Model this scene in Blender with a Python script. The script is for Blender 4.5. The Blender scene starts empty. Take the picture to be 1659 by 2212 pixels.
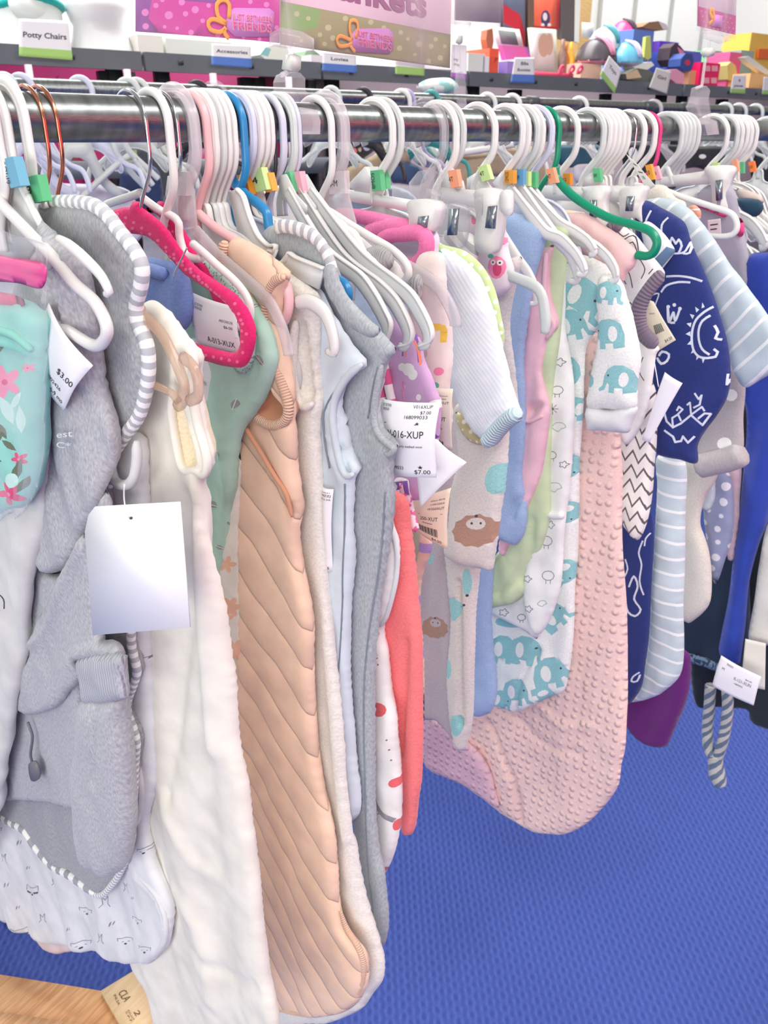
import bpy, math, random
import numpy as np
from mathutils import Vector, noise
from mathutils.geometry import delaunay_2d_cdt
SC = bpy.context.scene
COL = SC.collection
random.seed(7)
# ------------------------------------------------------------------ camera
FPX, HORY, VPX, CD, CH = 1800.0, 302.0, 2700.0, 0.65, 1.33
PITCH = math.atan((1106 - HORY) / FPX)
YAW = math.atan((VPX - 829.5) / (FPX / math.cos(PITCH)))
hd = np.array([math.cos(YAW), math.sin(YAW), 0.0])
RR = np.array([math.sin(YAW), -math.cos(YAW), 0.0])
FF = hd * math.cos(PITCH) - np.array([0, 0, math.sin(PITCH)])
UU = hd * math.sin(PITCH) + np.array([0, 0, math.cos(PITCH)])
CC = np.array([0.0, -CD, CH])
RAILZ, RAILR = 1.345, 0.017
cam = bpy.data.cameras.new('camera')
camo = bpy.data.objects.new('camera', cam)
COL.objects.link(camo)
camo.location = CC
camo.rotation_euler = (math.pi / 2 - PITCH, 0, YAW - math.pi / 2)
cam.sensor_fit = 'HORIZONTAL'
cam.sensor_width = 36
cam.lens = 36 * FPX / 1659
cam.clip_start = 0.02
cam.dof.use_dof = True
cam.dof.focus_distance = 0.72
cam.dof.aperture_fstop = cam.lens / 1000 / 0.0018
SC.camera = camo
# ------------------------------------------------------------------ light and exposure
SC.view_settings.view_transform = 'Standard'
SC.view_settings.look = 'None'
SC.view_settings.gamma = 1
SC.view_settings.use_curve_mapping = False
SC.view_settings.exposure = -0.25
W = bpy.data.worlds.new('room_light')
SC.world = W
W.use_nodes = True
W.node_tree.nodes['Background'].inputs[0].default_value = (1.0, 0.975, 0.93, 1)
W.node_tree.nodes['Background'].inputs[1].default_value = 0.56
def area(name, loc, sx, sy, power, rot=(0, 0, 0), col=(1, 0.99, 0.97)):
    l = bpy.data.lights.new(name, 'AREA')
    l.shape = 'RECTANGLE'; l.size = sx; l.size_y = sy; l.energy = power; l.color = col
    o = bpy.data.objects.new(name, l); COL.objects.link(o)
    o.location = loc; o.rotation_euler = rot
    return o
area('added_wall_washer', (-0.6, -1.7, 3.1), 2.4, 0.6, 46, (math.radians(25), math.radians(-10), 0))
area('added_wall_washer', (2.2, -1.3, 3.1), 2.4, 0.6, 44, (math.radians(15), 0, 0))
area('added_wall_washer', (3.5, 2.2, 3.3), 3.4, 0.8, 120)
area('added_wall_washer', (0.5, 2.4, 3.3), 3.4, 0.8, 92)
area('added_wall_washer', (6.0, 2.5, 3.1), 7.0, 0.5, 60, (math.radians(32), 0, 0))  # added wall washer that brightens the back wall
area('added_side_fill', (-3.4, -1.6, 1.15), 4.2, 2.1, 132, (math.radians(90), 0, math.radians(-72)), (1, .985, .95))  # added fill from the left to brighten the garment faces, not a real window
area('added_wall_washer', (1.6, -1.5, 3.1), 5.0, 0.5, 60, (math.radians(-20), 0, 0))  # added lamp tilted back onto the unseen pink cloth
# ------------------------------------------------------------------ planes
class Pl:
    """vertical plane; th=0: across the rail (x = const), th=90: along the rail (y = const)"""
    def __init__(s, X=0, Y=0, th=0):
        t = math.radians(th)
        s.O = np.array([X, Y, 0.0]); s.e1 = np.array([math.sin(t), -math.cos(t), 0.0])
        s.e2 = np.array([0, 0, 1.0]); s.n = np.array([-math.cos(t), -math.sin(t), 0.0])
    def st(s, px):
        out = []
        for x, y in px:
            D = FF * FPX + RR * (x - 829.5) + UU * (1106 - y)
            k = (s.O - CC).dot(s.n) / D.dot(s.n)
            P = CC + k * D - s.O
            out.append((P.dot(s.e1), P.dot(s.e2)))
        return np.array(out)
    def w(s, st, d=0.0):
        st = np.asarray(st, float).reshape(-1, 2)
        d = np.broadcast_to(np.asarray(d, float), (len(st),))
        return s.O + st[:, :1] * s.e1 + st[:, 1:] * s.e2 + d[:, None] * s.n
    def p(s, x, y, d=0.0):
        return s.w(s.st([(x, y)]), d)[0]
    def off(s, d):
        q = Pl(); q.O = s.O + d * s.n; q.e1, q.e2, q.n = s.e1, s.e2, s.n
        return q
def RX(px, R=0.024):
    return Pl(Y=-R, th=90).p(px, 272)[0]
def zfloor(x, y, z=0.0):
    D = FF * FPX + RR * (x - 829.5) + UU * (1106 - y)
    return CC + D * (z - CC[2]) / D[2]
# ------------------------------------------------------------------ materials
def lin(c):
    return tuple((v / 255 / 12.92) if v / 255 <= 0.04045 else ((v / 255 + 0.055) / 1.055) ** 2.4 for v in c) + (1,)
MC = {}
def mat(name, col=(230, 230, 230), kind='plain', col2=None, sc=1.0, bump=0.0, rough=0.85, metal=0, trans=0, ang=0.0):
    if name in MC: return MC[name]
    m = bpy.data.materials.new(name); m.use_nodes = True
    nt = m.node_tree; N = nt.nodes; L = nt.links
    b = N['Principled BSDF']
    b.inputs['Base Color'].default_value = lin(col)
    b.inputs['Roughness'].default_value = rough
    b.inputs['Metallic'].default_value = metal
    def nd(t, **k):
        n = N.new(t)
        for a, v in k.items(): setattr(n, a, v)
        return n
    def mth(op, a, c=None):
        n = nd('ShaderNodeMath', operation=op)
        for i, v in enumerate((a, c)):
            if v is None: continue
            if isinstance(v, (int, float)): n.inputs[i].default_value = v
            else: L.new(v, n.inputs[i])
        return n.outputs[0]
    uv = nd('ShaderNodeUVMap').outputs[0]
    mp = nd('ShaderNodeMapping'); L.new(uv, mp.inputs[0]); mp.inputs['Rotation'].default_value[2] = ang
    co = mp.outputs[0]
    sx = nd('ShaderNodeSeparateXYZ'); L.new(co, sx.inputs[0])
    ux, uy = sx.outputs[0], sx.outputs[1]
    def nz(scale, det=2, src=co, dist=0):
        n = nd('ShaderNodeTexNoise'); n.inputs['Scale'].default_value = scale; n.inputs['Detail'].default_value = det
        n.inputs['Distortion'].default_value = dist
        L.new(src, n.inputs['Vector']); return n.outputs[0]
    def ramp(f, lo, hi):
        n = nd('ShaderNodeMapRange'); n.inputs[1].default_value = lo; n.inputs[2].default_value = hi
        L.new(f, n.inputs[0]); return n.outputs[0]
    def mix(f, a, c):
        n = nd('ShaderNodeMix', data_type='RGBA'); L.new(f, n.inputs[0])
        for i, v in ((6, a), (7, c)):
            if isinstance(v, tuple): n.inputs[i].default_value = v
            else: L.new(v, n.inputs[i])
        return n.outputs[2]
    def bmp(h, st, di=0.001, prev=None):
        n = nd('ShaderNodeBump'); n.inputs['Strength'].default_value = st; n.inputs['Distance'].default_value = di
        L.new(h, n.inputs['Height'])
        if prev is not None: L.new(prev, n.inputs['Normal'])
        return n.outputs[0]
    c1 = lin(col); c2 = lin(col2) if col2 else c1
    base = None; nor = None
    if kind == 'cloth' or kind == 'fleece' or kind == 'heather' or kind == 'quilt' or kind == 'minky' or kind == 'terry' or kind == 'rib' or kind == 'stripe' or kind == 'dots' or kind == 'zigzag' or kind == 'mesh' or kind == 'knit' or kind == 'denim':
        fs = {'cloth': 900, 'fleece': 420, 'heather': 700, 'quilt': 900, 'minky': 500, 'terry': 600}.get(kind, 900)
        f = nz(fs, 3)
        big = nz(26, 3)
        d1 = tuple(v * 0.90 for v in c1[:3]) + (1,); u1 = tuple(min(1, v * 1.05) for v in c1[:3]) + (1,)
        base = mix(ramp(big, .35, .65), d1, u1)
        if kind == 'heather':
            mp2 = nd('ShaderNodeMapping'); L.new(uv, mp2.inputs[0]); mp2.inputs['Scale'].default_value = (1, 0.35, 1)
            f2 = nz(620, 4, mp2.outputs[0])
            base = mix(ramp(f2, .3, .75), c1, c2)
        elif kind in ('fleece', 'minky', 'terry'):
            base = mix(ramp(f, .3, .7), tuple(v * .86 for v in c1[:3]) + (1,), u1)
        nor = bmp(f, {'heather': .07, 'terry': .3, 'fleece': .3}.get(kind, .25) + (bump if kind != 'stripe' else 0), 0.0012 if kind in ('fleece', 'terry') else 0.0005)
        if kind == 'quilt':
            wob = mth('MULTIPLY', nz(9, 1), 0.035)
            q = mth('ADD', mth('MULTIPLY', ux, 0.5), uy); q = mth('ADD', q, wob)
            dx_ = mth('SUBTRACT', ux, .2); q = mth('SUBTRACT', q, mth('MULTIPLY', mth('MULTIPLY', dx_, dx_), 1.5))
            s1 = mth('POWER', mth('ABSOLUTE', mth('SINE', mth('MULTIPLY', q, math.pi / 0.052))), 0.4)
            q2 = mth('SUBTRACT', mth('MULTIPLY', ux, 0.9), uy)
            nor = bmp(s1, 0.8, 0.005, nor)
            base = mix(ramp(s1, .15, .45), tuple(v * .84 for v in c1[:3]) + (1,), base)
        if kind == 'minky':
            v = nd('ShaderNodeTexVoronoi'); v.inputs['Scale'].default_value = sc; v.inputs['Randomness'].default_value = 0.3
            L.new(co, v.inputs['Vector'])
            h = nd('ShaderNodeMapRange', interpolation_type='SMOOTHSTEP'); L.new(v.outputs[0], h.inputs[0])
            h.inputs[1].default_value = .12; h.inputs[2].default_value = .42; h.inputs[3].default_value = 1; h.inputs[4].default_value = 0
            nor = bmp(h.outputs[0], .8, 0.0035, nor)
        if kind == 'rib':
            s1 = mth('SINE', mth('MULTIPLY', ux, 2 * math.pi * sc)); nor = bmp(s1, .6, .0015, nor)
        if kind == 'stripe':
            wob = mth('MULTIPLY', nz(12, 1), .012)
            fr = mth('FRACT', mth('MULTIPLY', mth('ADD', uy, wob), sc))
            base = mix(ramp(mth('ABSOLUTE', mth('SUBTRACT', fr, .5)), .40, .42), base, c2) if not bump else mix(ramp(fr, .49, .51), base, c2)
        if kind == 'dots':
            v = nd('ShaderNodeTexVoronoi'); v.inputs['Scale'].default_value = sc; v.inputs['Randomness'].default_value = 0.25
            L.new(co, v.inputs['Vector']); base = mix(ramp(v.outputs[0], .30, .26), base, c2)
        if kind == 'zigzag':
            tri = mth('ABSOLUTE', mth('SUBTRACT', mth('FRACT', mth('MULTIPLY', ux, sc * 1.1)), .5))
            q = mth('ADD', mth('MULTIPLY', uy, sc), mth('MULTIPLY', tri, 1.5))
            fr = mth('FRACT', q)
            base = mix(ramp(mth('ABSOLUTE', mth('SUBTRACT', fr, .5)), .38, .40), base, c2)
        if kind == 'mesh':
            v = nd('ShaderNodeTexVoronoi'); v.inputs['Scale'].default_value = 450; L.new(co, v.inputs['Vector'])
            base = mix(ramp(v.outputs[0], .3, .4), c2, c1)
        if kind == 'knit':
            s1 = mth('SINE', mth('MULTIPLY', mth('ADD', ux, uy), 2 * math.pi * sc)); nor = bmp(s1, .16, .0007, nor)
            base = mix(ramp(nz(60, 2), .4, .6), base, c2)
        b.inputs['Sheen Weight'].default_value = 0.15
    elif kind == 'blotch':
        base = mix(ramp(nz(sc, 1), .5, .56), c1, c2); nor = bmp(nz(450, 3), .4, .001)
    elif kind == 'wood':
        mp.inputs['Scale'].default_value = (1, 9, 1)
        base = mix(ramp(nz(14, 4, co, .8), .35, .65), c1, c2)
    elif kind == 'galv':
        v = nd('ShaderNodeTexVoronoi'); v.inputs['Scale'].default_value = 160; L.new(co, v.inputs['Vector'])
        base = mix(v.outputs[0], c1, c2)
        r = nd('ShaderNodeMapRange'); r.inputs[3].default_value = .22; r.inputs[4].default_value = .4
        L.new(nz(90, 3), r.inputs[0]); L.new(r.outputs[0], b.inputs['Roughness'])
        nor = bmp(nz(120, 3), .12, .0006)
    elif kind == 'carpet':
        tc = nd('ShaderNodeTexCoord'); mp3 = nd('ShaderNodeMapping'); L.new(tc.outputs['Object'], mp3.inputs[0])
        mp3.inputs['Rotation'].default_value[2] = 0.78
        s3 = nd('ShaderNodeSeparateXYZ'); L.new(mp3.outputs[0], s3.inputs[0])
        wn = mth('MULTIPLY', nz(70, 2, mp3.outputs[0]), 1.6)
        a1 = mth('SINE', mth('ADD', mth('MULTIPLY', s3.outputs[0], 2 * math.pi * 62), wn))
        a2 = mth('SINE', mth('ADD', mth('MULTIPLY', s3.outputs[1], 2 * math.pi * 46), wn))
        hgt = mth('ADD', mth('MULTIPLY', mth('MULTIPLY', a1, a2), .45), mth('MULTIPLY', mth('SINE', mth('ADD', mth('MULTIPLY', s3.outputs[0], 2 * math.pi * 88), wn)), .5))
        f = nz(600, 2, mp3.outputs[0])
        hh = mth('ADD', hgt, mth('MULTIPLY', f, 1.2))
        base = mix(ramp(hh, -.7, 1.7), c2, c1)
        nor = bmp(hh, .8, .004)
    elif kind == 'clear':
        pass
    if bump and kind == 'plain': nor = bmp(nz(sc, 3), bump, .001)
    if base is not None: L.new(base, b.inputs['Base Color'])
    if nor is not None: L.new(nor, b.inputs['Normal'])
    if trans:
        out = N['Material Output']; tr = nd('ShaderNodeBsdfTransparent'); tr.inputs[0].default_value = tuple(0.9 + .1 * v for v in c1[:3]) + (1,)
        mx = nd('ShaderNodeMixShader'); fr = nd('ShaderNodeLayerWeight'); fr.inputs[0].default_value = .3
        f = mth('ADD', mth('MULTIPLY', mth('POWER', fr.outputs[1], 2.5), .55), 1 - trans)
        L.new(f, mx.inputs[0]); L.new(tr.outputs[0], mx.inputs[1]); L.new(b.outputs[0], mx.inputs[2]); L.new(mx.outputs[0], out.inputs[0])
    MC[name] = m
    return m
# ------------------------------------------------------------------ object helpers
def mesh(name, V, F, mats, uv=None, mi=None, smooth=True):
    me = bpy.data.meshes.new(name)
    me.from_pydata([tuple(v) for v in V], [], [tuple(int(i) for i in f) for f in F])
    if not isinstance(mats, (list, tuple)): mats = [mats]
    for m in mats: me.materials.append(m)
    if mi is not None: me.polygons.foreach_set('material_index', list(mi))
    if smooth: me.polygons.foreach_set('use_smooth', [True] * len(me.polygons))
    if uv is not None:
        ul = me.uv_layers.new(name='UVMap')
        idx = np.zeros(len(me.loops), dtype=np.int32); me.loops.foreach_get('vertex_index', idx)
        ul.data.foreach_set('uv', np.asarray(uv, np.float32)[idx].ravel())
    me.update()
    return me
USED = {}
def tagp(o, label=None, cat=None, group=None, kind=None):
    if label: o['label'] = label
    if cat: o['category'] = cat
    if group: o['group'] = group
    if kind: o['kind'] = kind
    return o
def thing(name, label, cat, loc, group=None):
    o = bpy.data.objects.new(name, None); COL.objects.link(o)
    o.location = tuple(float(v) for v in loc); o.empty_display_size = .02
    tagp(o, label, cat, group); o['wl'] = tuple(float(v) for v in loc)
    return o
def part(parent, name, G, mats, label=None, kind=None, smooth=True):
    """G = (V, F, uv, mi) in world space; parent None -> a thing that is one mesh"""
    V, F = np.asarray(G[0], float), G[1]
    uv = G[2] if len(G) > 2 else None; mi = G[3] if len(G) > 3 else None
    if parent is None:
        L = np.array([V[:, 0].mean(), V[:, 1].mean(), V[:, 2].min()])
    else: L = np.array(parent['wl'])
    o = bpy.data.objects.new(name, mesh(name, V - L, F, mats, uv, mi, smooth)); COL.objects.link(o)
    o['wl'] = tuple(float(v) for v in L)
    if parent is None: o.location = L
    else: o.parent = parent
    if label or kind: tagp(o, label, None, None, kind)
    return o
def one(name, label, cat, G, mats, group=None, smooth=True):
    return tagp(part(None, name, G, mats, smooth=smooth), label, cat, group)
def struct(name, G, mats, smooth=False):
    return tagp(part(None, name, G, mats, smooth=smooth), kind='structure')
def merge(Gs):
    V, F, U, MI, n = [], [], [], [], 0
    for g in Gs:
        V.append(np.asarray(g[0], float)); F += [tuple(i + n for i in f) for f in g[1]]
        U.append(np.asarray(g[2]) if len(g) > 2 and g[2] is not None else np.zeros((len(g[0]), 2)))
        MI += list(g[3]) if len(g) > 3 and g[3] is not None else [0] * len(g[1])
        n += len(g[0])
    return np.vstack(V), F, np.vstack(U), MI
def cr(P, step, closed=True):
    P = np.asarray(P, float); n = len(P); out = []
    rng = range(n) if closed else range(n - 1)
    for i in rng:
        if closed: p0, p1, p2, p3 = P[i - 1], P[i], P[(i + 1) % n], P[(i + 2) % n]
        else: p0, p1, p2, p3 = P[max(i - 1, 0)], P[i], P[i + 1], P[min(i + 2, n - 1)]
        L = np.linalg.norm(p2 - p1)
        if L < 1e-9: continue
        m1 = (p2 - p0) * .5; m2 = (p3 - p1) * .5
        for m in (m1, m2):
            l = np.linalg.norm(m)
            if l > L * 1.1: m *= L * 1.1 / l
        k = max(1, int(math.ceil(L / step)))
        for j in range(k):
            t = j / k
            out.append((2 * t**3 - 3 * t**2 + 1) * p1 + (t**3 - 2 * t**2 + t) * m1 + (-2 * t**3 + 3 * t**2) * p2 + (t**3 - t**2) * m2)
    if not closed: out.append(P[-1])
    return np.array(out)
def inside(P, Q):
    x, y = Q[:, 0], Q[:, 1]; r = np.zeros(len(Q), bool)
    a = P; b = np.roll(P, -1, 0)
    for (x1, y1), (x2, y2) in zip(a, b):
        c = ((y1 > y) != (y2 > y))
        if y1 != y2: r ^= c & (x < (x2 - x1) * (y - y1) / (y2 - y1) + x1)
    return r
def pdist(P, Q, closed=True):
    a = P; b = np.roll(P, -1, 0)
    if not closed: a, b = P[:-1], P[1:]
    d = np.full(len(Q), 9.0)
    for p, q in zip(a, b):
        v = q - p; l = v.dot(v)
        if l < 1e-14: continue
        t = np.clip(((Q - p) @ v) / l, 0, 1)
        d = np.minimum(d, np.hypot(*(Q - p - t[:, None] * v).T))
    return d
def ccw(P):
    x, y = P[:, 0], P[:, 1]
    return P if (x * np.roll(y, -1) - np.roll(x, -1) * y).sum() > 0 else P[::-1].copy()
def patch(pl, out, t=.008, r=None, res=.007, fold=(.004, 14, 2.2, 0), prints=(), dents=(), ridges=(), sharp=False, isst=False, flat=False):
    """cloth panel: traced edge, pillowed thickness, hanging folds; returns front+back as one closed shell"""
    S = np.asarray(out, float) if isst else pl.st(out)
    S = S if sharp else cr(S, res * .9)
    r = r or t * 1.6
    lo, hi = S.min(0), S.max(0)
    gx = np.arange(lo[0], hi[0], res); gy = np.arange(lo[1], hi[1], res * .87)
    Q = []
    if not flat:
        Q = np.array([(x + (res / 2 if j % 2 else 0), y) for j, y in enumerate(gy) for x in gx])
        Q = Q[inside(S, Q)]
        if len(Q): Q = Q[pdist(S, Q) > res * .45]
    S = ccw(S)
    verts = [Vector(p) for p in S]; n0 = len(S)
    faces = [list(range(n0))]; pm = [0]
    for pp, m in prints:
        q = ccw(np.asarray(pp, float) if isst else pl.st(pp))
        a = len(verts); verts += [Vector(p) for p in q]; faces.append(list(range(a, a + len(q)))); pm.append(m)
    verts += [Vector(p) for p in Q]
    v2, e2, f2, ov, oe, of = delaunay_2d_cdt(verts, [], faces, 1, 1e-7)
    P = np.array([(v[0], v[1]) for v in v2])
    tris, mi = [], []
    T = np.array([P[list(f)].mean(0) for f in f2]); keep = inside(S, T); pmi = np.zeros(len(f2), int)
    for pp, m in prints:
        q = np.asarray(pp, float) if isst else pl.st(pp)
        lo_, hi_ = q.min(0), q.max(0)
        k = np.where((T >= lo_).all(1) & (T <= hi_).all(1))[0]
        if len(k): pmi[k[inside(q, T[k])]] = m
    for fi, f in enumerate(f2):
        if not keep[fi]: continue
        A = P[f[0]]; B = P[f[1]]; Cc = P[f[2]]
        if (B[0] - A[0]) * (Cc[1] - A[1]) - (B[1] - A[1]) * (Cc[0] - A[0]) < 0: f = f[::-1]
        tris.append(tuple(f)); mi.append(int(pmi[fi]))
    d = pdist(S, P); bd = d < 2e-6
    dd = np.clip(d / r, 0, 1)
    h = t * np.sqrt(np.clip(1 - (1 - dd) ** 2, 0, 1))
    if flat: h = np.where(bd, t, t)
    A, fy, fz, sd = fold[:4]
    c = np.zeros(len(P)); dd = np.clip(d / .02, 0, 1)
    if A:
        top = hi[1]
        for i, (x, y) in enumerate(P):
            g = noise.noise(Vector((x * fy + sd * 7.3, y * fz + sd * 3.1, sd)))
            g2 = noise.noise(Vector((x * fy * 2.3 + sd, y * fz * 2.6, sd + 9)))
            g3 = noise.noise(Vector((x * 48 + sd, y * 34, sd + 20)))
            c[i] = .0013 * g3 * dd[i] + A * (g * 1.5 + g2 * .45) * (0.35 + 0.65 * min(1, (top - y) / .25))
    for dp, dep in dents:
        q = pl.st(dp) if not isst else np.asarray(dp, float); q = cr(q, res)
        ins = inside(q, P); k = pdist(q, P)
        c -= np.where(ins, dep * np.clip(k / .008, 0, 1), 0)
    for rp, hgt, wd in ridges:
        q = pl.st(rp) if not isst else np.asarray(rp, float); q = cr(q, res, False)
        c += hgt * np.exp(-(pdist(q, P, False) / wd) ** 2)
    n = len(P)
    Vf = pl.w(P, c + h); Vb = pl.w(P, c - h)
    if flat:
        V = np.vstack([Vf, Vb]); F = [tuple(f) for f in tris] + [tuple(i + n for i in f[::-1]) for f in tris]
        MI = mi + mi
        ed = {}
        for f in tris:
            for a, b in ((f[0], f[1]), (f[1], f[2]), (f[2], f[0])): ed[(a, b)] = 1
        for (a, b) in ed:
            if (b, a) not in ed: F.append((a, a + n, b + n, b)); MI.append(0)
        return V, F, np.vstack([P, P]), MI
    idx = np.arange(n); mp = np.full(n, -1); k = n
    for i in range(n):
        if bd[i]: mp[i] = i
        else: mp[i] = k; k += 1
    V = np.vstack([Vf, Vb[~bd]]); uv = np.vstack([P, P[~bd]])
    F = [tuple(f) for f in tris] + [tuple(mp[i] for i in f[::-1]) for f in tris]
    return V, F, uv, mi + mi
def sweep(path, w, h=None, n=None, seg=8, closed=False, taper=None):
    """tube or rounded bar along a 3D path; w across, h along n"""
    P = np.asarray(path, float); h = h or w
    if n is None: n = np.array([-1.0, 0, 0])
    N = len(P); T = np.zeros_like(P)
    if closed: T = np.roll(P, -1, 0) - np.roll(P, 1, 0)
    else: T[1:-1] = P[2:] - P[:-2]; T[0] = P[1] - P[0]; T[-1] = P[-1] - P[-2]
    T /= np.maximum(np.linalg.norm(T, axis=1), 1e-9)[:, None]
    V, uv = [], []; L = 0
    for i in range(N):
        nn = n - T[i] * n.dot(T[i]); l = np.linalg.norm(nn)
        nn = nn / l if l > 1e-3 else np.array([0, 0, 1.0])
        B = np.cross(T[i], nn)
        k = 1 if taper is None else taper[i]
        if i: L += np.linalg.norm(P[i] - P[i - 1])
        for j in range(seg):
            a = 2 * math.pi * (j + .5) / seg
            V.append(P[i] + k * (B * w * math.cos(a) + nn * h * math.sin(a))); uv.append((L, j / seg * .03))
    F = []
    for i in range(N if closed else N - 1):
        for j in range(seg):
            a = i * seg + j; b = i * seg + (j + 1) % seg; a2 = (i + 1) % N * seg + j; b2 = (i + 1) % N * seg + (j + 1) % seg
            F.append((a, a2, b2, b))
    if not closed: F += [tuple(range(seg)), tuple((N - 1) * seg + j for j in reversed(range(seg)))]
    return np.array(V), F, np.array(uv), [0] * len(F)
def sw(pl, px, w, h=None, d=0.0, step=.004, seg=8, closed=False, taper=None, isst=False):
    S = cr(np.asarray(px, float) if isst else pl.st(px), step, closed)
    tp = None
    if taper: tp = np.interp(np.linspace(0, 1, len(S)), np.linspace(0, 1, len(taper)), taper)
    return sweep(pl.w(S, d), w, h, pl.n, seg, closed, tp)
def plate(pl, px, th=.003, prints=(), smooth=False, isst=False, step=.004):
    if smooth:
        S = cr(np.asarray(px, float) if isst else pl.st(px), step)
        return patch(pl, S, t=th / 2, fold=(0, 1, 1, 0), sharp=True, flat=True, isst=True, prints=[(pl.st(p), m) for p, m in prints])
    return patch(pl, px, t=th / 2, fold=(0, 1, 1, 0), sharp=True, flat=True, isst=isst, prints=prints)
def box(c, s, rz=0, bev=0.0, rx=0):
    c = np.array(c, float); x, y, z = np.array(s, float) / 2
    bm = [(-x, -y, -z), (x, -y, -z), (x, y, -z), (-x, y, -z), (-x, -y, z), (x, -y, z), (x, y, z), (-x, y, z)]
    F = [(0, 3, 2, 1), (4, 5, 6, 7), (0, 1, 5, 4), (1, 2, 6, 5), (2, 3, 7, 6), (3, 0, 4, 7)]
    V = np.array(bm)
    if rx: V = V @ np.array([[1, 0, 0], [0, math.cos(rx), math.sin(rx)], [0, -math.sin(rx), math.cos(rx)]])
    if rz: V = V @ np.array([[math.cos(rz), math.sin(rz), 0], [-math.sin(rz), math.cos(rz), 0], [0, 0, 1]])
    uv = np.array([(a + b, d + b) for a, b, d in bm])
    return V + c, F, uv, [0] * 6
def blob(c, s, nu=18, nv=12, f=None, top=1.0, bot=-1.0):
    V, F = [], []
    for i in range(nv + 1):
        v = bot + (top - bot) * i / nv; ph = math.asin(max(-1, min(1, v)))
        for j in range(nu):
            a = 2 * math.pi * j / nu; p = np.array([math.cos(ph) * math.cos(a), math.cos(ph) * math.sin(a), math.sin(ph)])
            if f: p = p * f(p)
            V.append(np.array(c) + p * np.array(s))
    for i in range(nv):
        for j in range(nu):
            a = i * nu + j; b = i * nu + (j + 1) % nu; F.append((a, b, b + nu, a + nu))
    F += [tuple(reversed(range(nu))), tuple(nv * nu + j for j in range(nu))]
    V = np.array(V)
    return V, F, V[:, [0, 2]], [0] * len(F)
# print motifs in photo pixels
def circ(x, y, r, ry=None, n=12, rot=0):
    ry = ry or r; c, s = math.cos(rot), math.sin(rot)
    return [(x + r * math.cos(a) * c - ry * math.sin(a) * s, y + r * math.cos(a) * s + ry * math.sin(a) * c) for a in [2 * math.pi * k / n for k in range(n)]]
def stroke(pts, w, m, curved=True):
    P = cr(np.array(pts, float), 9, False) if curved and len(pts) > 2 else np.array(pts, float)
    res = []
    for a, b in zip(P[:-1], P[1:]):
        v = b - a; l = np.hypot(*v)
        if l < .3: continue
        v = v / l; n = np.array([-v[1], v[0]]) * w / 2; a = a - v * w * .3; b = b + v * w * .3
        res.append(([tuple(a + n), tuple(b + n), tuple(b - n), tuple(a - n)], m))
    return res
def shp(pts, x, y, s, m, rot=0, fx=1):
    c, q = math.cos(rot), math.sin(rot)
    return ([(x + s * (fx * a * c - b * q), y + s * (fx * a * q + b * c)) for a, b in pts], m)
ELE = [(-1, .9), (-1, .1), (-.8, -.6), (-.2, -.95), (.4, -.9), (.8, -.6), (1.0, -.1), (1.05, .5), (1.3, .75), (1.25, .95), (.9, .8), (.75, .3), (.6, .4), (.6, .95), (.2, .95), (.2, .6), (-.3, .6), (-.35, .95)]
# text
TXC = {}
def tgeo(s, off=0.0, res=3):
    if (s, off) in TXC: return TXC[(s, off)]
    cu = bpy.data.curves.new('lettering', 'FONT'); cu.body = s; cu.resolution_u = res; cu.offset = off
    o = bpy.data.objects.new('lettering', cu); COL.objects.link(o)
    bpy.context.view_layer.update()
    me = bpy.data.meshes.new_from_object(o)
    V = np.array([v.co[:2] for v in me.vertices]).reshape(-1, 2); F = [tuple(p.vertices) for p in me.polygons]
    bpy.data.objects.remove(o); bpy.data.meshes.remove(me); bpy.data.curves.remove(cu)
    TXC[(s, off)] = (V, F); return V, F
def put_text(fn, items):
    """items: (string, s, t, height, [width], [rot]) ; fn maps unit card coords to world"""
    Gs = []
    for it in items:
        s, x, y, h = it[:4]; wd = it[4] if len(it) > 4 else None; off = it[5] if len(it) > 5 else 0
        if s == '|':      # bar
            q = np.array([(x, y), (x + wd, y), (x + wd, y - h), (x, y - h)]); Gs.append((fn(q), [(0, 1, 2, 3)])); continue
        V, F = tgeo(s, off)
        if not len(V): continue
        V0, _ = tgeo(s, 0.0)
        w0 = V0[:, 0].max() - V0[:, 0].min(); sx = (wd / w0) if wd else h * 1.3
        q = np.c_[x + (V[:, 0] - V0[:, 0].min()) * sx, y + V[:, 1] * h * 1.35]
        Gs.append((fn(q), F))
    return merge(Gs)
INK = lambda: mat('printed_black', (45, 45, 50), rough=.6)
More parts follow.
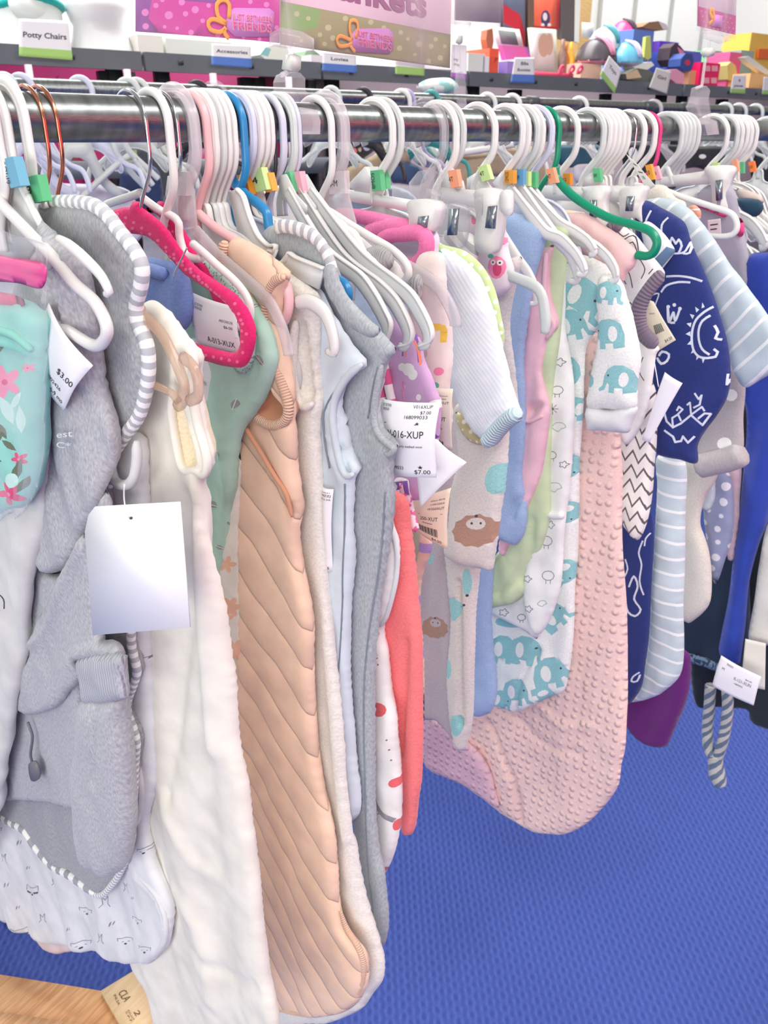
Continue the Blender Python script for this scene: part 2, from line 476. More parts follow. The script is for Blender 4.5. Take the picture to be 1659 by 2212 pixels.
def card(name, label, cat, pl, corners, items=(), col=(243, 243, 246), curl=0.0, ink=None, mats=None, band=None, hole=None, th=.0006, group=None, extra=()):
    """rectangular paper card from its four traced corners TL TR BR BL"""
    c = pl.st(corners); TL, TR, BR, BL = c
    def st(q):
        q = np.asarray(q, float); u, v = q[:, :1], q[:, 1:]
        return (TL * (1 - u) + TR * u) * (1 - v) + (BL * (1 - u) + BR * u) * v
    def dep(q): return curl * np.sin(np.pi * q[:, 0]) * (1 - .3 * q[:, 1]) + curl * .6 * np.sin(np.pi * q[:, 1] * 1.3)
    n = 12; g = np.array([(i / n, j / n) for j in range(n + 1) for i in range(n + 1)])
    V = np.vstack([pl.w(st(g), dep(g)), pl.w(st(g), dep(g) - th)]); m = (n + 1) ** 2
    F, MI = [], []
    for j in range(n):
        for i in range(n):
            a = j * (n + 1) + i; b = a + n + 1
            F += [(a, b, b + 1, a + 1), (a + m, a + 1 + m, b + 1 + m, b + m)]
            k = 1 if band and band[0] <= (j + .5) / n <= band[1] else 0
            MI += [k, 0]
    rim = list(range(n + 1)) + [j * (n + 1) + n for j in range(1, n + 1)] + [n * (n + 1) + i for i in range(n - 1, -1, -1)] + [j * (n + 1) for j in range(n - 1, 0, -1)]
    for a, b in zip(rim, rim[1:] + rim[:1]): F.append((a, b, b + m, a + m)); MI.append(0)
    root = thing(name, label, cat, pl.w(st([(.5, 1)]))[0], group)
    ml = [mats or mat('paper_%d_%d_%d' % col, col, rough=.95)]
    if band: ml.append(mat('card_band_%d_%d_%d' % band[2], band[2], rough=.6))
    part(root, 'card', (V, F, np.vstack([g, g]), MI), ml)
    fn = lambda q: pl.w(st(np.c_[q[:, 0], q[:, 1]]), dep(q) + .0004)
    flip = lambda q: fn(np.c_[q[:, 0], q[:, 1]])
    if items:
        its = []
        G = put_text(lambda q: q_world(q, pl, st, dep), items)
        part(root, 'lettering', G, ink or INK(), smooth=False)
    for nm, its, mt, lift in extra:
        part(root, nm, put_text(lambda q: q_world(q, pl, st, dep, lift), its), mt, smooth=False)
    return root
def q_world(q, pl, st, dep, lift=.0004):
    q = np.asarray(q, float); q = np.c_[q[:, 0], 1 - q[:, 1]]   # text y is measured upwards from the card foot
    return pl.w(st(q), dep(q) + lift)
# ================================================================== setting
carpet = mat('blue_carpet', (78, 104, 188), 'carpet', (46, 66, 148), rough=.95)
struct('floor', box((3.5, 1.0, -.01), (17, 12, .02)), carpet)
wallm = mat('white_wall_panel', (248, 249, 246), rough=.5)
YB = 3.6
G = [box((4.5, YB + .06, 1.6), (15, .1, 3.2))]
struct('wall_back', merge(G), wallm)
seam = mat('panel_seam_grey', (188, 192, 186), rough=.6)
pb = Pl(Y=YB, th=90)
for k, px in enumerate((1294, 1369, 1448, 1520, 1640)):
    x = pb.p(px, 40)[0]
    struct('trim_%d' % (k + 1), box((x, YB, 1.6), (.03, .03, 3.2)), seam)
pw = Pl(Y=YB - .2, th=90)
xw = pw.p(1266, 20)[0]
struct('trim_6', box((xw, YB - .1, 1.6), (.16, .2, 3.2)), mat('pine_post', (214, 178, 118), 'wood', (196, 158, 100), rough=.6))
struct('wall_right', box((9.6, 1, 1.6), (.1, 9, 3.2)), wallm)
# ================================================================== rails
galv = mat('galvanised_steel', (150, 153, 153), 'galv', (120, 124, 124), metal=.95, rough=.3)
def pipe(a, b, r, seg=28):
    return sweep([a, a + (b - a) * .33, a + (b - a) * .66, b], r, r, np.array([0, 0, 1.0]), seg)
rail = thing('clothes_rail', 'near galvanised steel clothes rail, full of baby clothes on hangers', 'clothes rail', (2.2, 0, 0), 'galvanised clothes rails')
part(rail, 'pipe', pipe(np.array([-.35, 0, RAILZ]), np.array([4.6, 0, RAILZ]), RAILR), galv)
for x in (4.55,):
    part(rail, 'upright', pipe(np.array([x, 0, 0.0]), np.array([x, 0, RAILZ]), RAILR), galv)
part(rail, 'upright', pipe(np.array([-.33, 0, 0.0]), np.array([-.33, 0, RAILZ]), RAILR), galv)
A2 = math.radians(-10)
D2 = np.array([math.cos(A2), math.sin(A2), 0.0]); M2 = np.array([2.673, 1.067, 1.440])
Z2 = 1.440
def r2(t): return M2 + D2 * t
P2 = Pl(X=M2[0], Y=M2[1], th=80)
rail2 = thing('clothes_rail', 'galvanised clothes rail behind, seen above the near rail', 'clothes rail', (M2[0], M2[1], 0), 'galvanised clothes rails')
part(rail2, 'pipe', pipe(r2(-2.6), r2(4.6), RAILR), galv)
for t in (-2.58, 4.55): part(rail2, 'upright', pipe(r2(t) * np.array([1, 1, 0]), r2(t), RAILR), galv)
for px in (1146, 1398, 1482):
    q = P2.p(px, 228); t = (q - M2).dot(D2)
    part(rail2, 'coupling', pipe(r2(t - .025), r2(t + .025), RAILR * 1.22), mat('dark_coupling', (92, 96, 100), rough=.4, metal=.6))
# ================================================================== hangers
WH = mat('white_plastic', (226, 226, 223), rough=.32)
WL = mat('lavender_white_plastic', (206, 209, 226), rough=.32)
WG = mat('grey_white_plastic', (206, 211, 209), rough=.35)
CLR = mat('clear_plastic', (236, 232, 236), 'clear', rough=.12, trans=.84)
CLF = mat('frosted_clear_plastic', (232, 226, 230), 'clear', rough=.25, trans=.62)
BLU = mat('blue_plastic', (42, 134, 190), rough=.3)
GRN = mat('green_plastic', (0, 142, 106), rough=.3)
PNK = mat('pale_pink_plastic', (240, 190, 192), rough=.35)
HPK = mat('hot_pink_plastic', (226, 60, 130), rough=.35)
BLK = mat('black_plastic', (46, 42, 50), rough=.35)
LAV = mat('lilac_plastic', (176, 166, 206), rough=.35)
TEA = mat('teal_plastic', (70, 150, 146), rough=.35)
COP = mat('rose_gold_wire', (206, 138, 112), rough=.18, metal=1)
CHR = mat('chrome_wire', (200, 202, 206), rough=.12, metal=1)
def hook_path(X, R, drop, y0=0.0, z0=RAILZ, rr=RAILR, kick=1.0):
    ri = R; c = z0 + rr - ri + .0035; pts = []
    for a in np.linspace(205, 0, 18):       # from the far side over the top to the near side
        t = math.radians(a); pts.append((y0 + ri * math.cos(t), c + ri * math.sin(t)))
    pts = [(y0 - (p[0] - y0), p[1]) for p in pts]
    pts = [(2 * y0 - p[0], p[1]) for p in pts]
    # near side is -y: angle 0 must be -y
    P = []
    for a in np.linspace(-30, 180, 19):
        t = math.radians(a); P.append((y0 + ri * math.cos(t), c + ri * math.sin(t)))
    P += [(y0 - ri, c - drop * .5), (y0 - ri, c - drop), (y0 - ri * .86, c - drop - .012), (y0 - ri * .3, c - drop - .03), (y0, c - drop - .044), (y0, c - drop - .058)]
    P = cr(np.array(P), .004, False)
    return np.c_[np.full(len(P), X), P[:, 0], P[:, 1]], c - drop - .058
def tagquad(x, y, w, h, rot): 
    c, s = math.cos(rot), math.sin(rot)
    return [(x + a * c - b * s, y + a * s + b * c) for a, b in ((-w / 2, -h / 2), (w / 2, -h / 2), (w / 2, h / 2), (-w / 2, h / 2))]
TAGC = {'green': (92, 186, 130), 'lime': (196, 226, 150), 'orange': (232, 160, 60), 'salmon': (240, 160, 124), 'blue': (96, 160, 206), 'pink': (236, 170, 186), 'brightorange': (244, 126, 62), 'clear': None, 'sky': (110, 178, 204), 'amber': (214, 140, 40)}
def size_tag(root, pl, x, y, w, h, rot, col, txt, d=.004):
    m = mat('size_tag_' + col, TAGC[col], rough=.45) if TAGC[col] else CLF
    q = tagquad(x, y, w, h * 1.12, rot)
    st = pl.st(q); o = part(root, 'size_tag', plate(pl.off(d), q, .007), m, label=col + ' size tag' if col != 'clear' else 'clear size tag', smooth=False)
    if txt:
        up = st[0] - st[3]; ri = st[1] - st[0]; bl = st[3]
        if len(txt) <= 3:
            fn = lambda v: pl.w(bl + np.outer(np.asarray(v)[:, 0], ri) + np.outer(np.asarray(v)[:, 1], up), d + .0041)
            G = put_text(fn, [(txt, .25, .34, .3, .5)])
        else:
            fn = lambda v: pl.w(bl + np.outer(1 - np.asarray(v)[:, 1], ri) + np.outer(np.asarray(v)[:, 0], up), d + .0041)
            G = put_text(fn, [(txt, .12, .3, .4, .76)])
        part(o, 'lettering', G, INK(), smooth=False)
def arms_generic(pl, X, zt, style, m, root, span=.14, right=True, left=True, plateon=True):
    t = zt
    if style in ('tube', 'wire'):
        r = .0035 if style == 'tube' else .0022
        P = [(0, t), (-span * .96, t - .062), (-span, t - .072), (-span * .96, t - .084), (0, t - .09), (span * .96, t - .084), (span, t - .072), (span * .96, t - .062)]
        V = cr(np.array(P), .006, True)
        part(root, 'arm_loop', sweep(np.c_[np.full(len(V), X), V], r, r, pl.n, 8, True), m)
    else:
        if plateon:
            S = [(.006, t + .014), (.012, t - .004), (.036, t - .010), (.056, t - .022), (.072, t - .048), (.088, t - .082), (.080, t - .094), (.058, t - .070), (.036, t - .048), (.0, t - .040)]
            S = S + [(-x_, z_) for x_, z_ in S[-2::-1]]
            part(root, 'web', plate(pl, S, .0022, isst=True), m)
            part(root, 'rim', sweep(pl.w(cr(np.array(S), .005)), .0015, .0034, pl.n, 6, True), m)
        for sgn, on in ((1, right), (-1, left)):
            if not on: continue
            P = cr(np.array([(sgn * .05, t - .045), (sgn * .08, t - .062), (sgn * .1, t - .075), (sgn * (span - .012), t - .086), (sgn * span, t - .116), (sgn * span, t - .132)]), .006, False)
            tp = np.interp(np.linspace(0, 1, len(P)), [0, .7, .9, 1], [1, 1, 1.1, .8])
            part(root, 'arm', sweep(pl.w(P), .0065, .0028, pl.n, 8, False, tp), m)
HN = []
def hanger(rp, style='flat', m=None, label='', R=.024, drop=.012, tag=None, arms=True, span=.14, X=None, th=0, right=True, left=True, web=True, group='clothes hangers on the near rail', y0=0.0, z0=RAILZ, w=None):
    m = m or WH
    X = RX(rp, R) if X is None else X
    pth, zt = hook_path(X, R, drop, y0, z0)
    pl = Pl(X=X, th=th)
    if th:
        y = pth[:, 1] - y0; pth = np.c_[X + y * -math.sin(math.radians(th)), y0 + y * math.cos(math.radians(th)), pth[:, 2]]
    if y0: pl.O = np.array([X, y0, 0.0])
    root = thing('clothes_hanger', label, 'hanger', (X, y0, zt), group)
    if style == 'wire': a = (.0016, .0016)
    elif style == 'tube': a = (.0036, .0036)
    else: a = (.0048, .0026)
    if w: a = w
    part(root, 'hook', sweep(pth, a[0], a[1], pl.n, 8), m)
    if style == 'flat':      # raised edge along the flat hook
        off = pth.copy()
        part(root, 'hook_rib', sweep(off, .0016, .0040, pl.n, 6), m)
    if arms: arms_generic(pl, X, zt, style, m, root, span, right, left, web)
    if tag: size_tag(root, pl, *tag)
    HN.append((rp, X)); root['X'] = X
    return root, pl, X
# ------------------------------------------------------------------ hangers on the near rail, left to right
h0, pl0, x0 = hanger(12, label='white tubular hanger at the left edge holding the grey romper by two open arms', style='flat', arms=False, X=.274, drop=.03)
TP = Pl(X=.270)
part(h0, 'arm', sw(TP, [(-8, 428), (29, 468), (72, 512), (105, 545), (159, 610), (203, 650), (226, 690), (231, 720), (217, 744), (195, 744), (134, 708), (60, 680)], .0042), WH)
part(h0, 'open_arm', sw(TP, [(125, 514), (155, 534), (195, 570), (221, 600), (236, 632), (229, 634)], .0030, taper=[.8, 1.2, 1.3, 1.2, 1, .8]), WH)
part(h0, 'hanger_web', plate(Pl(X=.2705), [(96, 560), (108, 545), (116, 566), (104, 592)], .003), WH)
h1, p, x = hanger(34, label='white flat hanger with a sky-blue 6 months size tag, by the left edge', X=.281, drop=.024, tag=(36, 372, 22, 58, -.25, 'sky', '6MOS'), arms=False)
part(h1, 'neck_rib', sw(p, [(24, 338), (30, 365), (60, 430), (86, 482), (92, 494)], .0028), WH)
part(h1, 'web', plate(p, [(0, 400), (30, 398), (62, 420), (95, 500), (60, 560), (0, 560)], .003), WG)
h2, p, x = hanger(76, label='broad white hanger with a green size 8 tag, left of the copper hooks', X=.294, drop=.026, tag=(85, 408, 24, 52, -.22, 'green', '8'), w=(.0075, .003), arms=False)
part(h2, 'neck_rib', sw(p, [(64, 368), (80, 400), (100, 450)], .0022), WH)
h3, pc1, x = hanger(92, 'wire', COP, 'clear glitter hanger with a rose gold wire hook, left of its twin', X=.3085, drop=.020, arms=False, group='glitter hangers with rose gold hooks')
GLT = mat('clear_glitter_plastic', (206, 172, 146), 'clear', rough=.08, trans=.62)
pg = Pl(X=.312)
part(h3, 'arm', sw(Pl(X=.307), [(300, 660), (313, 686), (347, 718), (369, 758), (387, 798), (398, 834), (394, 866), (383, 877)], .0046, .0036), GLT)
part(h3, 'lower_bar', sw(Pl(X=.307), [(300, 815), (329, 830), (372, 850), (385, 868)], .0030), GLT)
h4, pc2, x = hanger(110, 'wire', COP, 'clear glitter hanger with a rose gold wire hook, right of its twin', X=.3185, drop=.020, arms=False, group='glitter hangers with rose gold hooks')
part(h4, 'arm', sw(Pl(X=.307), [(394, 772), (416, 790), (428, 823), (427, 856), (409, 866)], .0044, .0034), GLT)
for h_, n_ in ((h3, .3085), (h4, .3185)):
    part(h_, 'stem', sweep([(n_, 0, 1.29), (n_, 0, 1.25), (n_, 0, 1.215)], .0016), COP)
# pink velvet hangers
VEL = mat('hot_pink_velvet', (226, 26, 108), 'fleece', rough=.9)
VDT = mat('pink_velvet_dot', (244, 110, 160), rough=.9)
VOUT = [(286, 436), (302, 436), (306, 447), (325, 461), (351, 483), (376, 516), (401, 552), (430, 581), (467, 606), (488, 620), (513, 638), (535, 668), (550, 700), (552, 740), (539, 780), (521, 794), (481, 790), (445, 780), (380, 765), (385, 735),
        (445, 747), (485, 758), (508, 760), (518, 745), (520, 711), (511, 686), (494, 660), (467, 637), (427, 612), (394, 588), (369, 559), (340, 527), (315, 510), (275, 503), (240, 492), (236, 462), (260, 449), (282, 446)]
h5, pv, xv = hanger(317, 'wire', CHR, 'hot pink polka-dot velvet hanger in front, chrome wire hook', drop=.024, arms=False, group='pink velvet hangers')
pr = []
for a, b, n in (((262, 462), (505, 668), 15), ((258, 476), (492, 652), 14), ((268, 492), (480, 640), 13), ((515, 655), (540, 720), 4), ((528, 690), (532, 760), 4), ((400, 755), (520, 780), 8)):
    for k in range(n):
        t = k / (n - 1); x_ = a[0] + (b[0] - a[0]) * t; y_ = a[1] + (b[1] - a[1]) * t
        if n > 8: y_ = a[1] + (b[1] - a[1]) * (t ** 1.25) + 8 * math.sin(math.pi * t) * 0
        pr.append((circ(x_, y_, 3.6), 1))
part(h5, 'velvet_body', patch(pv, VOUT, .0035, r=.005, res=.004, fold=(0, 1, 1, 0), prints=pr), [VEL, VDT])
h6, pt, xt = hanger(365, 'tube', WH, 'white tubular hanger between the two pink velvet hangers', drop=.038, arms=False)
part(h6, 'arm', sw(pt, [(304, 416), (280, 425), (235, 440), (222, 450), (200, 470)], .0036), WG)
part(h6, 'arm', sw(pt, [(309, 428), (342, 452), (375, 469), (386, 482), (388, 510), (398, 545), (411, 556), (430, 559), (436, 556)], .0034), WH)
part(h6, 'arm', sw(pt, [(416, 526), (440, 546), (468, 572), (506, 606), (530, 636), (541, 668), (536, 698), (513, 706), (495, 705), (456, 689), (416, 671)], .0034), WH)
h7, pq, xq = hanger(384, 'wire', CHR, 'second hot pink velvet hanger, behind the white tubular one, chrome hook', drop=.022, arms=False, group='pink velvet hangers')
part(h7, 'velvet_body', patch(pq, [(340, 436), (353, 436), (362, 454), (387, 480), (409, 516), (420, 541), (434, 563), (470, 600), (500, 640), (520, 690), (490, 700), (434, 592), (401, 545), (376, 516), (347, 472), (322, 458), (280, 470), (280, 450), (336, 448)], .0035, r=.005, res=.004, fold=(0, 1, 1, 0), prints=[(circ(352 + 9.5 * k, 462 + 12.5 * k, 3), 1) for k in range(8)]), [VEL, VDT])
h8, p, x = hanger(418, 'flat', CLF, 'wide frosted clear hanger with an S-M tag, left of the pale pink hook', R=.026, drop=.016, w=(.0085, .003), arms=False, tag=(393, 396, 36, 46, .06, 'clear', 'S-M'))
part(h8, 'web', plate(p, [(365, 380), (400, 372), (418, 410), (422, 470), (430, 520), (400, 520), (372, 460), (360, 420)], .003), CLF)
part(h8, 'arm', sw(p, [(424, 500), (480, 560), (540, 612), (580, 650), (606, 700), (620, 745), (624, 768)], .0062, .0028), CLF)
h9, p, x = hanger(446, 'tube', PNK, 'pale pink tubular hanger carrying the peach quilted sleep sack', drop=.026, arms=False)
part(h9, 'arm', sw(p, [(404, 410), (402, 425), (430, 462), (470, 495), (510, 520), (560, 560), (600, 590), (620, 620), (624, 660), (616, 690), (606, 700)], .0042), PNK)
TW = (('white flat hanger right of the pale pink one, its arm through the cream fleece sack', 463), ('white flat hanger, second right of the pale pink one', 479), ('white flat hanger, third right of the pale pink one', 491), ('white flat hanger with a notched arm, left of the blue hanger', 504))
for k, (lb, rp) in enumerate(TW):
    h, p, x = hanger(rp, 'flat', (WH, WG, WH, WH)[k], lb, drop=.02 - .0 * k, arms=True, span=.105)
    ox = rp - 463
    if k == 0: part(h, 'shoulder_arm', sw(p, [(640, 655), (668, 652), (698, 672), (714, 705), (722, 740), (720, 762), (704, 758)], .0050, .0026, taper=[1.1, 1.3, 1.4, 1.3, 1.2, 1, .5]), WH)
    if k == 3:
        q = p.off(.006)
        part(h, 'web', plate(q, [(495, 415), (512, 408), (526, 424), (540, 470), (560, 512), (582, 535), (600, 540), (592, 560), (600, 572), (622, 545), (640, 556), (700, 580), (690, 625), (600, 580), (540, 545), (515, 500)], .0022), WG)
        part(h, 'rim', sw(q, [(512, 408), (526, 424), (540, 468), (558, 508), (580, 530), (596, 530), (592, 545), (582, 540), (580, 556), (596, 568), (620, 562), (624, 546), (640, 556), (700, 580)], .0016, .003), WH)
h14, p, xb = hanger(526, 'tube', BLU, 'bright blue tubular hanger holding the grey hooded sack', drop=.03, arms=False)
part(h14, 'arm', sw(p, [(500, 375), (504, 392), (530, 420), (560, 442), (576, 460), (580, 485), (585, 500), (640, 540), (700, 590), (745, 615), (752, 640), (735, 650)], .0044), BLU)
LB = (('lavender-white flat hanger just right of the blue one', 546, WL, None), ('white flat hanger with an orange size 3T tag', 562, WH, (530, 400, 24, 42, -.25, 'amber', '3T')), ('white flat hanger with a lime size 4 tag', 575, WH, (565, 388, 24, 44, -.25, 'lime', '4')),
      ('white flat hanger with an orange size 7 tag', 585, WH, (583, 394, 16, 36, -.25, 'orange', '7')))
for lb, rp, m, tg in LB: hanger(rp, 'flat', m, lb, tag=tg, span=.135)
hanger(592, 'wire', BLK, 'thin black hanger hooked between the white ones right of the lime tag', drop=.03, w=(.002, .0018), span=.13)
ARM3 = ([(770, 600), (800, 640), (822, 680), (834, 712), (832, 745)], [(810, 615), (845, 650), (868, 690), (880, 725), (874, 750), (862, 748)], [(848, 612), (880, 640), (905, 680), (922, 720), (920, 745), (905, 748)])
for k, (rp, st, m, lb, tg) in enumerate(((611, 'tube', WL, 'lavender-white tubular hanger right of the thin black hook, arm tip above the grey sleeveless sack', None),
        (634, 'flat', WG, 'white flat hanger with a green size 8 tag, left of the clear sign clip', (623, 396, 28, 40, -.22, 'green', '8')),
        (643, 'flat', WL, 'white flat hanger with a pink size tag, left of the clear sign clip', (650, 394, 15, 42, -.2, 'pink', '14')))):
    h, p, x = hanger(rp, st, m, lb, drop=.02, arms=False, tag=tg); pts = ARM3[k]
    part(h, 'web', plate(p, [(600 + 24 * k, 380), (618 + 22 * k, 376), (640 + 24 * k, 420), (662 + 20 * k, 444), (664 + 20 * k, 462), (640 + 20 * k, 442), (610 + 20 * k, 430)], .0022), WG)
    part(h, 'arm', sw(p, [(620 + 24 * k, 415), (pts[0][0] - 80, pts[0][1] - 66)] + pts, .0056, .0024, taper=[1, 1, 1.2, 1.2, 1.1, .7]), WG)
    part(h, 'arm_rim', sw(p, [(626 + 24 * k, 405), (pts[0][0] - 70, pts[0][1] - 74)] + [(a + 11, b - 9) for a, b in pts[:-1]] + [pts[-1]], .0015, .003), WH)
h19, p, x = hanger(716, 'tube', WH, 'white tubular hanger right of the sign clip, its loop over the star-print clothes', drop=.032, arms=False)
part(h19, 'arm', sw(p, [(655, 388), (640, 398), (655, 425), (700, 450), (760, 488), (800, 512), (850, 542), (880, 575), (878, 604), (855, 612), (830, 606)], .0040), WH)
h20, p, x = hanger(742, 'flat', CLF, 'wide frosted clear hanger with an S-M tag, right of the sign clip', R=.026, drop=.018, w=(.0085, .003), arms=False, tag=(733, 394, 34, 44, -.05, 'clear', 'S-M'))
part(h20, 'web', plate(p, [(712, 382), (742, 378), (752, 420), (768, 480), (770, 500), (730, 490), (704, 440), (700, 405)], .003), CLF)
part(h20, 'arm', sw(p, [(765, 500), (850, 560), (905, 590), (945, 620), (968, 655), (983, 690), (984, 705)], .0066, .0028), CLF)
h21, p, x = hanger(848, 'flat', WH, 'white clip hanger with a green size tag over the pink-rimmed swaddle', R=.027, drop=.012, arms=False, tag=(817, 390, 20, 40, -.1, 'green', '8MOS'))
part(h21, 'web', plate(p, [(790, 360), (815, 360), (830, 412), (826, 425), (770, 414), (752, 400)], .003), WH)
def clipbar(h, p, bar, clipo, spring, m=WH, th=.006):
    part(h, 'clip_bar', plate(p, bar, .005), m)
    c = part(h, 'clip', plate(p.off(.008), clipo, .016, smooth=True), m)
    part(c, 'clip_spring', plate(p.off(.018), spring, .004), mat('steel_spring', (150, 160, 168), metal=.9, rough=.25))
clipbar(h21, p, [(740, 408), (900, 434), (925, 437), (925, 462), (895, 458), (740, 432)], [(890, 440), (905, 430), (945, 436), (952, 450), (946, 478), (935, 500), (896, 500), (895, 470)], [(906, 468), (924, 466), (920, 492), (903, 492)])
h22, p, x = hanger(866, 'flat', WG, 'white flat hanger with a green size tag, behind the pink swaddle clip hanger', R=.027, drop=.012, tag=(832, 388, 12, 36, -.1, 'green', None), span=.12)
h23, p, x = hanger(960, 'flat', CLR, 'clear clip hanger over the grey striped cloth', R=.028, drop=.014, arms=False, w=(.006, .003))
part(h23, 'web', plate(p, [(905, 370), (930, 365), (950, 375), (952, 425), (890, 420), (885, 395)], .003), CLR)
clipbar(h23, p, [(850, 398), (960, 412), (1040, 420), (1040, 465), (960, 462), (850, 440)], [(952, 448), (968, 440), (1000, 444), (1006, 470), (1000, 520), (985, 540), (955, 530)], [(972, 452), (990, 450), (985, 508), (968, 508)], CLR)
h24, p, x = hanger(986, 'flat', WH, 'white clip hanger with a salmon size tag over the owl-print cloth', R=.028, drop=.018, arms=False, tag=(984, 386, 19, 34, -.18, 'salmon', '4T'))
part(h24, 'web', plate(p, [(950, 375), (975, 360), (1000, 392), (1005, 412), (955, 410)], .003), WH)
clipbar(h24, p, [(955, 405), (1035, 412), (1102, 418), (1104, 452), (1035, 450), (955, 436)], [(1036, 412), (1082, 414), (1085, 470), (1078, 520), (1068, 546), (1042, 544), (1034, 520), (1038, 470)], [(1056, 446), (1072, 444), (1068, 494), (1050, 492)])
part(h24, 'clip_pad', plate(p.off(.020), [(1083, 416), (1106, 414), (1106, 462), (1092, 464), (1082, 452)], .004, smooth=True), WH)
hanger(1001, 'flat', WG, 'white flat hanger behind the salmon-tagged clip hanger', R=.027, span=.15)
h26, p, x = hanger(1070, 'flat', WH, 'white flat hanger with a lime size 4 tag standing alone', R=.027, drop=.014, tag=(1050, 374, 20, 30, -.3, 'lime', '4T'), arms=False)
part(h26, 'web', plate(p, [(1010, 385), (1035, 370), (1064, 408), (1075, 418), (1010, 412)], .003), WH)
part(h26, 'arm', sw(p, [(1030, 400), (1080, 500), (1118, 560), (1140, 590), (1158, 630), (1158, 654), (1146, 656)], .0060, .0024, taper=[1, 1, 1.2, 1.2, 1.1, 1, .5]), WH)
LB = (('white flat hanger with an orange size tag, left of the blue-tagged one', 1130, WH, (1103, 382, 20, 26, 0, 'orange', '12MOS')), ('white flat hanger with a blue size tag', 1142, WH, (1126, 382, 15, 30, 0, 'blue', '24M')),
      ('white flat hanger with a pale lime size tag, between the blue and the green tags', 1162, WG, (1140, 386, 10, 28, 0, 'lime', None)), ('white flat hanger with a green size tag, right of the blue-tagged one', 1173, WH, (1153, 388, 15, 30, 0, 'green', '24M')),
      ('lavender-white flat hanger with a salmon size tag, left of the green tubular hanger', 1193, WL, (1194, 380, 16, 30, -.25, 'salmon', '4T')))
ARM4 = {0: [(1176, 500), (1210, 515), (1240, 545), (1258, 575), (1262, 592), (1245, 592)], 1: [(1205, 520), (1228, 545), (1243, 580), (1246, 608), (1228, 606)], 2: [(1205, 480), (1240, 500), (1268, 520), (1284, 545), (1272, 552)], 3: [(1225, 505), (1280, 530), (1310, 555), (1328, 585), (1330, 605), (1314, 608)]}
for k, (lb, rp, m, tg) in enumerate(LB):
    h, p, x = hanger(rp, 'flat', m, lb, R=.027, tag=tg, span=.10, arms=(k == 4), right=False)
    if k in ARM4:
        pts = ARM4[k]; c0 = (tg[0] - 4, tg[1] + 22)
        part(h, 'web', plate(p, [(c0[0] - 34, c0[1] - 10), (c0[0] - 14, c0[1] - 34), (c0[0] + 4, c0[1] + 2), (c0[0] + 20, c0[1] + 30), (c0[0] - 10, c0[1] + 26)], .0024), m)
        part(h, 'arm', sw(p, [c0, ((c0[0] + pts[0][0]) / 2, (c0[1] + pts[0][1]) / 2)] + pts, .0066, .0026, taper=[1, 1, 1.2, 1.2, 1.1, .9, .5]), WH)
        part(h, 'arm_rim', sw(p, [(c0[0] + 6, c0[1] - 6)] + [(a + 5, b - 7) for a, b in pts[:-1]], .0016, .0036), WH)
h32, p, x = hanger(1209, 'tube', GRN, 'bright green tubular hanger', R=.026, drop=.03, arms=False)
part(h32, 'arm', sw(p, [(1200, 360), (1203, 385), (1240, 425), (1310, 468), (1370, 486), (1405, 500), (1419, 522), (1412, 545), (1396, 553), (1375, 550)], .0052), GRN)
h33, p, x = hanger(1249, 'flat', WH, 'white clip hanger with an amber size tag over the pink cloth', R=.027, drop=.016, arms=False, tag=(1227, 387, 15, 22, 0, 'amber', '12'))
clipbar(h33, p, [(1160, 400), (1262, 404), (1312, 404), (1312, 436), (1262, 436), (1160, 430)], [(1268, 418), (1264, 404), (1308, 401), (1316, 412), (1308, 440), (1312, 480), (1300, 500), (1274, 480)], [(1275, 432), (1288, 432), (1288, 470), (1275, 466)])
h34, p, x = hanger(1306, 'flat', WG, 'white clip hanger with a green size tag, its clip gripping a navy cloth', R=.027, drop=.016, arms=False, tag=(1292, 378, 15, 26, -.1, 'green', '24M'))
part(h34, 'web', plate(p, [(1245, 398), (1280, 372), (1300, 380), (1310, 402), (1245, 404)], .003), WH)
clipbar(h34, p, [(1300, 400), (1345, 402), (1394, 404), (1394, 434), (1345, 438), (1300, 432)], [(1346, 410), (1380, 401), (1398, 406), (1390, 440), (1394, 480), (1380, 470), (1350, 470), (1344, 440)], [(1355, 424), (1370, 424), (1366, 456), (1352, 456)])
for k, rp in enumerate((1319, 1329, 1339, 1349, 1359)):
    hanger(rp, 'flat', WH, 'white flat hanger in the tight row of five right of the green size tag', R=.027, group='five white hangers in a tight row', span=.09)
hanger(1376, 'wire', CHR, 'chrome wire hook hanger left of the orange and pink size tags', R=.025, drop=.02)
h41, p41, x = hanger(1394, 'flat', WH, 'white tubular hanger with an orange size tag, its loop lying over the grey striped sleeve', R=.027, drop=.016, tag=(1406, 372, 12, 30, -.25, 'orange', '10'), arms=False)
part(h41, 'loop', sw(p41, [(1372, 400), (1430, 410), (1475, 426), (1540, 447), (1580, 462), (1592, 485), (1585, 505), (1560, 511), (1520, 508), (1480, 495), (1400, 480), (1350, 440)], .0042), WH)
hanger(1417, 'flat', WH, 'white flat hanger with a pink size tag', R=.027, drop=.016, tag=(1420, 374, 12, 26, -.3, 'pink', '3'), span=.1)
hanger(1428, 'tube', HPK, 'hot pink tubular hanger', R=.025, drop=.034, w=(.003, .003))
hanger(1574, 'flat', WH, 'white flat hanger with a lime size tag, right of the far sign clip', R=.028, drop=.016, tag=(1546, 358, 14, 12, 0, 'lime', None), span=.14)
hanger(1596, 'flat', WG, 'white flat hanger with an orange-brown size tag, right of the far sign clip', R=.027, drop=.016, tag=(1590, 358, 10, 24, -.2, 'salmon', None), span=.14)
hanger(1606, 'flat', WH, 'white flat hanger with a green size tag, near the right edge', R=.027, drop=.016, tag=(1604, 362, 8, 22, 0, 'green', None), span=.14)
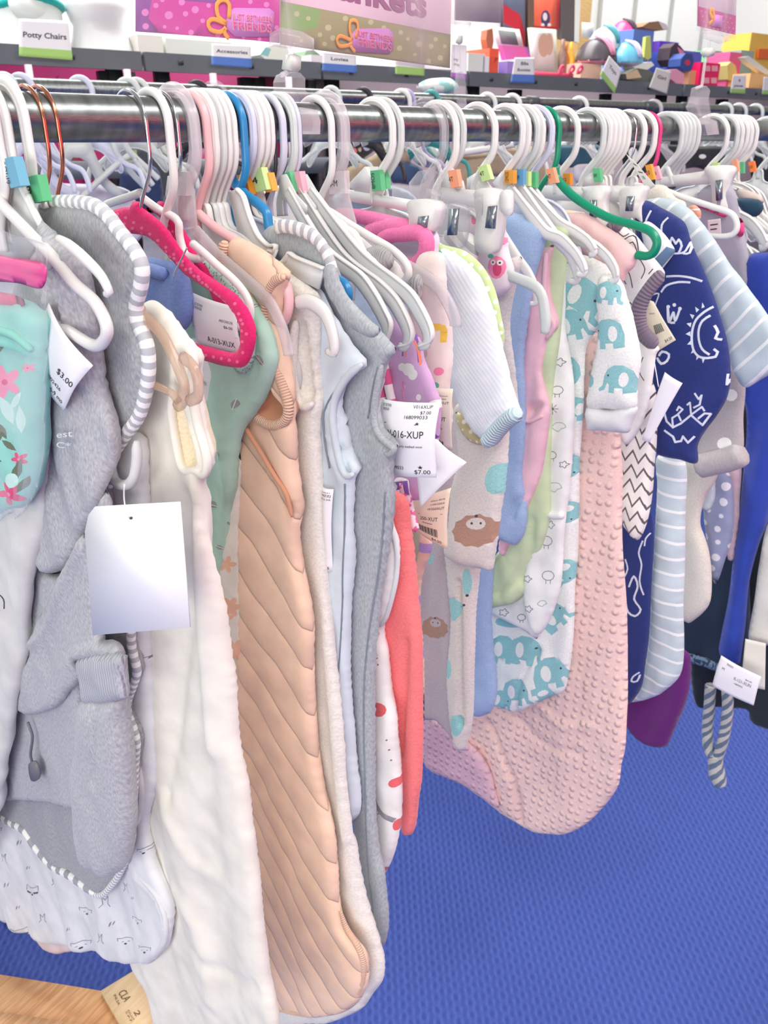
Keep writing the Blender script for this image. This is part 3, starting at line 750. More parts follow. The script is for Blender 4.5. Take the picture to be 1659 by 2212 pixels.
for k, rp in enumerate((1617, 1626)): hanger(rp, 'flat', WH, 'white flat hanger in the last row before the right edge', R=.027, group='white hangers in the last row', span=.13)
hanger(1637, 'flat', WH, 'white flat hanger with a bright orange size tag, near the right edge', R=.027, drop=.016, tag=(1626, 360, 12, 20, -.2, 'brightorange', '10'), span=.13)
hanger(1690, 'flat', WG, 'white clip hanger at the right edge', R=.028, drop=.016, span=.15)
# far right hangers with visible bars and arms
pR = Pl(X=RX(1470))
hh = thing('clothes_hanger', 'white clip hanger turned towards the aisle, its long bar above the striped sleeve', 'hanger', pR.p(1500, 480), 'clothes hangers on the near rail')
part(hh, 'hook', sweep(hook_path(RX(1470), .028, .016)[0], .0046, .0026, pR.n), WG)
part(hh, 'neck', sw(pR, [(1440, 360), (1450, 385), (1455, 400)], .004), WG)
clipbar(hh, pR, [(1428, 383), (1530, 368), (1560, 366), (1560, 392), (1530, 398), (1428, 405)], [(1526, 366), (1540, 358), (1580, 358), (1588, 368), (1580, 390), (1572, 420), (1576, 455), (1546, 456), (1540, 400)], [(1546, 390), (1560, 388), (1560, 430), (1548, 434)])
for k, (pts, lb, rp) in enumerate((([(1500, 490), (1560, 505), (1600, 530), (1622, 560), (1630, 580), (1615, 582)], 'white flat hanger, broad arm curving over grey cloth below the white loop', 1483), ([(1590, 465), (1618, 480), (1640, 505), (1652, 530), (1640, 536)], 'white flat hanger, arm curving at the right edge, upper one', 1492),
                               ([(1618, 545), (1638, 560), (1650, 580), (1652, 595), (1640, 597)], 'white flat hanger, arm curving at the right edge, lower one', 1511), ([(1605, 560), (1622, 575), (1634, 590), (1636, 602)], 'white flat hanger, small arm tip below the broad curved arm', 1501))):
    h, p, x = hanger(rp, 'flat', WG, lb, R=.027, arms=False)
    part(h, 'arm', sw(p, [(pts[0][0] - 90, pts[0][1] - 40)] + pts, .0085, .0028, taper=[1, 1, 1.1, 1.1, 1, .8]), WG)
    part(h, 'arm_rim', sw(p, [(pts[0][0] - 80, pts[0][1] - 50)] + [(a + 6, b - 8) for a, b in pts[:-1]], .0018, .004), WH)
# ================================================================== clothes on the near rail
def F(name, col, kind='cloth', **k): return mat(name, col, kind, **k)
HEA = F('heather_grey_jersey', (176, 178, 180), 'heather', col2=(132, 135, 140))
HEA2 = F('light_heather_velour', (192, 194, 198), 'heather', col2=(148, 151, 158))
HEA3 = F('blue_grey_heather', (178, 184, 188), 'heather', col2=(142, 150, 156))
BIND = F('grey_white_striped_binding', (240, 240, 238), 'stripe', col2=(156, 160, 168), sc=60, bump=.3)
BINDU = BIND
def stripe_u(name, c1, c2, n):
    m = mat(name, c1, 'plain'); nt = m.node_tree; N = nt.nodes; L = nt.links
    uv = N.new('ShaderNodeUVMap'); s = N.new('ShaderNodeSeparateXYZ'); L.new(uv.outputs[0], s.inputs[0])
    a = N.new('ShaderNodeMath'); a.operation = 'MULTIPLY'; a.inputs[1].default_value = n; L.new(s.outputs[0], a.inputs[0])
    f = N.new('ShaderNodeMath'); f.operation = 'FRACT'; L.new(a.outputs[0], f.inputs[0])
    r = N.new('ShaderNodeMapRange'); r.inputs[1].default_value = .48; r.inputs[2].default_value = .53; L.new(f.outputs[0], r.inputs[0])
    x = N.new('ShaderNodeMix'); x.data_type = 'RGBA'; x.inputs[6].default_value = lin(c1); x.inputs[7].default_value = lin(c2); L.new(r.outputs[0], x.inputs[0])
    L.new(x.outputs[2], N['Principled BSDF'].inputs['Base Color']); N['Principled BSDF'].inputs['Roughness'].default_value = .9
    return m
SB = stripe_u('striped_binding', (242, 242, 240), (184, 187, 192), 108)
LG = {}
def seam(root, pts, m, r=.0009):
    """stitch line lying on the front of the last body panel"""
    pl, G = LG['pl'], LG['G']; V = np.asarray(G[0]); uv = np.asarray(G[2]); h = (V - pl.O) @ pl.n
    n = len(V) // 2 + 60; S = cr(pl.st(pts), .006, False); D = []
    for q in S:
        k = np.argsort(((uv[:n] - q) ** 2).sum(1))[:6]; D.append(max(h[k]) * .5 + np.mean(h[k]) * .5)
    D = np.convolve(np.pad(D, 2, 'edge'), np.ones(5) / 5, 'valid')
    return part(root, 'seam', sweep(pl.w(S, D), r, r, pl.n, 5), m)
def garment(name, label, cat, X, outline, m, group=None, pname='body', **k):
    pl = X if isinstance(X, Pl) else Pl(X=X)
    G = patch(pl, outline, **k)
    root = thing(name, label, cat, (pl.O[0], pl.O[1], G[0][:, 2].min()), group); LG['pl'] = pl; LG['G'] = G
    part(root, pname, G, m)
    return root, pl
def gtube(root, name, pl, px, w, m, d=.006, h=None, taper=None, closed=False, label=None):
    if not closed and not taper: taper = [.45, .95] + [1] * 12 + [.95, .45]
    return part(root, name, sw(pl, px, w, h or w, d, taper=taper, closed=closed), m, label=label)

SMT = F('seam_thread', (150, 150, 150)); SMB = F('seam_thread_blue', (128, 140, 150))
# 1 --- teal floral clothes in a zip bag, far left
TEALF = F('teal_floral_jersey', (140, 208, 196), 'cloth'); FPK = F('print_pink', (244, 140, 176)); FDK = F('print_dark_pink', (222, 70, 120)); FGR = F('print_olive', (96, 108, 84)); FPL = F('print_pale_teal', (196, 232, 222)); FWH = F('print_white', (240, 240, 236))
def flower(x, y, r, m=1, m2=2, n=5, rot=0):
    o = []
    for k in range(n):
        a = rot + 2 * math.pi * k / n; o.append((circ(x + r * .55 * math.cos(a), y + r * .55 * math.sin(a), r * .52, r * .3, rot=a), m))
    return o + [(circ(x, y, r * .18), m2)]
def leaf(x, y, l, w, rot, m):
    c, s = math.cos(rot), math.sin(rot)
    return ([(x + a * l * c - b * w * s, y + a * l * s + b * w * c) for a, b in ((-1, 0), (-.5, .7), (0, 1), (.5, .7), (1, 0), (.5, -.7), (0, -1), (-.5, -.7))], m)
pr = flower(38, 820, 36, rot=.6) + flower(86, 790, 10, rot=.6) + flower(46, 1060, 26, 2, 1, rot=.6) + flower(68, 985, 15, 2, 1, rot=.6)
pr += [leaf(16, 752, 26, 9, -.3, 3), leaf(4, 742, 20, 6, .5, 3), leaf(2, 920, 20, 10, 1.2, 3), leaf(20, 945, 22, 8, -.9, 3), leaf(32, 925, 20, 8, 1.0, 3), leaf(48, 955, 20, 7, 0.6, 3), leaf(18, 985, 18, 7, .2, 3), leaf(64, 1010, 28, 9, 1.9, 3), leaf(72, 1040, 20, 7, 2.1, 3), leaf(6, 1010, 14, 8, .9, 3),
       leaf(40, 880, 34, 13, 1.1, 4), leaf(70, 900, 30, 11, 1.5, 4), leaf(20, 862, 22, 9, .2, 4), leaf(60, 860, 24, 8, 2.2, 4), (circ(54, 1030, 12, 16), 4)]
g, p = garment('baby_outfit', 'teal floral baby outfit folded inside the clear zip bag at the left edge', 'clothes', .258, [(-60, 640), (20, 640), (60, 648), (88, 672), (99, 700), (100, 760), (99, 830), (97, 900), (93, 980), (82, 1050), (60, 1090), (30, 1098), (-60, 1090)], [TEALF, FPK, FDK, FGR, FPL], t=.010, prints=pr, fold=(.003, 26, 14, 2), res=.005, ridges=[([(0, 735), (50, 738), (100, 760)], .004, .003)])
gtube(g, 'waistband', p, [(-60, 703), (30, 710), (70, 725), (97, 752)], .0035, TEALF, d=.010)
part(g, 'pink_trim', patch(Pl(X=.2525), [(-60, 626), (20, 634), (52, 646), (56, 658), (40, 664), (-60, 655)], .003, fold=(.002, 30, 30, 1), res=.005), FDK)
BAG = mat('clear_bag_film', (244, 246, 248), 'clear', rough=.08, trans=.93)
bag = thing('zip_bag', 'clear plastic zip bag with a magenta seal, hung at the left edge', 'bag', Pl(X=.25).p(0, 1110))
pbg = Pl(X=.2475)
part(bag, 'film', patch(pbg, [(-60, 506), (40, 512), (100, 528), (106, 545), (101, 600), (104, 720), (103, 860), (99, 980), (86, 1050), (70, 1082), (33, 1122), (30, 1108), (-60, 1104)], .0012, fold=(.004, 20, 12, 5), res=.006), BAG)
part(bag, 'zip_seal', patch(pbg.off(.004), [(-60, 545), (20, 555), (97, 572), (92, 622), (40, 612), (-60, 598)], .0006, fold=(.001, 20, 5, 3), ridges=[([(-50, 560), (20, 568), (94, 586)], .002, .001), ([(-50, 578), (20, 588), (92, 608)], .002, .001)], res=.003), mat('magenta_seal', (232, 86, 150), rough=.3))
# 2 --- off-white sack, left edge
OFF = F('pale_grey_white_jersey', (214, 214, 210)); DKP = F('print_dark', (70, 66, 70))
pr = stroke([(-4, 1280), (10, 1275), (20, 1290), (22, 1310)], 1.6, 1) + stroke([(0, 1330), (10, 1300), (4, 1290)], 1.6, 1) + stroke([(-2, 1350), (8, 1325), (16, 1312)], 3, 1) + [(circ(2, 1340, 10, 18), 1)]
garment('sleep_sack', 'pale off-white sleep sack hanging below the zip bag at the left edge', 'sleep sack', .270, [(-80, 820), (60, 800), (95, 830), (106, 880), (105, 960), (98, 1030), (92, 1100), (84, 1180), (72, 1270), (58, 1362), (40, 1506), (27, 1600), (18, 1690), (0, 1756), (-60, 1840)], [OFF, DKP], t=.008, prints=pr, fold=(.007, 20, 2, 3), group='baby sleep sacks')
# 3 --- grey romper with embroidery
rom, p = garment('baby_romper', 'heather grey baby romper with white embroidery and a zip, draped over the left white hanger', 'romper', .288,
    [(30, 1400), (60, 1440), (175, 1430), (180, 1500), (183, 1600), (175, 1700), (176, 1748), (120, 1740), (60, 1728), (12, 1722), (16, 1640), (-20, 1560), (-10, 1450)], HEA2, t=.006, fold=(.004, 18, 3, 4), pname='lower_body')
p3 = Pl(X=.281)
pr = []
part(rom, 'left_sleeve', patch(p3, [(84, 478), (100, 486), (122, 502), (150, 532), (176, 555), (186, 600), (196, 690), (200, 760), (212, 860), (232, 920), (236, 975), (228, 1040), (222, 1075), (205, 1120), (186, 1152), (170, 1190), (150, 1222), (120, 1235), (96, 1218), (93, 1150), (97, 1060), (100, 980), (108, 920), (114, 880), (100, 800), (92, 700), (90, 600), (84, 540)], .008, fold=(.008, 38, 5, 6), res=.005,
     ridges=[([(126, 520), (136, 600), (140, 700), (150, 760)], .008, .005), ([(160, 560), (165, 640), (172, 740), (185, 820)], .008, .005), ([(110, 560), (115, 680), (118, 760)], .007, .005)]), HEA2)
part(rom, 'body_fold', patch(Pl(X=.284), [(85, 1210), (110, 1240), (150, 1225), (190, 1150), (225, 1050), (238, 1085), (244, 1120), (200, 1290), (160, 1420), (60, 1500), (20, 1470), (50, 1380), (66, 1290)], .005, fold=(.004, 30, 4, 8)), HEA2)
part(rom, 'front_flap', patch(Pl(X=.277), [(184, 1150), (196, 1200), (204, 1290), (214, 1376), (245, 1385), (262, 1410), (266, 1424), (230, 1428), (190, 1424), (172, 1425), (178, 1450), (172, 1475), (150, 1495), (118, 1530), (75, 1543), (52, 1540), (39, 1525), (44, 1490), (62, 1430), (84, 1340), (130, 1245)], .006, fold=(.004, 26, 4, 7), res=.005, ridges=[([(60, 1392), (100, 1370), (150, 1260), (190, 1160)], .005, .005), ([(165, 1428), (190, 1405), (230, 1398)], .005, .005)]), HEA2)
part(rom, 'cuff', patch(Pl(X=.274), [(172, 1420), (200, 1408), (262, 1412), (268, 1450), (272, 1490), (274, 1508), (240, 1518), (200, 1521), (184, 1512), (180, 1470)], .008, fold=(.002, 50, 5, 9), res=.005), F('grey_rib', (184, 188, 196), 'rib', sc=260))
part(rom, 'right_leg', patch(Pl(X=.279), [(184, 1508), (225, 1500), (262, 1508), (268, 1560), (275, 1620), (279, 1700), (283, 1780), (276, 1850), (262, 1880), (235, 1888), (205, 1872), (184, 1835), (174, 1780), (168, 1700), (174, 1600)], .016, r=.024, fold=(.004, 30, 5, 10), res=.005, ridges=[([(228, 1520), (232, 1600), (228, 1680)], -.006, .005)]), HEA2)
WTH = mat('white_thread', (236, 238, 240), rough=.7)
fe = Pl(X=.281).off(.017)
def ptext(pl, px, py, w, h, d=0.0, rot=0.0):
    a = pl.st([(px, py)])[0]; bq = pl.st([(px + w, py + w * math.tan(rot))])[0]; cq = pl.st([(px, py - h)])[0]
    return lambda q: pl.w(a + np.outer(np.asarray(q)[:, 0], bq - a) + np.outer(np.asarray(q)[:, 1], cq - a), d)
part(rom, 'embroidery', merge([put_text(ptext(fe, 122, 946, 34, 18, rot=-.1), [('est', 0, 0, .8, 1.0)]), put_text(ptext(fe, 122, 968, 34, 16, rot=.1), [('C*', 0, .1, .8, .9)])]), WTH, smooth=False)
zp = part(rom, 'zipper', sw(p.off(.013), [(60, 1560), (70, 1590), (66, 1630), (70, 1650)], .0016), mat('dark_zip', (110, 114, 120), rough=.5))
part(zp, 'zip_pull', plate(p.off(.014), [(64, 1650), (78, 1646), (86, 1672), (80, 1686), (68, 1682)], .003, smooth=True), mat('zip_pull_grey', (118, 116, 120), rough=.4))
# 4 --- heather wrap with striped binding
WR = [(88, 452), (110, 438), (152, 436), (203, 443), (235, 465), (260, 498), (289, 534), (309, 574), (307, 617), (297, 660), (302, 700), (320, 744), (324, 798), (318, 845), (304, 895), (271, 942), (246, 986), (240, 1051), (245, 1090), (270, 1150), (290, 1240), (293, 1320), (293, 1390), (304, 1440), (302, 1460), (284, 1510), (284, 1535), (296, 1570), (303, 1600), (300, 1640), (298, 1700), (293, 1760), (292, 1810), (276, 1860), (250, 1905), (217, 1929), (163, 1889), (119, 1864), (83, 1824), (60, 1790), (10, 1760), (-60, 1700), (-60, 900), (20, 640), (70, 520)]
wr, p = garment('baby_wrap', 'heather grey hooded baby wrap edged with grey and white striped binding', 'wrap', .303, WR, HEA, t=.0065, fold=(.004, 16, 3, 11), res=.006)
gtube(wr, 'binding', p, WR[:18], .0052, SB, d=.001, label='striped binding round the hood')
gtube(wr, 'binding', p, WR[20:37], .0042, SB, d=.004, label='striped binding of the side edge')
gtube(wr, 'binding', p, WR[35:42], .0062, stripe_u('bold_striped_binding', (242, 242, 240), (160, 164, 170), 34), d=.004, label='striped binding of the lower edge')
gtube(wr, 'binding', p, [(232, 1000), (232, 1040), (236, 1070), (244, 1092)], .005, SB, d=.006)
# 5 --- raccoon print sack
RAC = F('white_woodland_jersey', (226, 227, 228)); GP = F('print_grey', (128, 130, 138)); GPD = F('print_charcoal', (62, 62, 68))
def animal(x, y, s, kind, rot=0):
    o = []
    if kind == 'bear':
        o += stroke([(x - s, y - s * .2), (x - s * 1.1, y - s * .6), (x - s * .6, y - s * .5), (x, y - s * .6), (x + s * .6, y - s * .5), (x + s * 1.1, y - s * .5), (x + s, y - s * .1)], 1.4, 1) + [(circ(x, y + s * .3, s * .2, s * .14), 2)] + stroke([(x - s * .5, y), (x - s * .3, y - s * .05)], 1.4, 1) + stroke([(x + s * .3, y - s * .05), (x + s * .5, y)], 1.4, 1)
    elif kind == 'rac':
        o += stroke([(x - s, y), (x - s * .9, y - s * .8), (x - s * .4, y - s * .4), (x + s * .4, y - s * .4), (x + s * .9, y - s * .7), (x + s, y)], 1.4, 1) + [([(x - s, y + s * .05), (x - s * .1, y + s * .3), (x - s * .3, y + s * .5), (x - s * .9, y + s * .4)], 2), ([(x + s, y + s * .1), (x + s * .1, y + s * .3), (x + s * .3, y + s * .5), (x + s * .9, y + s * .4)], 2), (circ(x, y + s * .6, s * .16), 2)]
    elif kind == 'bun':
        o += stroke([(x - s * .3, y), (x - s * .5, y - s), (x - s * .1, y - s * .5), (x + s * .3, y - s * 1.1), (x + s * .25, y), (x + s * .5, y + s * .4)], 1.4, 1) + stroke([(x - s * .3, y), (x - s * .6, y + s * .3)], 1.4, 1)
    elif kind == 'drop':
        o += [leaf(x, y, s * .5, s * .14, 1.9, 1), leaf(x + s * .5, y - s * .1, s * .4, s * .1, 1.9, 1)]
    return o
pr = []
for a in ((80, 1917, 15, 'rac'), (195, 1965, 16, 'bear'), (5, 1786, 14, 'bear'), (52, 2008, 15, 'rac'), (185, 2036, 15, 'bear'), (240, 1945, 16, 'bun'), (25, 1850, 14, 'bun'), (235, 2020, 14, 'bun'), (70, 1868, 10, 'drop'), (48, 1815, 14, 'drop'), (22, 1905, 14, 'drop'), (45, 1955, 10, 'drop'), (160, 1998, 10, 'drop'), (250, 1988, 12, 'drop'), (105, 1980, 13, 'bun'), (280, 2028, 14, 'bear'), (283, 1915, 14, 'bun'), (300, 1930, 9, 'drop'), (312, 1980, 14, 'bear'), (330, 2040, 14, 'bear'), (325, 1830, 11, 'bear'), (318, 1420, 10, 'bear'), (125, 1905, 11, 'bun')): pr += animal(*a)
rc, p = garment('sleep_sack', 'white sleep sack with grey raccoon and bear print and a long curved zip', 'sleep sack', .3165, [(245, 960), (258, 940), (300, 935), (312, 960), (317, 1060), (322, 1200), (328, 1400), (334, 1520), (340, 1620), (338, 1690), (326, 1750), (322, 1790), (336, 1850), (355, 1900), (374, 1945), (380, 1985), (372, 2030), (350, 2062), (320, 2080), (270, 2080), (220, 2062), (150, 2048), (80, 2026), (25, 2000), (-10, 1980), (-60, 1940), (-60, 1100), (180, 960)], [RAC, GP, GPD], t=.008, prints=pr, fold=(.006, 16, 4, 13), res=.006, group='baby sleep sacks',
    ridges=[([(292, 1830), (312, 1880), (350, 1925), (368, 1965), (372, 2000), (360, 2040), (320, 2068)], .004, .003)])
gtube(rc, 'zip_welt', p, [(300, 1560), (312, 1620), (322, 1690), (316, 1750), (298, 1790), (289, 1828), (298, 1860), (330, 1895), (355, 1925), (372, 1970), (370, 2020), (345, 2056)], .0035, F('white_piping', (224, 226, 226)), d=.009)
gtube(rc, 'neck_binding', p.off(.012), [(254, 975), (250, 1005), (256, 1032), (270, 1044), (288, 1042), (300, 1025), (306, 990), (305, 950)], .0042, F('white_rib', (216, 218, 220)), d=.004)
PKH = F('pale_pink_jersey', (224, 206, 206))
garment('baby_gown', 'pale pink hem of a gown peeking out below the raccoon sleep sack', 'gown', .3215, [(70, 1985), (150, 1990), (168, 2046), (150, 2056), (120, 2060), (98, 2050), (80, 2028)], PKH, t=.005, fold=(.003, 20, 5, 5))
# 6 --- cream fleece sack
CRM = F('cream_fleece', (236, 232, 220), 'cloth'); CRL = F('cream_sherpa_lining', (236, 222, 190), 'fleece')
AH = [(392, 800), (388, 840), (386, 886), (388, 905), (395, 950), (405, 998), (418, 1014), (438, 1012), (446, 996), (443, 970), (434, 935), (424, 900), (414, 872), (404, 830)]
cs, p = garment('sleep_sack', 'long cream fleece sleep sack with an open armhole, left of the peach quilted one', 'sleep sack', .328,
    [(300, 668), (312, 652), (330, 650), (350, 665), (372, 692), (400, 724), (428, 752), (436, 775), (432, 810), (436, 870), (448, 940), (461, 985), (459, 1012), (450, 1032), (452, 1060), (460, 1130), (475, 1210), (490, 1300), (502, 1400), (512, 1500), (517, 1600), (534, 1700), (546, 1800), (560, 1900), (570, 2000), (581, 2100), (592, 2250), (360, 2240), (332, 2150), (290, 2085), (270, 2000), (250, 1700), (240, 1300), (260, 1000), (290, 800)],
    [CRM, CRL], t=.008, prints=[(AH, 1)], dents=[(AH, .009)], fold=(.008, 13, 1.6, 14), res=.006, group='baby sleep sacks', ridges=[([(455, 1060), (462, 1250), (470, 1400), (480, 1600)], .007, .012), ([(420, 1080), (415, 1300), (400, 1500), (380, 1700)], -.008, .012), ([(390, 1750), (440, 1850), (500, 1900)], .004, .012), ([(440, 2050), (500, 2100), (560, 2120)], -.004, .010), ([(400, 1900), (450, 2000), (470, 2150)], .005, .012)])
gtube(cs, 'armhole_rim', p, AH[:1] + AH[2:8] + [(456, 1020), (462, 995), (456, 960), (444, 920), (436, 880), (430, 820), (434, 780), (424, 756), (404, 752), (392, 770)], .0036, CRM, d=.006, closed=True)
# 7 --- blue fleece on pink hanger
BLF = F('periwinkle_fleece', (118, 146, 206), 'fleece')
bf, p = garment('baby_trousers', 'cornflower blue fleece trousers folded below the front pink velvet hanger', 'trousers', .402, [(290, 580), (318, 556), (350, 560), (385, 572), (404, 600), (413, 650), (411, 690), (398, 718), (380, 722), (360, 706), (345, 690), (320, 660), (280, 640)], BLF, t=.009, fold=(.004, 40, 14, 4), res=.005, ridges=[([(310, 582), (350, 588), (378, 592)], -.004, .002)])
gtube(bf, 'waistband', p, [(300, 574), (340, 580), (376, 592)], .0055, BLF, d=.008)
part(bf, 'safety_pin', sw(p.off(.018), [(375, 600), (377, 590), (392, 560), (404, 535)], .0007), CHR)
# 8 --- mint leaf-print sack
MNT = F('mint_muslin', (176, 214, 196)); MLF = F('print_grey_leaf', (150, 158, 156)); 
pr = []
for x, y, r, s in ((575, 775, .9, 15), (546, 690, 1.2, 10), (467, 925, .2, 10), (525, 868, 1.9, 12), (494, 975, 1.6, 9), (466, 1088, .3, 13), (500, 1130, 1, 8), (552, 660, 2, 8), (480, 1180, .5, 9)):
    pr += [leaf(x, y, s, s * .55, r, 1)] + stroke([(x - s * math.cos(r), y - s * math.sin(r)), (x + s * math.cos(r), y + s * math.sin(r))], 1.4, 2)
ms, p = garment('sleep_sack', 'mint green sleep sack with a scattered grey leaf print and mesh shoulder', 'sleep sack', .4315, [(380, 540), (440, 556), (475, 575), (510, 610), (545, 650), (578, 700), (597, 765), (592, 810), (576, 850), (552, 890), (530, 930), (520, 980), (515, 1050), (502, 1100), (497, 1160), (482, 1240), (470, 1330), (420, 1330), (400, 1000), (380, 800), (360, 640)], [MNT, MLF, FWH], t=.009, prints=pr, fold=(.006, 22, 3, 15), res=.005, group='baby sleep sacks', ridges=[([(560, 700), (572, 770), (540, 850), (512, 920), (500, 1000)], -.003, .002)])
part(ms, 'mesh_shoulder', patch(p.off(.011), [(438, 570), (470, 580), (505, 615), (530, 650), (548, 690), (553, 735), (548, 780), (530, 808), (505, 795), (490, 700), (450, 620)], .002, fold=(.001, 10, 5, 2)), F('mint_mesh', (178, 206, 192), 'mesh', col2=(120, 134, 128)))
# 9 --- white piece with peach flowers
FLW = F('cream_peach_floral_base', (232, 228, 216)); FPE = F('print_peach', (240, 188, 160)); TAN = F('tan_jersey', (222, 200, 172))
pr = flower(505, 1308, 22, 1, 1, 6) + flower(490, 1330, 20, 1, 1, 5) + flower(513, 1402, 24, 1, 1, 6) + flower(500, 1215, 18, 1, 1) + flower(500, 1395, 18, 1, 1)
garment('baby_romper', 'off-white baby romper with faded peach flowers, a slim strip left of the peach sack', 'romper', .4365, [(500, 1010), (518, 980), (522, 1100), (524, 1200), (526, 1330), (524, 1420), (505, 1426), (470, 1410), (430, 1300), (440, 1050)], [FLW, FPE], t=.005, prints=pr, fold=(.003, 20, 3, 3))
garment('baby_trousers', 'tan baby trousers, a slim strip under the peach-flowered romper', 'trousers', .4385, [(470, 1380), (524, 1400), (528, 1560), (524, 1690), (516, 1640), (512, 1540), (490, 1460)], TAN, t=.004, fold=(.002, 20, 3, 3))
# 10 --- peach quilted sack
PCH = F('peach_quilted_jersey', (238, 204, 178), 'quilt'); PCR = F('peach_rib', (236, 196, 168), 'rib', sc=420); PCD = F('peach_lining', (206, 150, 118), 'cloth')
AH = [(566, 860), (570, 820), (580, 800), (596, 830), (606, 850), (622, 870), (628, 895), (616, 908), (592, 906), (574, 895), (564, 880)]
ps, p = garment('sleep_sack', 'peach quilted sleep sack with rib-trimmed armholes and a rounded hem', 'sleep sack', .4435,
    [(494, 560), (494, 522), (508, 513), (530, 520), (560, 536), (592, 558), (620, 580), (628, 600), (620, 616), (612, 640), (608, 700), (618, 760), (628, 810), (634, 860), (634, 905), (638, 960), (640, 1010), (648, 1060), (650, 1110), (645, 1160), (650, 1205), (662, 1260), (674, 1310), (680, 1360), (678, 1440), (680, 1520), (684, 1600), (692, 1660), (702, 1708), (720, 1773), (731, 1831), (737, 1907), (742, 1961), (753, 1998), (775, 2030), (793, 2062), (798, 2095), (795, 2128), (775, 2164), (735, 2187), (681, 2195), (637, 2190), (590, 2176), (572, 2120), (558, 1950), (538, 1850), (514, 1700), (511, 1550), (518, 1450), (517, 1200), (513, 1000), (500, 860), (480, 640)],
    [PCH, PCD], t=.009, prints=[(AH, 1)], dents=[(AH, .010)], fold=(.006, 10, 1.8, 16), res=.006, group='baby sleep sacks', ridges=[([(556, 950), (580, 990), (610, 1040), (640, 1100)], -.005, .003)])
gtube(ps, 'zip_fold', p, [(540, 900), (555, 930), (580, 970), (610, 1020), (635, 1060), (648, 1110)], .0022, PCD, d=.0095, label='brown zip along the left front')
gtube(ps, 'armhole_rib', p, [(548, 850), (556, 876), (568, 900), (590, 914), (614, 914), (630, 898), (632, 870), (620, 830), (604, 780)], .0048, PCR, d=.005)
gtube(ps, 'shoulder_rib', p, [(626, 596), (608, 604), (596, 622), (588, 650), (586, 690), (592, 740)], .0042, PCR, d=.006)
gtube(ps, 'neck_rib', p, [(496, 520), (494, 560), (498, 600)], .0052, PCR, d=.005)
gtube(ps, 'hem_piping', p, [(742, 1960), (756, 2000), (778, 2034), (790, 2064), (792, 2094), (786, 2124), (766, 2156), (730, 2176), (681, 2184), (637, 2180), (590, 2166)], .0036, PCR, d=.005)
# 11 --- ivory fleece sack
IVF = F('ivory_fleece', (232, 230, 222), 'fleece')
AH = [(648, 700), (660, 682), (672, 700), (676, 760), (682, 820), (686, 866), (676, 874), (664, 870), (654, 850), (648, 810), (645, 760)]
iv, p = garment('sleep_sack', 'ivory fleece sleep sack with a long narrow armhole, right of the peach one', 'sleep sack', .466,
    [(560, 590), (590, 570), (612, 578), (640, 600), (668, 622), (686, 639), (684, 670), (686, 720), (684, 780), (690, 850), (692, 880), (688, 900), (686, 940), (690, 1000), (696, 1090), (702, 1170), (708, 1240), (714, 1300), (724, 1362), (732, 1440), (742, 1520), (752, 1610), (758, 1680), (768, 1763), (778, 1835), (790, 1910), (804, 1980), (818, 2035), (829, 2088), (826, 2118), (804, 2148), (782, 2178), (731, 2201), (663, 2212), (594, 2200), (540, 2100), (560, 1600), (560, 1000), (540, 700)],
    [IVF], t=.009, dents=[(AH, .010)], fold=(.006, 14, 1.5, 17), res=.006, group='baby sleep sacks', ridges=[([(700, 1000), (712, 1200), (722, 1420), (745, 1640), (765, 1800)], .004, .005)])
gtube(iv, 'armhole_rim', p, [(650, 690), (646, 740), (645, 790), (650, 840), (658, 868), (672, 876), (688, 868)], .004, IVF, d=.006)
# 12 --- pale blue sack
PBL = F('pale_ice_blue_velour', (208, 220, 228))
pr = []
AH = [(732, 905), (738, 880), (744, 920), (752, 970), (764, 1002), (774, 1012), (766, 1026), (752, 1022), (742, 1000), (735, 960)]
pb_, p = garment('sleep_sack', 'pale ice-blue velour sleep sack with a stitched armhole edge', 'sleep sack', .480,
    [(640, 610), (680, 612), (704, 650), (732, 700), (762, 742), (793, 776), (795, 790), (772, 806), (752, 830), (740, 862), (740, 890), (748, 930), (758, 975), (776, 1004), (778, 1020), (770, 1032), (767, 1072), (765, 1140), (770, 1190), (768, 1240), (761, 1300), (760, 1370), (758, 1440), (762, 1520), (770, 1640), (775, 1760), (700, 1760), (640, 1400), (620, 1000)],
    [PBL], t=.008, dents=[(AH, .012)], fold=(.005, 16, 1.8, 18), res=.006, group='baby sleep sacks', ridges=[([(768, 808), (742, 835), (722, 880), (722, 930), (736, 1000), (748, 1030)], .003, .002)])
seam(pb_, [(758, 1040), (756, 1200), (750, 1350), (744, 1500)], SMB)
seam(pb_, [(764, 812), (735, 842), (716, 885), (716, 935), (730, 1005)], SMB)
gtube(pb_, 'armhole_rim', p, [(793, 784), (766, 806), (744, 838), (732, 870), (730, 910), (737, 960), (748, 1005), (760, 1024), (774, 1020)], .0036, PBL, d=.006)
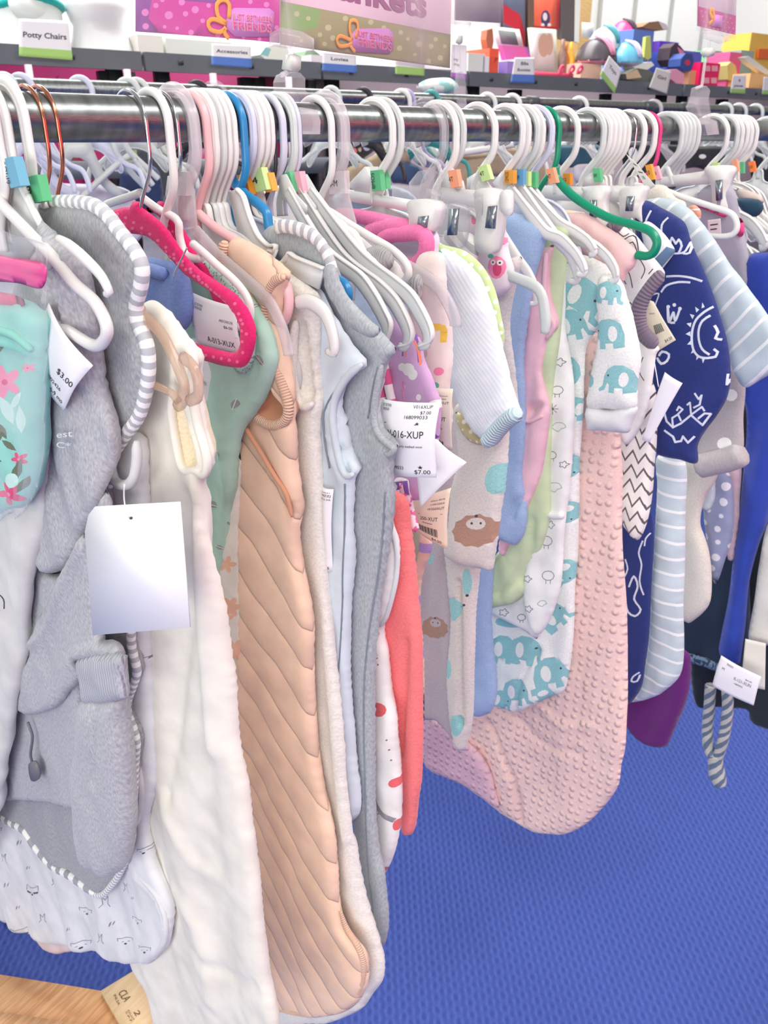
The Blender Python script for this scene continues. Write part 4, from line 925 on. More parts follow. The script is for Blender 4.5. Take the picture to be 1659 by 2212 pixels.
# 13 --- grey heather sack with hood
gs, p = garment('sleep_sack', 'blue-grey heather sleeveless sack behind the pale blue one', 'sleep sack', .496,
    [(660, 560), (690, 590), (696, 560), (712, 560), (726, 575), (740, 622), (762, 654), (790, 684), (815, 707), (840, 733), (858, 752), (852, 768), (838, 783), (834, 805), (822, 850), (820, 890), (826, 925), (842, 948), (863, 962), (858, 974), (849, 1020), (853, 1072), (849, 1116), (842, 1170), (832, 1230), (822, 1295), (816, 1362), (809, 1450), (807, 1545), (808, 1650), (810, 1740), (820, 1835), (832, 1885), (836, 1925), (841, 1965), (840, 2012), (832, 2040), (820, 2040), (806, 2000), (790, 1900), (765, 1800), (740, 1600), (700, 1200), (680, 800)],
    [HEA3], t=.008, dents=[([(822, 905), (836, 930), (858, 952), (860, 964), (845, 966), (828, 945)], .010)], fold=(.005, 15, 2, 19), res=.006, group='baby sleep sacks', ridges=[([(845, 1050), (828, 1200), (810, 1370), (800, 1500), (800, 1650), (800, 1750)], -.003, .0015)])
seam(gs, [(842, 1060), (830, 1200), (806, 1370), (796, 1500), (798, 1700), (806, 1850), (818, 1960)], SMB)
seam(gs, [(826, 790), (814, 840), (806, 900)], SMB)
gtube(gs, 'armhole_rim', p, [(836, 785), (826, 830), (818, 880), (820, 915), (832, 940), (850, 956), (862, 966), (850, 978), (838, 970)], .003, HEA3, d=.006)
part(gs, 'shoulder', patch(Pl(X=.4655), [(700, 578), (722, 572), (734, 606), (752, 640), (790, 684), (822, 712), (800, 730), (750, 700), (716, 650), (700, 610)], .004, fold=(.001, 30, 10, 3), res=.005), HEA3)
HD = [(570, 500), (585, 488), (610, 484), (630, 486), (665, 495), (692, 512), (710, 535), (722, 560), (728, 582), (722, 590), (700, 600), (650, 590), (600, 560), (560, 530)]
part(gs, 'hood', patch(Pl(X=.4815), HD, .007, fold=(.004, 30, 10, 3), res=.005), HEA3)
part(gs, 'hood_binding', sw(Pl(X=.4765), [(606, 490), (630, 488), (665, 498), (690, 514), (708, 537), (720, 562), (727, 590)], .0058, .003, .004), SB, label='striped binding of the hood')
# 14 --- strawberry print
RST = F('white_strawberry_jersey', (236, 234, 230)); RPR = F('print_coral', (228, 100, 104)); RDD = F('print_brown_dot', (160, 110, 100))
pr = [(circ(827, 1525, 19, 14, rot=.5), 1), (circ(862, 1685, 12, 10), 1), (circ(835, 1870, 8, 8), 1), (circ(863, 1778, 6, 12), 1)]
for x, y in ((818, 1420), (824, 1416), (821, 1426), (816, 1430), (826, 1430), (818, 1450), (848, 1590), (852, 1612), (855, 1635), (830, 1748), (820, 1752), (816, 1740), (824, 1520), (832, 1530)): pr.append((circ(x, y, 1.8), 2))
pr += stroke([(822, 1720), (836, 1745), (858, 1765)], 9, 3)
ss, p = garment('sleep_sack', 'white sleep sack with red strawberry print, bulging out between grey and coral', 'sleep sack', .524, [(830, 1060), (848, 1140), (858, 1165), (863, 1200), (860, 1250), (850, 1300), (834, 1345), (828, 1370), (836, 1420), (844, 1500), (856, 1545), (860, 1600), (866, 1680), (866, 1750), (862, 1802), (852, 1845), (838, 1880), (826, 1890), (790, 1850), (760, 1500), (770, 1100)], [RST, RPR, RDD, F('print_grey_type', (150, 150, 156))], t=.010, prints=pr, fold=(.005, 30, 6, 20), res=.005, group='baby sleep sacks')
gtube(ss, 'zip_piping', p, [(846, 1130), (858, 1165), (863, 1205), (857, 1262), (838, 1330), (822, 1352)], .0028, F('white_piping', (224, 226, 226)), d=.003)
# 15 --- coral
COR = F('coral_velour', (242, 124, 124), 'fleece')
garment('baby_romper', 'coral pink velour romper hanging low beside the white strawberry sack', 'romper', .545, [(840, 1060), (875, 1080), (884, 1150), (892, 1215), (897, 1290), (904, 1345), (910, 1400), (912, 1500), (914, 1580), (912, 1690), (902, 1740), (895, 1784), (888, 1802), (876, 1810), (864, 1802), (862, 1700), (850, 1550), (830, 1450), (800, 1300), (810, 1100)], COR, t=.010, fold=(.007, 26, 2, 21), res=.005, ridges=[([(885, 1380), (880, 1500), (872, 1620), (862, 1650)], -.006, .003)])
# 16 --- lilac rainbow piece
LIL = F('lilac_jersey', (206, 166, 208)); FPU = F('print_purple', (130, 92, 176)); FOR = F('print_orange', (244, 140, 104)); FYE = F('print_yellow', (240, 196, 84)); FTE = F('print_teal', (88, 182, 160))
pr = [(circ(893, 795, 13, 14), 1), (circ(880, 790, 9), 1), (circ(902, 806, 10, 12), 1), (circ(946, 872, 12, 10), 1), (circ(915, 855, 5, 7), 1), (circ(930, 900, 7), 2)]
pr += stroke([(882, 765), (886, 735), (896, 722), (906, 740), (912, 780)], 4, 2) + stroke([(888, 768), (892, 742), (900, 732), (908, 752), (914, 786)], 3, 3) + stroke([(934, 905), (940, 925), (945, 945)], 5, 2) + stroke([(880, 820), (890, 900), (895, 960)], 3, 4)
lr, p = garment('baby_gown', 'lilac baby gown with rainbow and cloud print, behind the white V-016 tag', 'gown', .580, [(840, 690), (870, 700), (905, 730), (916, 780), (932, 812), (942, 845), (952, 866), (952, 906), (946, 950), (945, 1000), (935, 1060), (900, 1080), (850, 1060), (820, 950), (820, 760)], [LIL, FWH, FPU, FOR, FPK], t=.007, prints=pr, fold=(.004, 30, 6, 22), res=.005)
MB = stripe_u('multicolour_stripe_trim', (244, 240, 236), (226, 96, 150), 34)
gtube(lr, 'front_trim', p, [(842, 760), (852, 800), (862, 850), (868, 870)], .0045, MB, d=.012, label='white trim with coloured stripes')
gtube(lr, 'front_trim', p, [(826, 790), (842, 830), (850, 870)], .004, MB, d=.014)
gtube(lr, 'tie', p, [(886, 1030), (892, 1060), (900, 1100), (908, 1130), (912, 1142)], .0055, F('tie_print', (240, 226, 232), 'blotch', col2=(224, 110, 160), sc=160), d=.010)
part(lr, 'elephant_hem', patch(p.off(.012), [(852, 1036), (880, 1036), (884, 1060), (880, 1082), (862, 1088), (852, 1086)], .003, fold=(.001, 20, 8, 1), res=.004, prints=[(([(856, 1040), (881, 1038), (884, 1072), (870, 1074), (868, 1056), (856, 1058)]), 1)]), [FWH, FPU])
# 17 --- giraffe print
GIR = F('cream_pink_flannel', (236, 220, 214))
pr = stroke([(918, 640), (922, 665), (918, 690)], 5, 1) + stroke([(925, 700), (940, 702), (962, 706), (964, 735)], 11, 1) + stroke([(927, 702), (922, 660)], 7, 1) + [(circ(920, 672, 7, 6), 1), (circ(952, 705, 12, 8), 1), (circ(956, 800, 10, 9), 2), (circ(925, 760, 9, 12), 3), (circ(948, 830, 10, 8), 4)]
garment('baby_sleepsuit', 'cream and pink sleepsuit with a yellow giraffe print, behind the lower white hanger arms', 'sleepsuit', .612, [(900, 560), (952, 545), (962, 581), (966, 650), (974, 725), (976, 780), (970, 840), (975, 900), (960, 1000), (900, 1000), (880, 900), (880, 700)], [GIR, FYE, FPK, F('print_beige', (206, 196, 176)), FTE], t=.007, prints=pr, fold=(.004, 26, 6, 24), res=.005)
# 18 --- star print bundle
STR = F('white_star_velour', (232, 230, 226)); FST = F('print_blue_star', (110, 124, 150))
def star(x, y, r, m): return ([(x + (r if k % 2 == 0 else r * .4) * math.sin(k * math.pi / 5), y - (r if k % 2 == 0 else r * .4) * math.cos(k * math.pi / 5)) for k in range(10)], m)
sb_, p = garment('baby_sleepsuit', 'white sleepsuit with small blue stars and a grey ribbed cuff', 'sleepsuit', .562, [(668, 440), (690, 448), (720, 462), (750, 486), (772, 500), (790, 540), (812, 560), (826, 580), (832, 606), (826, 628), (806, 620), (780, 612), (730, 600), (690, 560), (670, 500)], [STR, FST], t=.008, fold=(.005, 34, 12, 25), res=.005, prints=[star(733, 482, 6, 1), star(786, 573, 7, 1), star(768, 598, 6, 1), star(800, 610, 5, 1)])
part(sb_, 'cuff', patch(Pl(X=.574), [(776, 548), (812, 530), (842, 542), (850, 570), (830, 592), (806, 586), (786, 566)], .008, fold=(.004, 60, 20, 3), res=.004), F('grey_rib_knit', (176, 176, 176), 'rib', sc=380))
part(sb_, 'trim_piece', patch(Pl(X=.556), [(684, 505), (700, 502), (712, 515), (712, 528), (700, 530)], .004, fold=(.002, 30, 30, 2), res=.004), F('magenta_sparkle', (222, 60, 132), 'fleece'))
part(sb_, 'glitter_stripe', patch(Pl(X=.553), [(722, 540), (738, 548), (760, 566), (776, 588), (770, 590), (752, 578), (728, 560)], .003, fold=(.001, 30, 30, 2), res=.004), F('magenta_sparkle', (222, 60, 132), 'fleece'))
st2, p = garment('baby_bodysuit', 'white velour bodysuit folded over the loop of the white tubular hanger', 'bodysuit', .5965, [(700, 450), (740, 470), (770, 500), (790, 520), (830, 550), (860, 566), (870, 590), (890, 605), (905, 600), (908, 640), (880, 660), (850, 640), (800, 620), (740, 560)], STR, t=.008, fold=(.006, 40, 16, 26), res=.005)
part(st2, 'cuff', patch(Pl(X=.585), [(888, 600), (905, 592), (912, 612), (906, 650), (896, 656), (884, 630)], .006, fold=(.003, 50, 20, 3), res=.004), F('grey_rib_knit', (176, 176, 176), 'rib', sc=380))
# 19 --- pink-rimmed swaddle on clip hanger
PRM = F('bubblegum_pink_fleece', (234, 120, 172), 'fleece'); SWI = F('pale_lavender_cloth', (224, 222, 236))
sd, p = garment('swaddle', 'swaddle with thick bubblegum-pink rims, clipped to the white clip hanger', 'swaddle', .668, [(740, 455), (800, 465), (880, 482), (925, 490), (944, 505), (946, 540), (938, 575), (905, 588), (880, 590), (850, 560), (800, 540), (740, 510)], [SWI], t=.009, fold=(.007, 40, 20, 27), res=.005, dents=[([(850, 530), (880, 515), (925, 515), (935, 530), (915, 555), (890, 562)], .012)])
gtube(sd, 'rim', p, [(740, 462), (790, 466), (840, 476), (885, 486), (905, 488)], .0075, PRM, d=.010)
gtube(sd, 'rim', p, [(810, 508), (835, 494), (870, 488), (900, 492)], .0095, PRM, d=.012)
gtube(sd, 'rim', p, [(840, 520), (868, 505), (900, 502), (930, 500), (942, 512), (944, 530), (938, 552), (925, 566), (905, 572), (890, 572)], .0085, PRM, d=.016)
part(sd, 'teal_lining', patch(Pl(X=.675), [(895, 570), (925, 562), (950, 540), (954, 556), (946, 580), (930, 594), (905, 588)], .005, fold=(.004, 40, 30, 3), res=.005), F('teal_velour', (74, 160, 136), 'fleece'))
# grey striped cloth at the clear clip
garment('baby_trousers', 'grey and white striped trousers under the clear clip hanger', 'trousers', .757, [(960, 500), (985, 500), (1020, 505), (1034, 530), (1030, 570), (1016, 580), (990, 570), (960, 545)], mat('grey_white_stripe', (232, 232, 230), 'stripe', col2=(176, 178, 180), sc=70, bump=.3, ang=.6), t=.006, fold=(.003, 30, 20, 28), res=.005)
# 20 --- pale striped long-sleeve
PSL = F('white_blue_fine_stripe_knit', (230, 238, 242), 'knit', col2=(222, 230, 238), sc=170)
sl, p = garment('baby_jacket', 'white long-sleeved baby jacket with faint blue stripes and aqua cuff', 'jacket', .690,
    [(940, 560), (956, 537), (981, 545), (1014, 570), (1040, 600), (1060, 645), (1074, 695), (1086, 750), (1102, 815), (1126, 878), (1130, 898), (1108, 915), (1087, 936), (1073, 952), (1052, 950), (1040, 950), (1017, 924), (995, 881), (972, 838), (962, 818), (967, 780), (969, 689), (958, 600), (930, 620)], PSL, t=.013, r=.03, fold=(.004, 22, 8, 29), res=.005)
gtube(sl, 'cuff', p, [(1128, 888), (1106, 902), (1084, 924), (1068, 944), (1056, 950)], .009, F('aqua_cuff', (196, 222, 228), 'rib', sc=300), d=.006, h=.012)
# 21 --- green polka
GPK = F('green_polka_jersey', (200, 222, 160), 'dots', col2=(240, 244, 232), sc=95)
garment('baby_bodysuit', 'pale green bodysuit with white polka dots, edge showing behind the white sleeve', 'bodysuit', .706, [(940, 525), (962, 530), (1000, 540), (1030, 562), (1052, 590), (1070, 630), (1082, 680), (1090, 730), (1078, 760), (1060, 700), (1020, 620), (960, 600)], GPK, t=.005, fold=(.003, 26, 8, 30), res=.005)
garment('baby_bodysuit', 'khaki polka-dot hem peeking out under the white sleeve cuff', 'bodysuit', .700, [(985, 890), (1010, 905), (1040, 945), (1062, 952), (1040, 962), (1010, 950), (990, 920)], F('khaki_polka', (196, 186, 140), 'dots', col2=(236, 230, 210), sc=110), t=.004, fold=(.002, 26, 8, 31), res=.005)
# 22 --- hedgehog fleece
HGF = F('grey_hedgehog_fleece', (216, 212, 206), 'fleece'); FBR = F('print_brown_hedgehog', (176, 140, 122), 'fleece'); FTQ = F('print_aqua', (150, 208, 206), 'fleece')
def hedge(x, y, s):
    o = [([(x + s * (1.15 + .12 * (k % 2)) * math.cos(2 * math.pi * k / 22), y + s * (.85 + .1 * (k % 2)) * math.sin(2 * math.pi * k / 22)) for k in range(22)], 1), (circ(x, y - s * .38, s * .55, s * .34), 0)]
    return o + [(circ(x - s * .25, y - s * .4, s * .07), 3), (circ(x + s * .25, y - s * .4, s * .07), 3), (circ(x, y - s * .8, s * .09), 3)]
pr = hedge(1040, 1140, 38) + [(circ(1086, 1030, 26, 34, rot=.3), 2), (circ(1060, 1270, 12, 22), 2)]
hg, p = garment('baby_sleepsuit', 'grey fleece sleepsuit with brown hedgehogs and aqua patches, below the white jacket sleeve', 'sleepsuit', .712,
    [(980, 880), (1040, 850), (1085, 860), (1098, 900), (1100, 960), (1094, 1040), (1084, 1100), (1078, 1150), (1070, 1200), (1063, 1232), (1040, 1228), (1000, 1216), (972, 1204), (962, 1195), (964, 1165), (970, 1120), (975, 1050), (988, 1000), (985, 940)], [HGF, FBR, FTQ, DKP], t=.011, prints=pr, fold=(.005, 24, 5, 32), res=.005)
pr = [(circ(988, 1310, 17, 26), 2), (circ(978, 1440, 9, 20), 2), (circ(995, 1560, 13, 24), 2), (circ(1020, 1250, 9, 30), 2), (circ(1020, 1280, 3), 3), (circ(1014, 1300, 3), 3)]
part(hg, 'leg', patch(Pl(X=.724), [(966, 1180), (1000, 1190), (1034, 1210), (1034, 1260), (1028, 1325), (1026, 1400), (1022, 1480), (1018, 1560), (1012, 1590), (1003, 1622), (992, 1616), (982, 1600), (974, 1545), (967, 1470), (970, 1400), (974, 1325), (968, 1250)], .012, fold=(.003, 30, 6, 33), res=.005, prints=pr, ridges=[([(1004, 1250), (1006, 1400), (1004, 1560)], -.008, .003)]), [HGF, FBR, FTQ, DKP])
pr = hedge(950, 1350, 26) + [(circ(935, 1200, 14), 2)]
garment('baby_sleepsuit', 'mauve-grey fleece sleepsuit with a hedgehog, hanging behind the coral romper', 'sleepsuit', .742, [(880, 900), (960, 920), (990, 1100), (1000, 1300), (990, 1500), (985, 1600), (968, 1592), (940, 1560), (912, 1546), (880, 1500), (860, 1300), (880, 1120)], [F('mauve_grey_fleece', (196, 184, 190), 'fleece'), FBR, FTQ, DKP], t=.010, prints=pr, fold=(.007, 24, 4, 34), res=.006)
# trims between coral and tags
garment('baby_gown', 'slim peach gown with lavender ribbon bands, between the coral romper and the tan tag', 'gown', .628, [(895, 1080), (916, 1130), (934, 1170), (930, 1200), (912, 1250), (908, 1330), (914, 1420), (914, 1560), (906, 1500), (890, 1300), (880, 1150)], mat('peach_lavender_band', (232, 200, 180), 'stripe', col2=(170, 150, 206), sc=14, bump=0), t=.006, fold=(.003, 24, 4, 35), res=.005)
garment('baby_trousers', 'sage green trousers, thin strip above the coral romper', 'trousers', .622, [(885, 1080), (905, 1120), (908, 1180), (896, 1240), (880, 1250), (860, 1150)], F('sage_jersey', (176, 192, 168)), t=.004, fold=(.002, 24, 4, 36), res=.005)
# 23 --- owl print
OWL = F('pale_pink_owl_jersey', (234, 218, 226)); 
pr = [(circ(1082, 576, 20, 25), 1), (circ(1084, 580, 10, 15), 2), (circ(1075, 565, 6), 3), (circ(1090, 566, 6), 3), (circ(1075, 565, 2.4), 5), (circ(1090, 566, 2.4), 5), (circ(1070, 552, 7, 5), 4), (circ(1032, 472, 6, 12), 1), (circ(1092, 520, 6, 9), 1)] + stroke([(1022, 545), (1034, 560), (1030, 575)], 2, 4)
garment('baby_leggings', 'pale pink leggings with a pink owl print, gripped by the white clip', 'leggings', .786, [(1010, 470), (1020, 458), (1040, 470), (1060, 500), (1085, 470), (1092, 486), (1100, 540), (1112, 590), (1106, 620), (1082, 640), (1060, 640), (1030, 620), (1010, 560)], [OWL, FPK, FDK, FWH, FTE, DKP], t=.008, prints=pr, fold=(.004, 36, 8, 37), res=.005)
garment('baby_blanket', 'grey plush blanket edge between the white jacket and the blue fleece', 'blanket', .80, [(1060, 590), (1100, 560), (1126, 556), (1118, 600), (1100, 700), (1112, 800), (1120, 900), (1100, 900), (1070, 760)], F('grey_plush', (202, 200, 198), 'fleece'), t=.008, fold=(.005, 30, 6, 38), res=.006)
# 24 --- blue fleece
bl, p = garment('baby_pramsuit', 'sky-blue fleece pramsuit with a long sleeve and foot', 'pramsuit', .900, [(1090, 462), (1120, 462), (1150, 470), (1188, 497), (1180, 525), (1170, 560), (1160, 600), (1150, 668), (1140, 720), (1134, 780), (1136, 850), (1134, 946), (1126, 1025), (1134, 1080), (1136, 1125), (1128, 1158), (1108, 1180), (1084, 1168), (1060, 1150), (1060, 900), (1080, 700), (1090, 600)], F('sky_blue_fleece', (160, 186, 222), 'fleece'), t=.011, fold=(.007, 28, 3, 39), res=.006, ridges=[([(1110, 1120), (1120, 1090), (1134, 1075)], -.008, .004)])
part(bl, 'leg', patch(Pl(X=.908), [(1030, 1180), (1064, 1180), (1066, 1229), (1062, 1328), (1064, 1400), (1070, 1450), (1072, 1500), (1062, 1535), (1044, 1546), (1024, 1544), (1000, 1500), (1010, 1300)], .013, fold=(.003, 24, 5, 40), res=.006), F('sky_blue_fleece', (160, 186, 222), 'fleece'))
# 25 --- pink dress
PKD = F('candy_pink_jersey', (240, 196, 208))
pd, p = garment('baby_dress', 'candy pink sleeveless baby dress right of the blue fleece', 'dress', .914, [(1150, 530), (1179, 535), (1195, 530), (1190, 570), (1192, 640), (1206, 700), (1188, 727), (1178, 760), (1172, 799), (1178, 830), (1185, 858), (1188, 890), (1184, 930), (1178, 975), (1170, 1025), (1150, 1080), (1128, 1130), (1090, 1200), (1080, 1190), (1100, 1000), (1120, 800), (1140, 650)], PKD, t=.007, fold=(.007, 34, 4, 41), res=.005, dents=[([(1140, 875), (1176, 862), (1180, 885), (1150, 905)], .010)])
gtube(pd, 'armhole_rim', p, [(1186, 545), (1182, 620), (1188, 670), (1202, 700), (1186, 730)], .0036, PKD, d=.006)
gtube(pd, 'waist_gather', p, [(1134, 896), (1150, 908), (1180, 895)], .003, PKD, d=.008)
# 26 --- sage
SGE = F('pistachio_jersey', (204, 222, 180))
sg, p = garment('baby_sleepsuit', 'pistachio green sleepsuit, draped top and rounded foot', 'sleepsuit', .925, [(1150, 470), (1165, 455), (1190, 472), (1196, 480), (1234, 492), (1230, 520), (1222, 600), (1210, 740), (1196, 850), (1192, 950), (1190, 1040), (1190, 1110), (1175, 1170), (1150, 1215), (1132, 1250), (1134, 1280), (1112, 1302), (1080, 1310), (1056, 1308), (1060, 1225), (1100, 1150), (1150, 1000), (1150, 700)], SGE, t=.009, fold=(.006, 26, 5, 42), res=.006, ridges=[([(1080, 1280), (1120, 1250), (1150, 1190), (1160, 1120)], -.006, .004)])
# 27 --- outline animals romper
OAR = F('white_line_animal_jersey', (240, 242, 238)); FSG = F('print_sage', (150, 190, 160))
def sheep(x, y, s, k):
    o = []
    if k == 0: o += stroke([(x + s * .8 * math.cos(a), y + s * .6 * math.sin(a)) for a in np.linspace(0, 2 * math.pi, 12)], 1.5, 1) + stroke([(x - s * .3, y + s * .6), (x - s * .3, y + s)], 1.5, 1) + stroke([(x + s * .3, y + s * .6), (x + s * .3, y + s)], 1.5, 1)
    elif k == 1:
        for a in range(8): o += stroke([(x + s * .4 * math.cos(a * .785), y + s * .4 * math.sin(a * .785)), (x + s * math.cos(a * .785), y + s * math.sin(a * .785))], 1.4, 1, False)
        o += [(circ(x, y, s * .3), 1)]
    elif k == 2: o += stroke([(x + s * (.8 + .2 * math.cos(5 * a)) * math.cos(a), y + s * (.6 + .2 * math.cos(5 * a)) * math.sin(a)) for a in np.linspace(0, 2 * math.pi, 20)], 1.5, 1)
    else: o += stroke([(x - s, y), (x - s * .5, y - s * .6), (x + s * .6, y - s * .6), (x + s, y), (x + s * .4, y + s * .2), (x, y + s * .6), (x - s * .6, y + s * .4), (x - s, y)], 1.6, 2)
    return o
pr = []
for a in ((1205, 720, 13, 0), (1190, 780, 14, 3), (1212, 840, 15, 0), (1202, 880, 12, 1), (1214, 920, 15, 3), (1200, 980, 13, 0), (1205, 1050, 16, 3), (1195, 1130, 11, 2), (1186, 1165, 17, 0), (1148, 1245, 10, 2), (1190, 1240, 17, 0), (1150, 1310, 10, 2), (1178, 1300, 10, 3), (1216, 780, 12, 2), (1175, 1000, 12, 0), (1225, 1000, 10, 2)): pr += sheep(*a)
oa, p = garment('baby_romper', 'white romper with thin outline animals and clouds, ending in a pointed foot', 'romper', .934, [(1180, 640), (1200, 590), (1218, 596), (1222, 650), (1222, 707), (1232, 770), (1239, 827), (1241, 900), (1240, 946), (1234, 1045), (1226, 1110), (1220, 1180), (1215, 1249), (1206, 1290), (1192, 1330), (1171, 1366), (1159, 1370), (1146, 1352), (1134, 1310), (1131, 1270), (1136, 1229), (1151, 1185), (1170, 1140), (1170, 1000), (1170, 800)], [OAR, F('print_fine_grey', (112, 122, 122)), FSG], t=.008, prints=pr, fold=(.005, 26, 5, 43), res=.0055)
part(oa, 'body', patch(Pl(X=.945), [(1050, 1290), (1140, 1270), (1160, 1350), (1160, 1380), (1130, 1360), (1090, 1340), (1050, 1320)], .006, fold=(.003, 20, 8, 3), prints=sheep(1093, 1320, 11, 2) + sheep(1132, 1330, 11, 0)), [OAR, F('print_fine_grey', (112, 122, 122)), FSG])
gtube(oa, 'cuff', p, [(1186, 1105), (1205, 1110), (1224, 1108)], .006, OAR, d=.007)
# 28 --- teal elephants
ELW = F('white_elephant_fleece', (238, 240, 236), 'fleece'); FEL = F('print_teal_elephant', (142, 198, 202), 'fleece')
def ele(x, y, s, rot=0, fx=1):
    e = shp(ELE, x, y, s, 1, rot, fx); q = shp([(a * .9 - .3, b) for a, b in circ(0, 0, .33, .5)], x, y, s, 0, rot, fx); d = shp(circ(.72, -.2, .07), x, y, s, 2, rot, fx)
    return [e, q, d]
pr = ele(1262, 640, 46, .5) + ele(1240, 700, 36, -.2) + ele(1228, 800, 34, 1.4) + ele(1250, 880, 26, .2, -1) + ele(1238, 1000, 26, 1.2) + ele(1236, 1100, 24, 1.5) + ele(1225, 1230, 26, 1.3) + ele(1200, 1330, 30, -.7) + ele(1090, 1400, 32, 0) + ele(1140, 1400, 34, .1) + ele(1195, 1450, 36, -.2) + ele(1120, 1490, 30, 0) + ele(1085, 1510, 24, .3) + ele(1180, 1500, 22, 1.3) + [(circ(1108, 1340, 34, 12), 1), (circ(1246, 560, 22, 10), 1)]
ef, p = garment('baby_sleepsuit', 'white fleece sleepsuit with pale teal elephants, one long cuffed sleeve in front', 'sleepsuit', .957, [(1210, 560), (1240, 548), (1290, 560), (1330, 590), (1330, 640), (1300, 700), (1270, 745), (1264, 800), (1262, 900), (1256, 1000), (1254, 1070), (1248, 1169), (1242, 1268), (1242, 1328), (1238, 1407), (1222, 1487), (1199, 1503), (1159, 1519), (1115, 1538), (1090, 1534), (1068, 1523), (1052, 1440), (1050, 1330), (1100, 1290), (1180, 1250), (1210, 1100), (1215, 900), (1210, 700)], [ELW, FEL, DKP], t=.009, prints=pr, fold=(.006, 22, 5, 44), res=.006, ridges=[([(1170, 1400), (1140, 1450), (1118, 1530)], -.007, .004)])
pr = ele(1325, 718, 34, -.05, -1) + ele(1348, 815, 32, .1, -1) + ele(1322, 630, 26, .1) + [(circ(1282, 820, 10, 14), 1)]
part(ef, 'sleeve', patch(Pl(X=.9435), [(1296, 600), (1320, 592), (1340, 602), (1352, 632), (1369, 688), (1380, 740), (1385, 780), (1378, 827), (1375, 880), (1350, 886), (1310, 884), (1268, 880), (1272, 830), (1280, 790), (1290, 739), (1293, 700), (1290, 650)], .014, r=.026, fold=(.003, 22, 6, 45), res=.0055, prints=pr), [ELW, FEL, DKP])
part(ef, 'cuff', patch(Pl(X=.9435), [(1268, 878), (1310, 884), (1375, 876), (1366, 915), (1358, 934), (1330, 934), (1296, 930), (1270, 926)], .012, fold=(.001, 22, 6, 45), res=.005), F('white_rib', (240, 242, 238), 'rib', sc=240))
# 29 --- minky sack
MKY = F('blush_minky', (240, 206, 198), 'minky', sc=68)
mk_, p = garment('baby_blanket', 'blush pink blanket with raised dots, long and rounded at the foot', 'blanket', .985,
    [(1255, 740), (1290, 720), (1320, 800), (1336, 900), (1340, 942), (1344, 1025), (1342, 1100), (1346, 1180), (1350, 1288), (1352, 1370), (1353, 1447), (1357, 1527), (1355, 1606), (1345, 1650), (1338, 1693), (1310, 1735), (1270, 1777), (1230, 1798), (1199, 1802), (1151, 1794), (1099, 1766), (1040, 1721), (1000, 1692), (940, 1672), (915, 1645), (905, 1560), (980, 1500), (1100, 1400), (1200, 1200), (1240, 1000), (1250, 850)],
    MKY, t=.012, r=.025, fold=(.008, 10, 4, 46), res=.006, group='blankets', ridges=[([(1060, 1560), (1090, 1620), (1120, 1690), (1130, 1770)], -.010, .006), ([(1110, 1540), (1180, 1600), (1260, 1620)], -.004, .008), ([(1150, 1500), (1220, 1560), (1290, 1560)], .004, .008)])
PKK = F('blush_knit', (240, 200, 198), 'knit', sc=320)
part(mk_, 'shoulder', patch(Pl(X=.975), [(1225, 470), (1248, 458), (1280, 468), (1310, 488), (1340, 508), (1376, 546), (1370, 575), (1356, 590), (1345, 612), (1325, 600), (1290, 570), (1250, 545), (1225, 520)], .010, fold=(.006, 36, 16, 47), res=.005), PKK, label='blush pink knitted shoulder')
part(mk_, 'lower_fold', patch(Pl(X=.968), [(918, 1545), (960, 1560), (1010, 1600), (1050, 1650), (1080, 1740), (1060, 1738), (1000, 1694), (945, 1672), (917, 1650)], .008, r=.02, fold=(.005, 20, 6, 3), res=.006), F('mauve_pink_minky', (222, 182, 196), 'minky', sc=68))
garment('baby_shirt', 'peach baby shirt held by the white clip above the blush knit', 'shirt', 1.035, [(1190, 455), (1270, 460), (1300, 470), (1316, 490), (1312, 530), (1290, 540), (1190, 500)], F('peach_satin', (240, 208, 182)), t=.006, fold=(.006, 40, 16, 48), res=.006)
# 30 --- onesie with purple binding and chevron
ONW = F('white_line_print_jersey', (236, 234, 232)); FBK = F('print_black_line', (66, 62, 68)); PGB = F('purple_grey_rib', (136, 120, 138), 'rib', sc=200)
pr = []
for q in ([(1350, 520), (1370, 508), (1382, 525), (1388, 560)], [(1356, 535), (1372, 522), (1384, 545)], [(1345, 560), (1365, 590), (1372, 620)], [(1390, 560), (1400, 580), (1392, 600)], [(1340, 500), (1352, 510), (1362, 504)], [(1380, 640), (1388, 655), (1378, 670)], [(1362, 650), (1372, 660), (1362, 676)], [(1394, 770), (1384, 800), (1396, 820)], [(1408, 590), (1416, 580)], [(1350, 600), (1358, 612)]): pr += stroke(q, 2.2, 1)
on, p = garment('baby_bodysuit', 'white bodysuit with black line drawings and purple-grey binding', 'bodysuit', 1.012, [(1310, 500), (1338, 485), (1364, 500), (1385, 520), (1408, 550), (1436, 588), (1428, 606), (1405, 630), (1390, 650), (1381, 688), (1394, 727), (1425, 751), (1418, 766), (1410, 830), (1400, 880), (1380, 930), (1350, 960), (1330, 900), (1320, 700)], [ONW, FBK], t=.007, prints=pr, fold=(.004, 26, 6, 49), res=.005)
gtube(on, 'sleeve_binding', p, [(1434, 588), (1412, 612), (1395, 636), (1384, 665), (1382, 690), (1390, 715), (1405, 732), (1422, 746)], .0105, PGB, d=.004, h=.006, label='purple-grey ribbed binding')
gtube(on, 'neck_binding', p, [(1322, 498), (1334, 486), (1348, 492)], .008, PGB, d=.006)
CHV = mat('white_grey_chevron', (236, 234, 230), 'zigzag', col2=(96, 90, 92), sc=46)
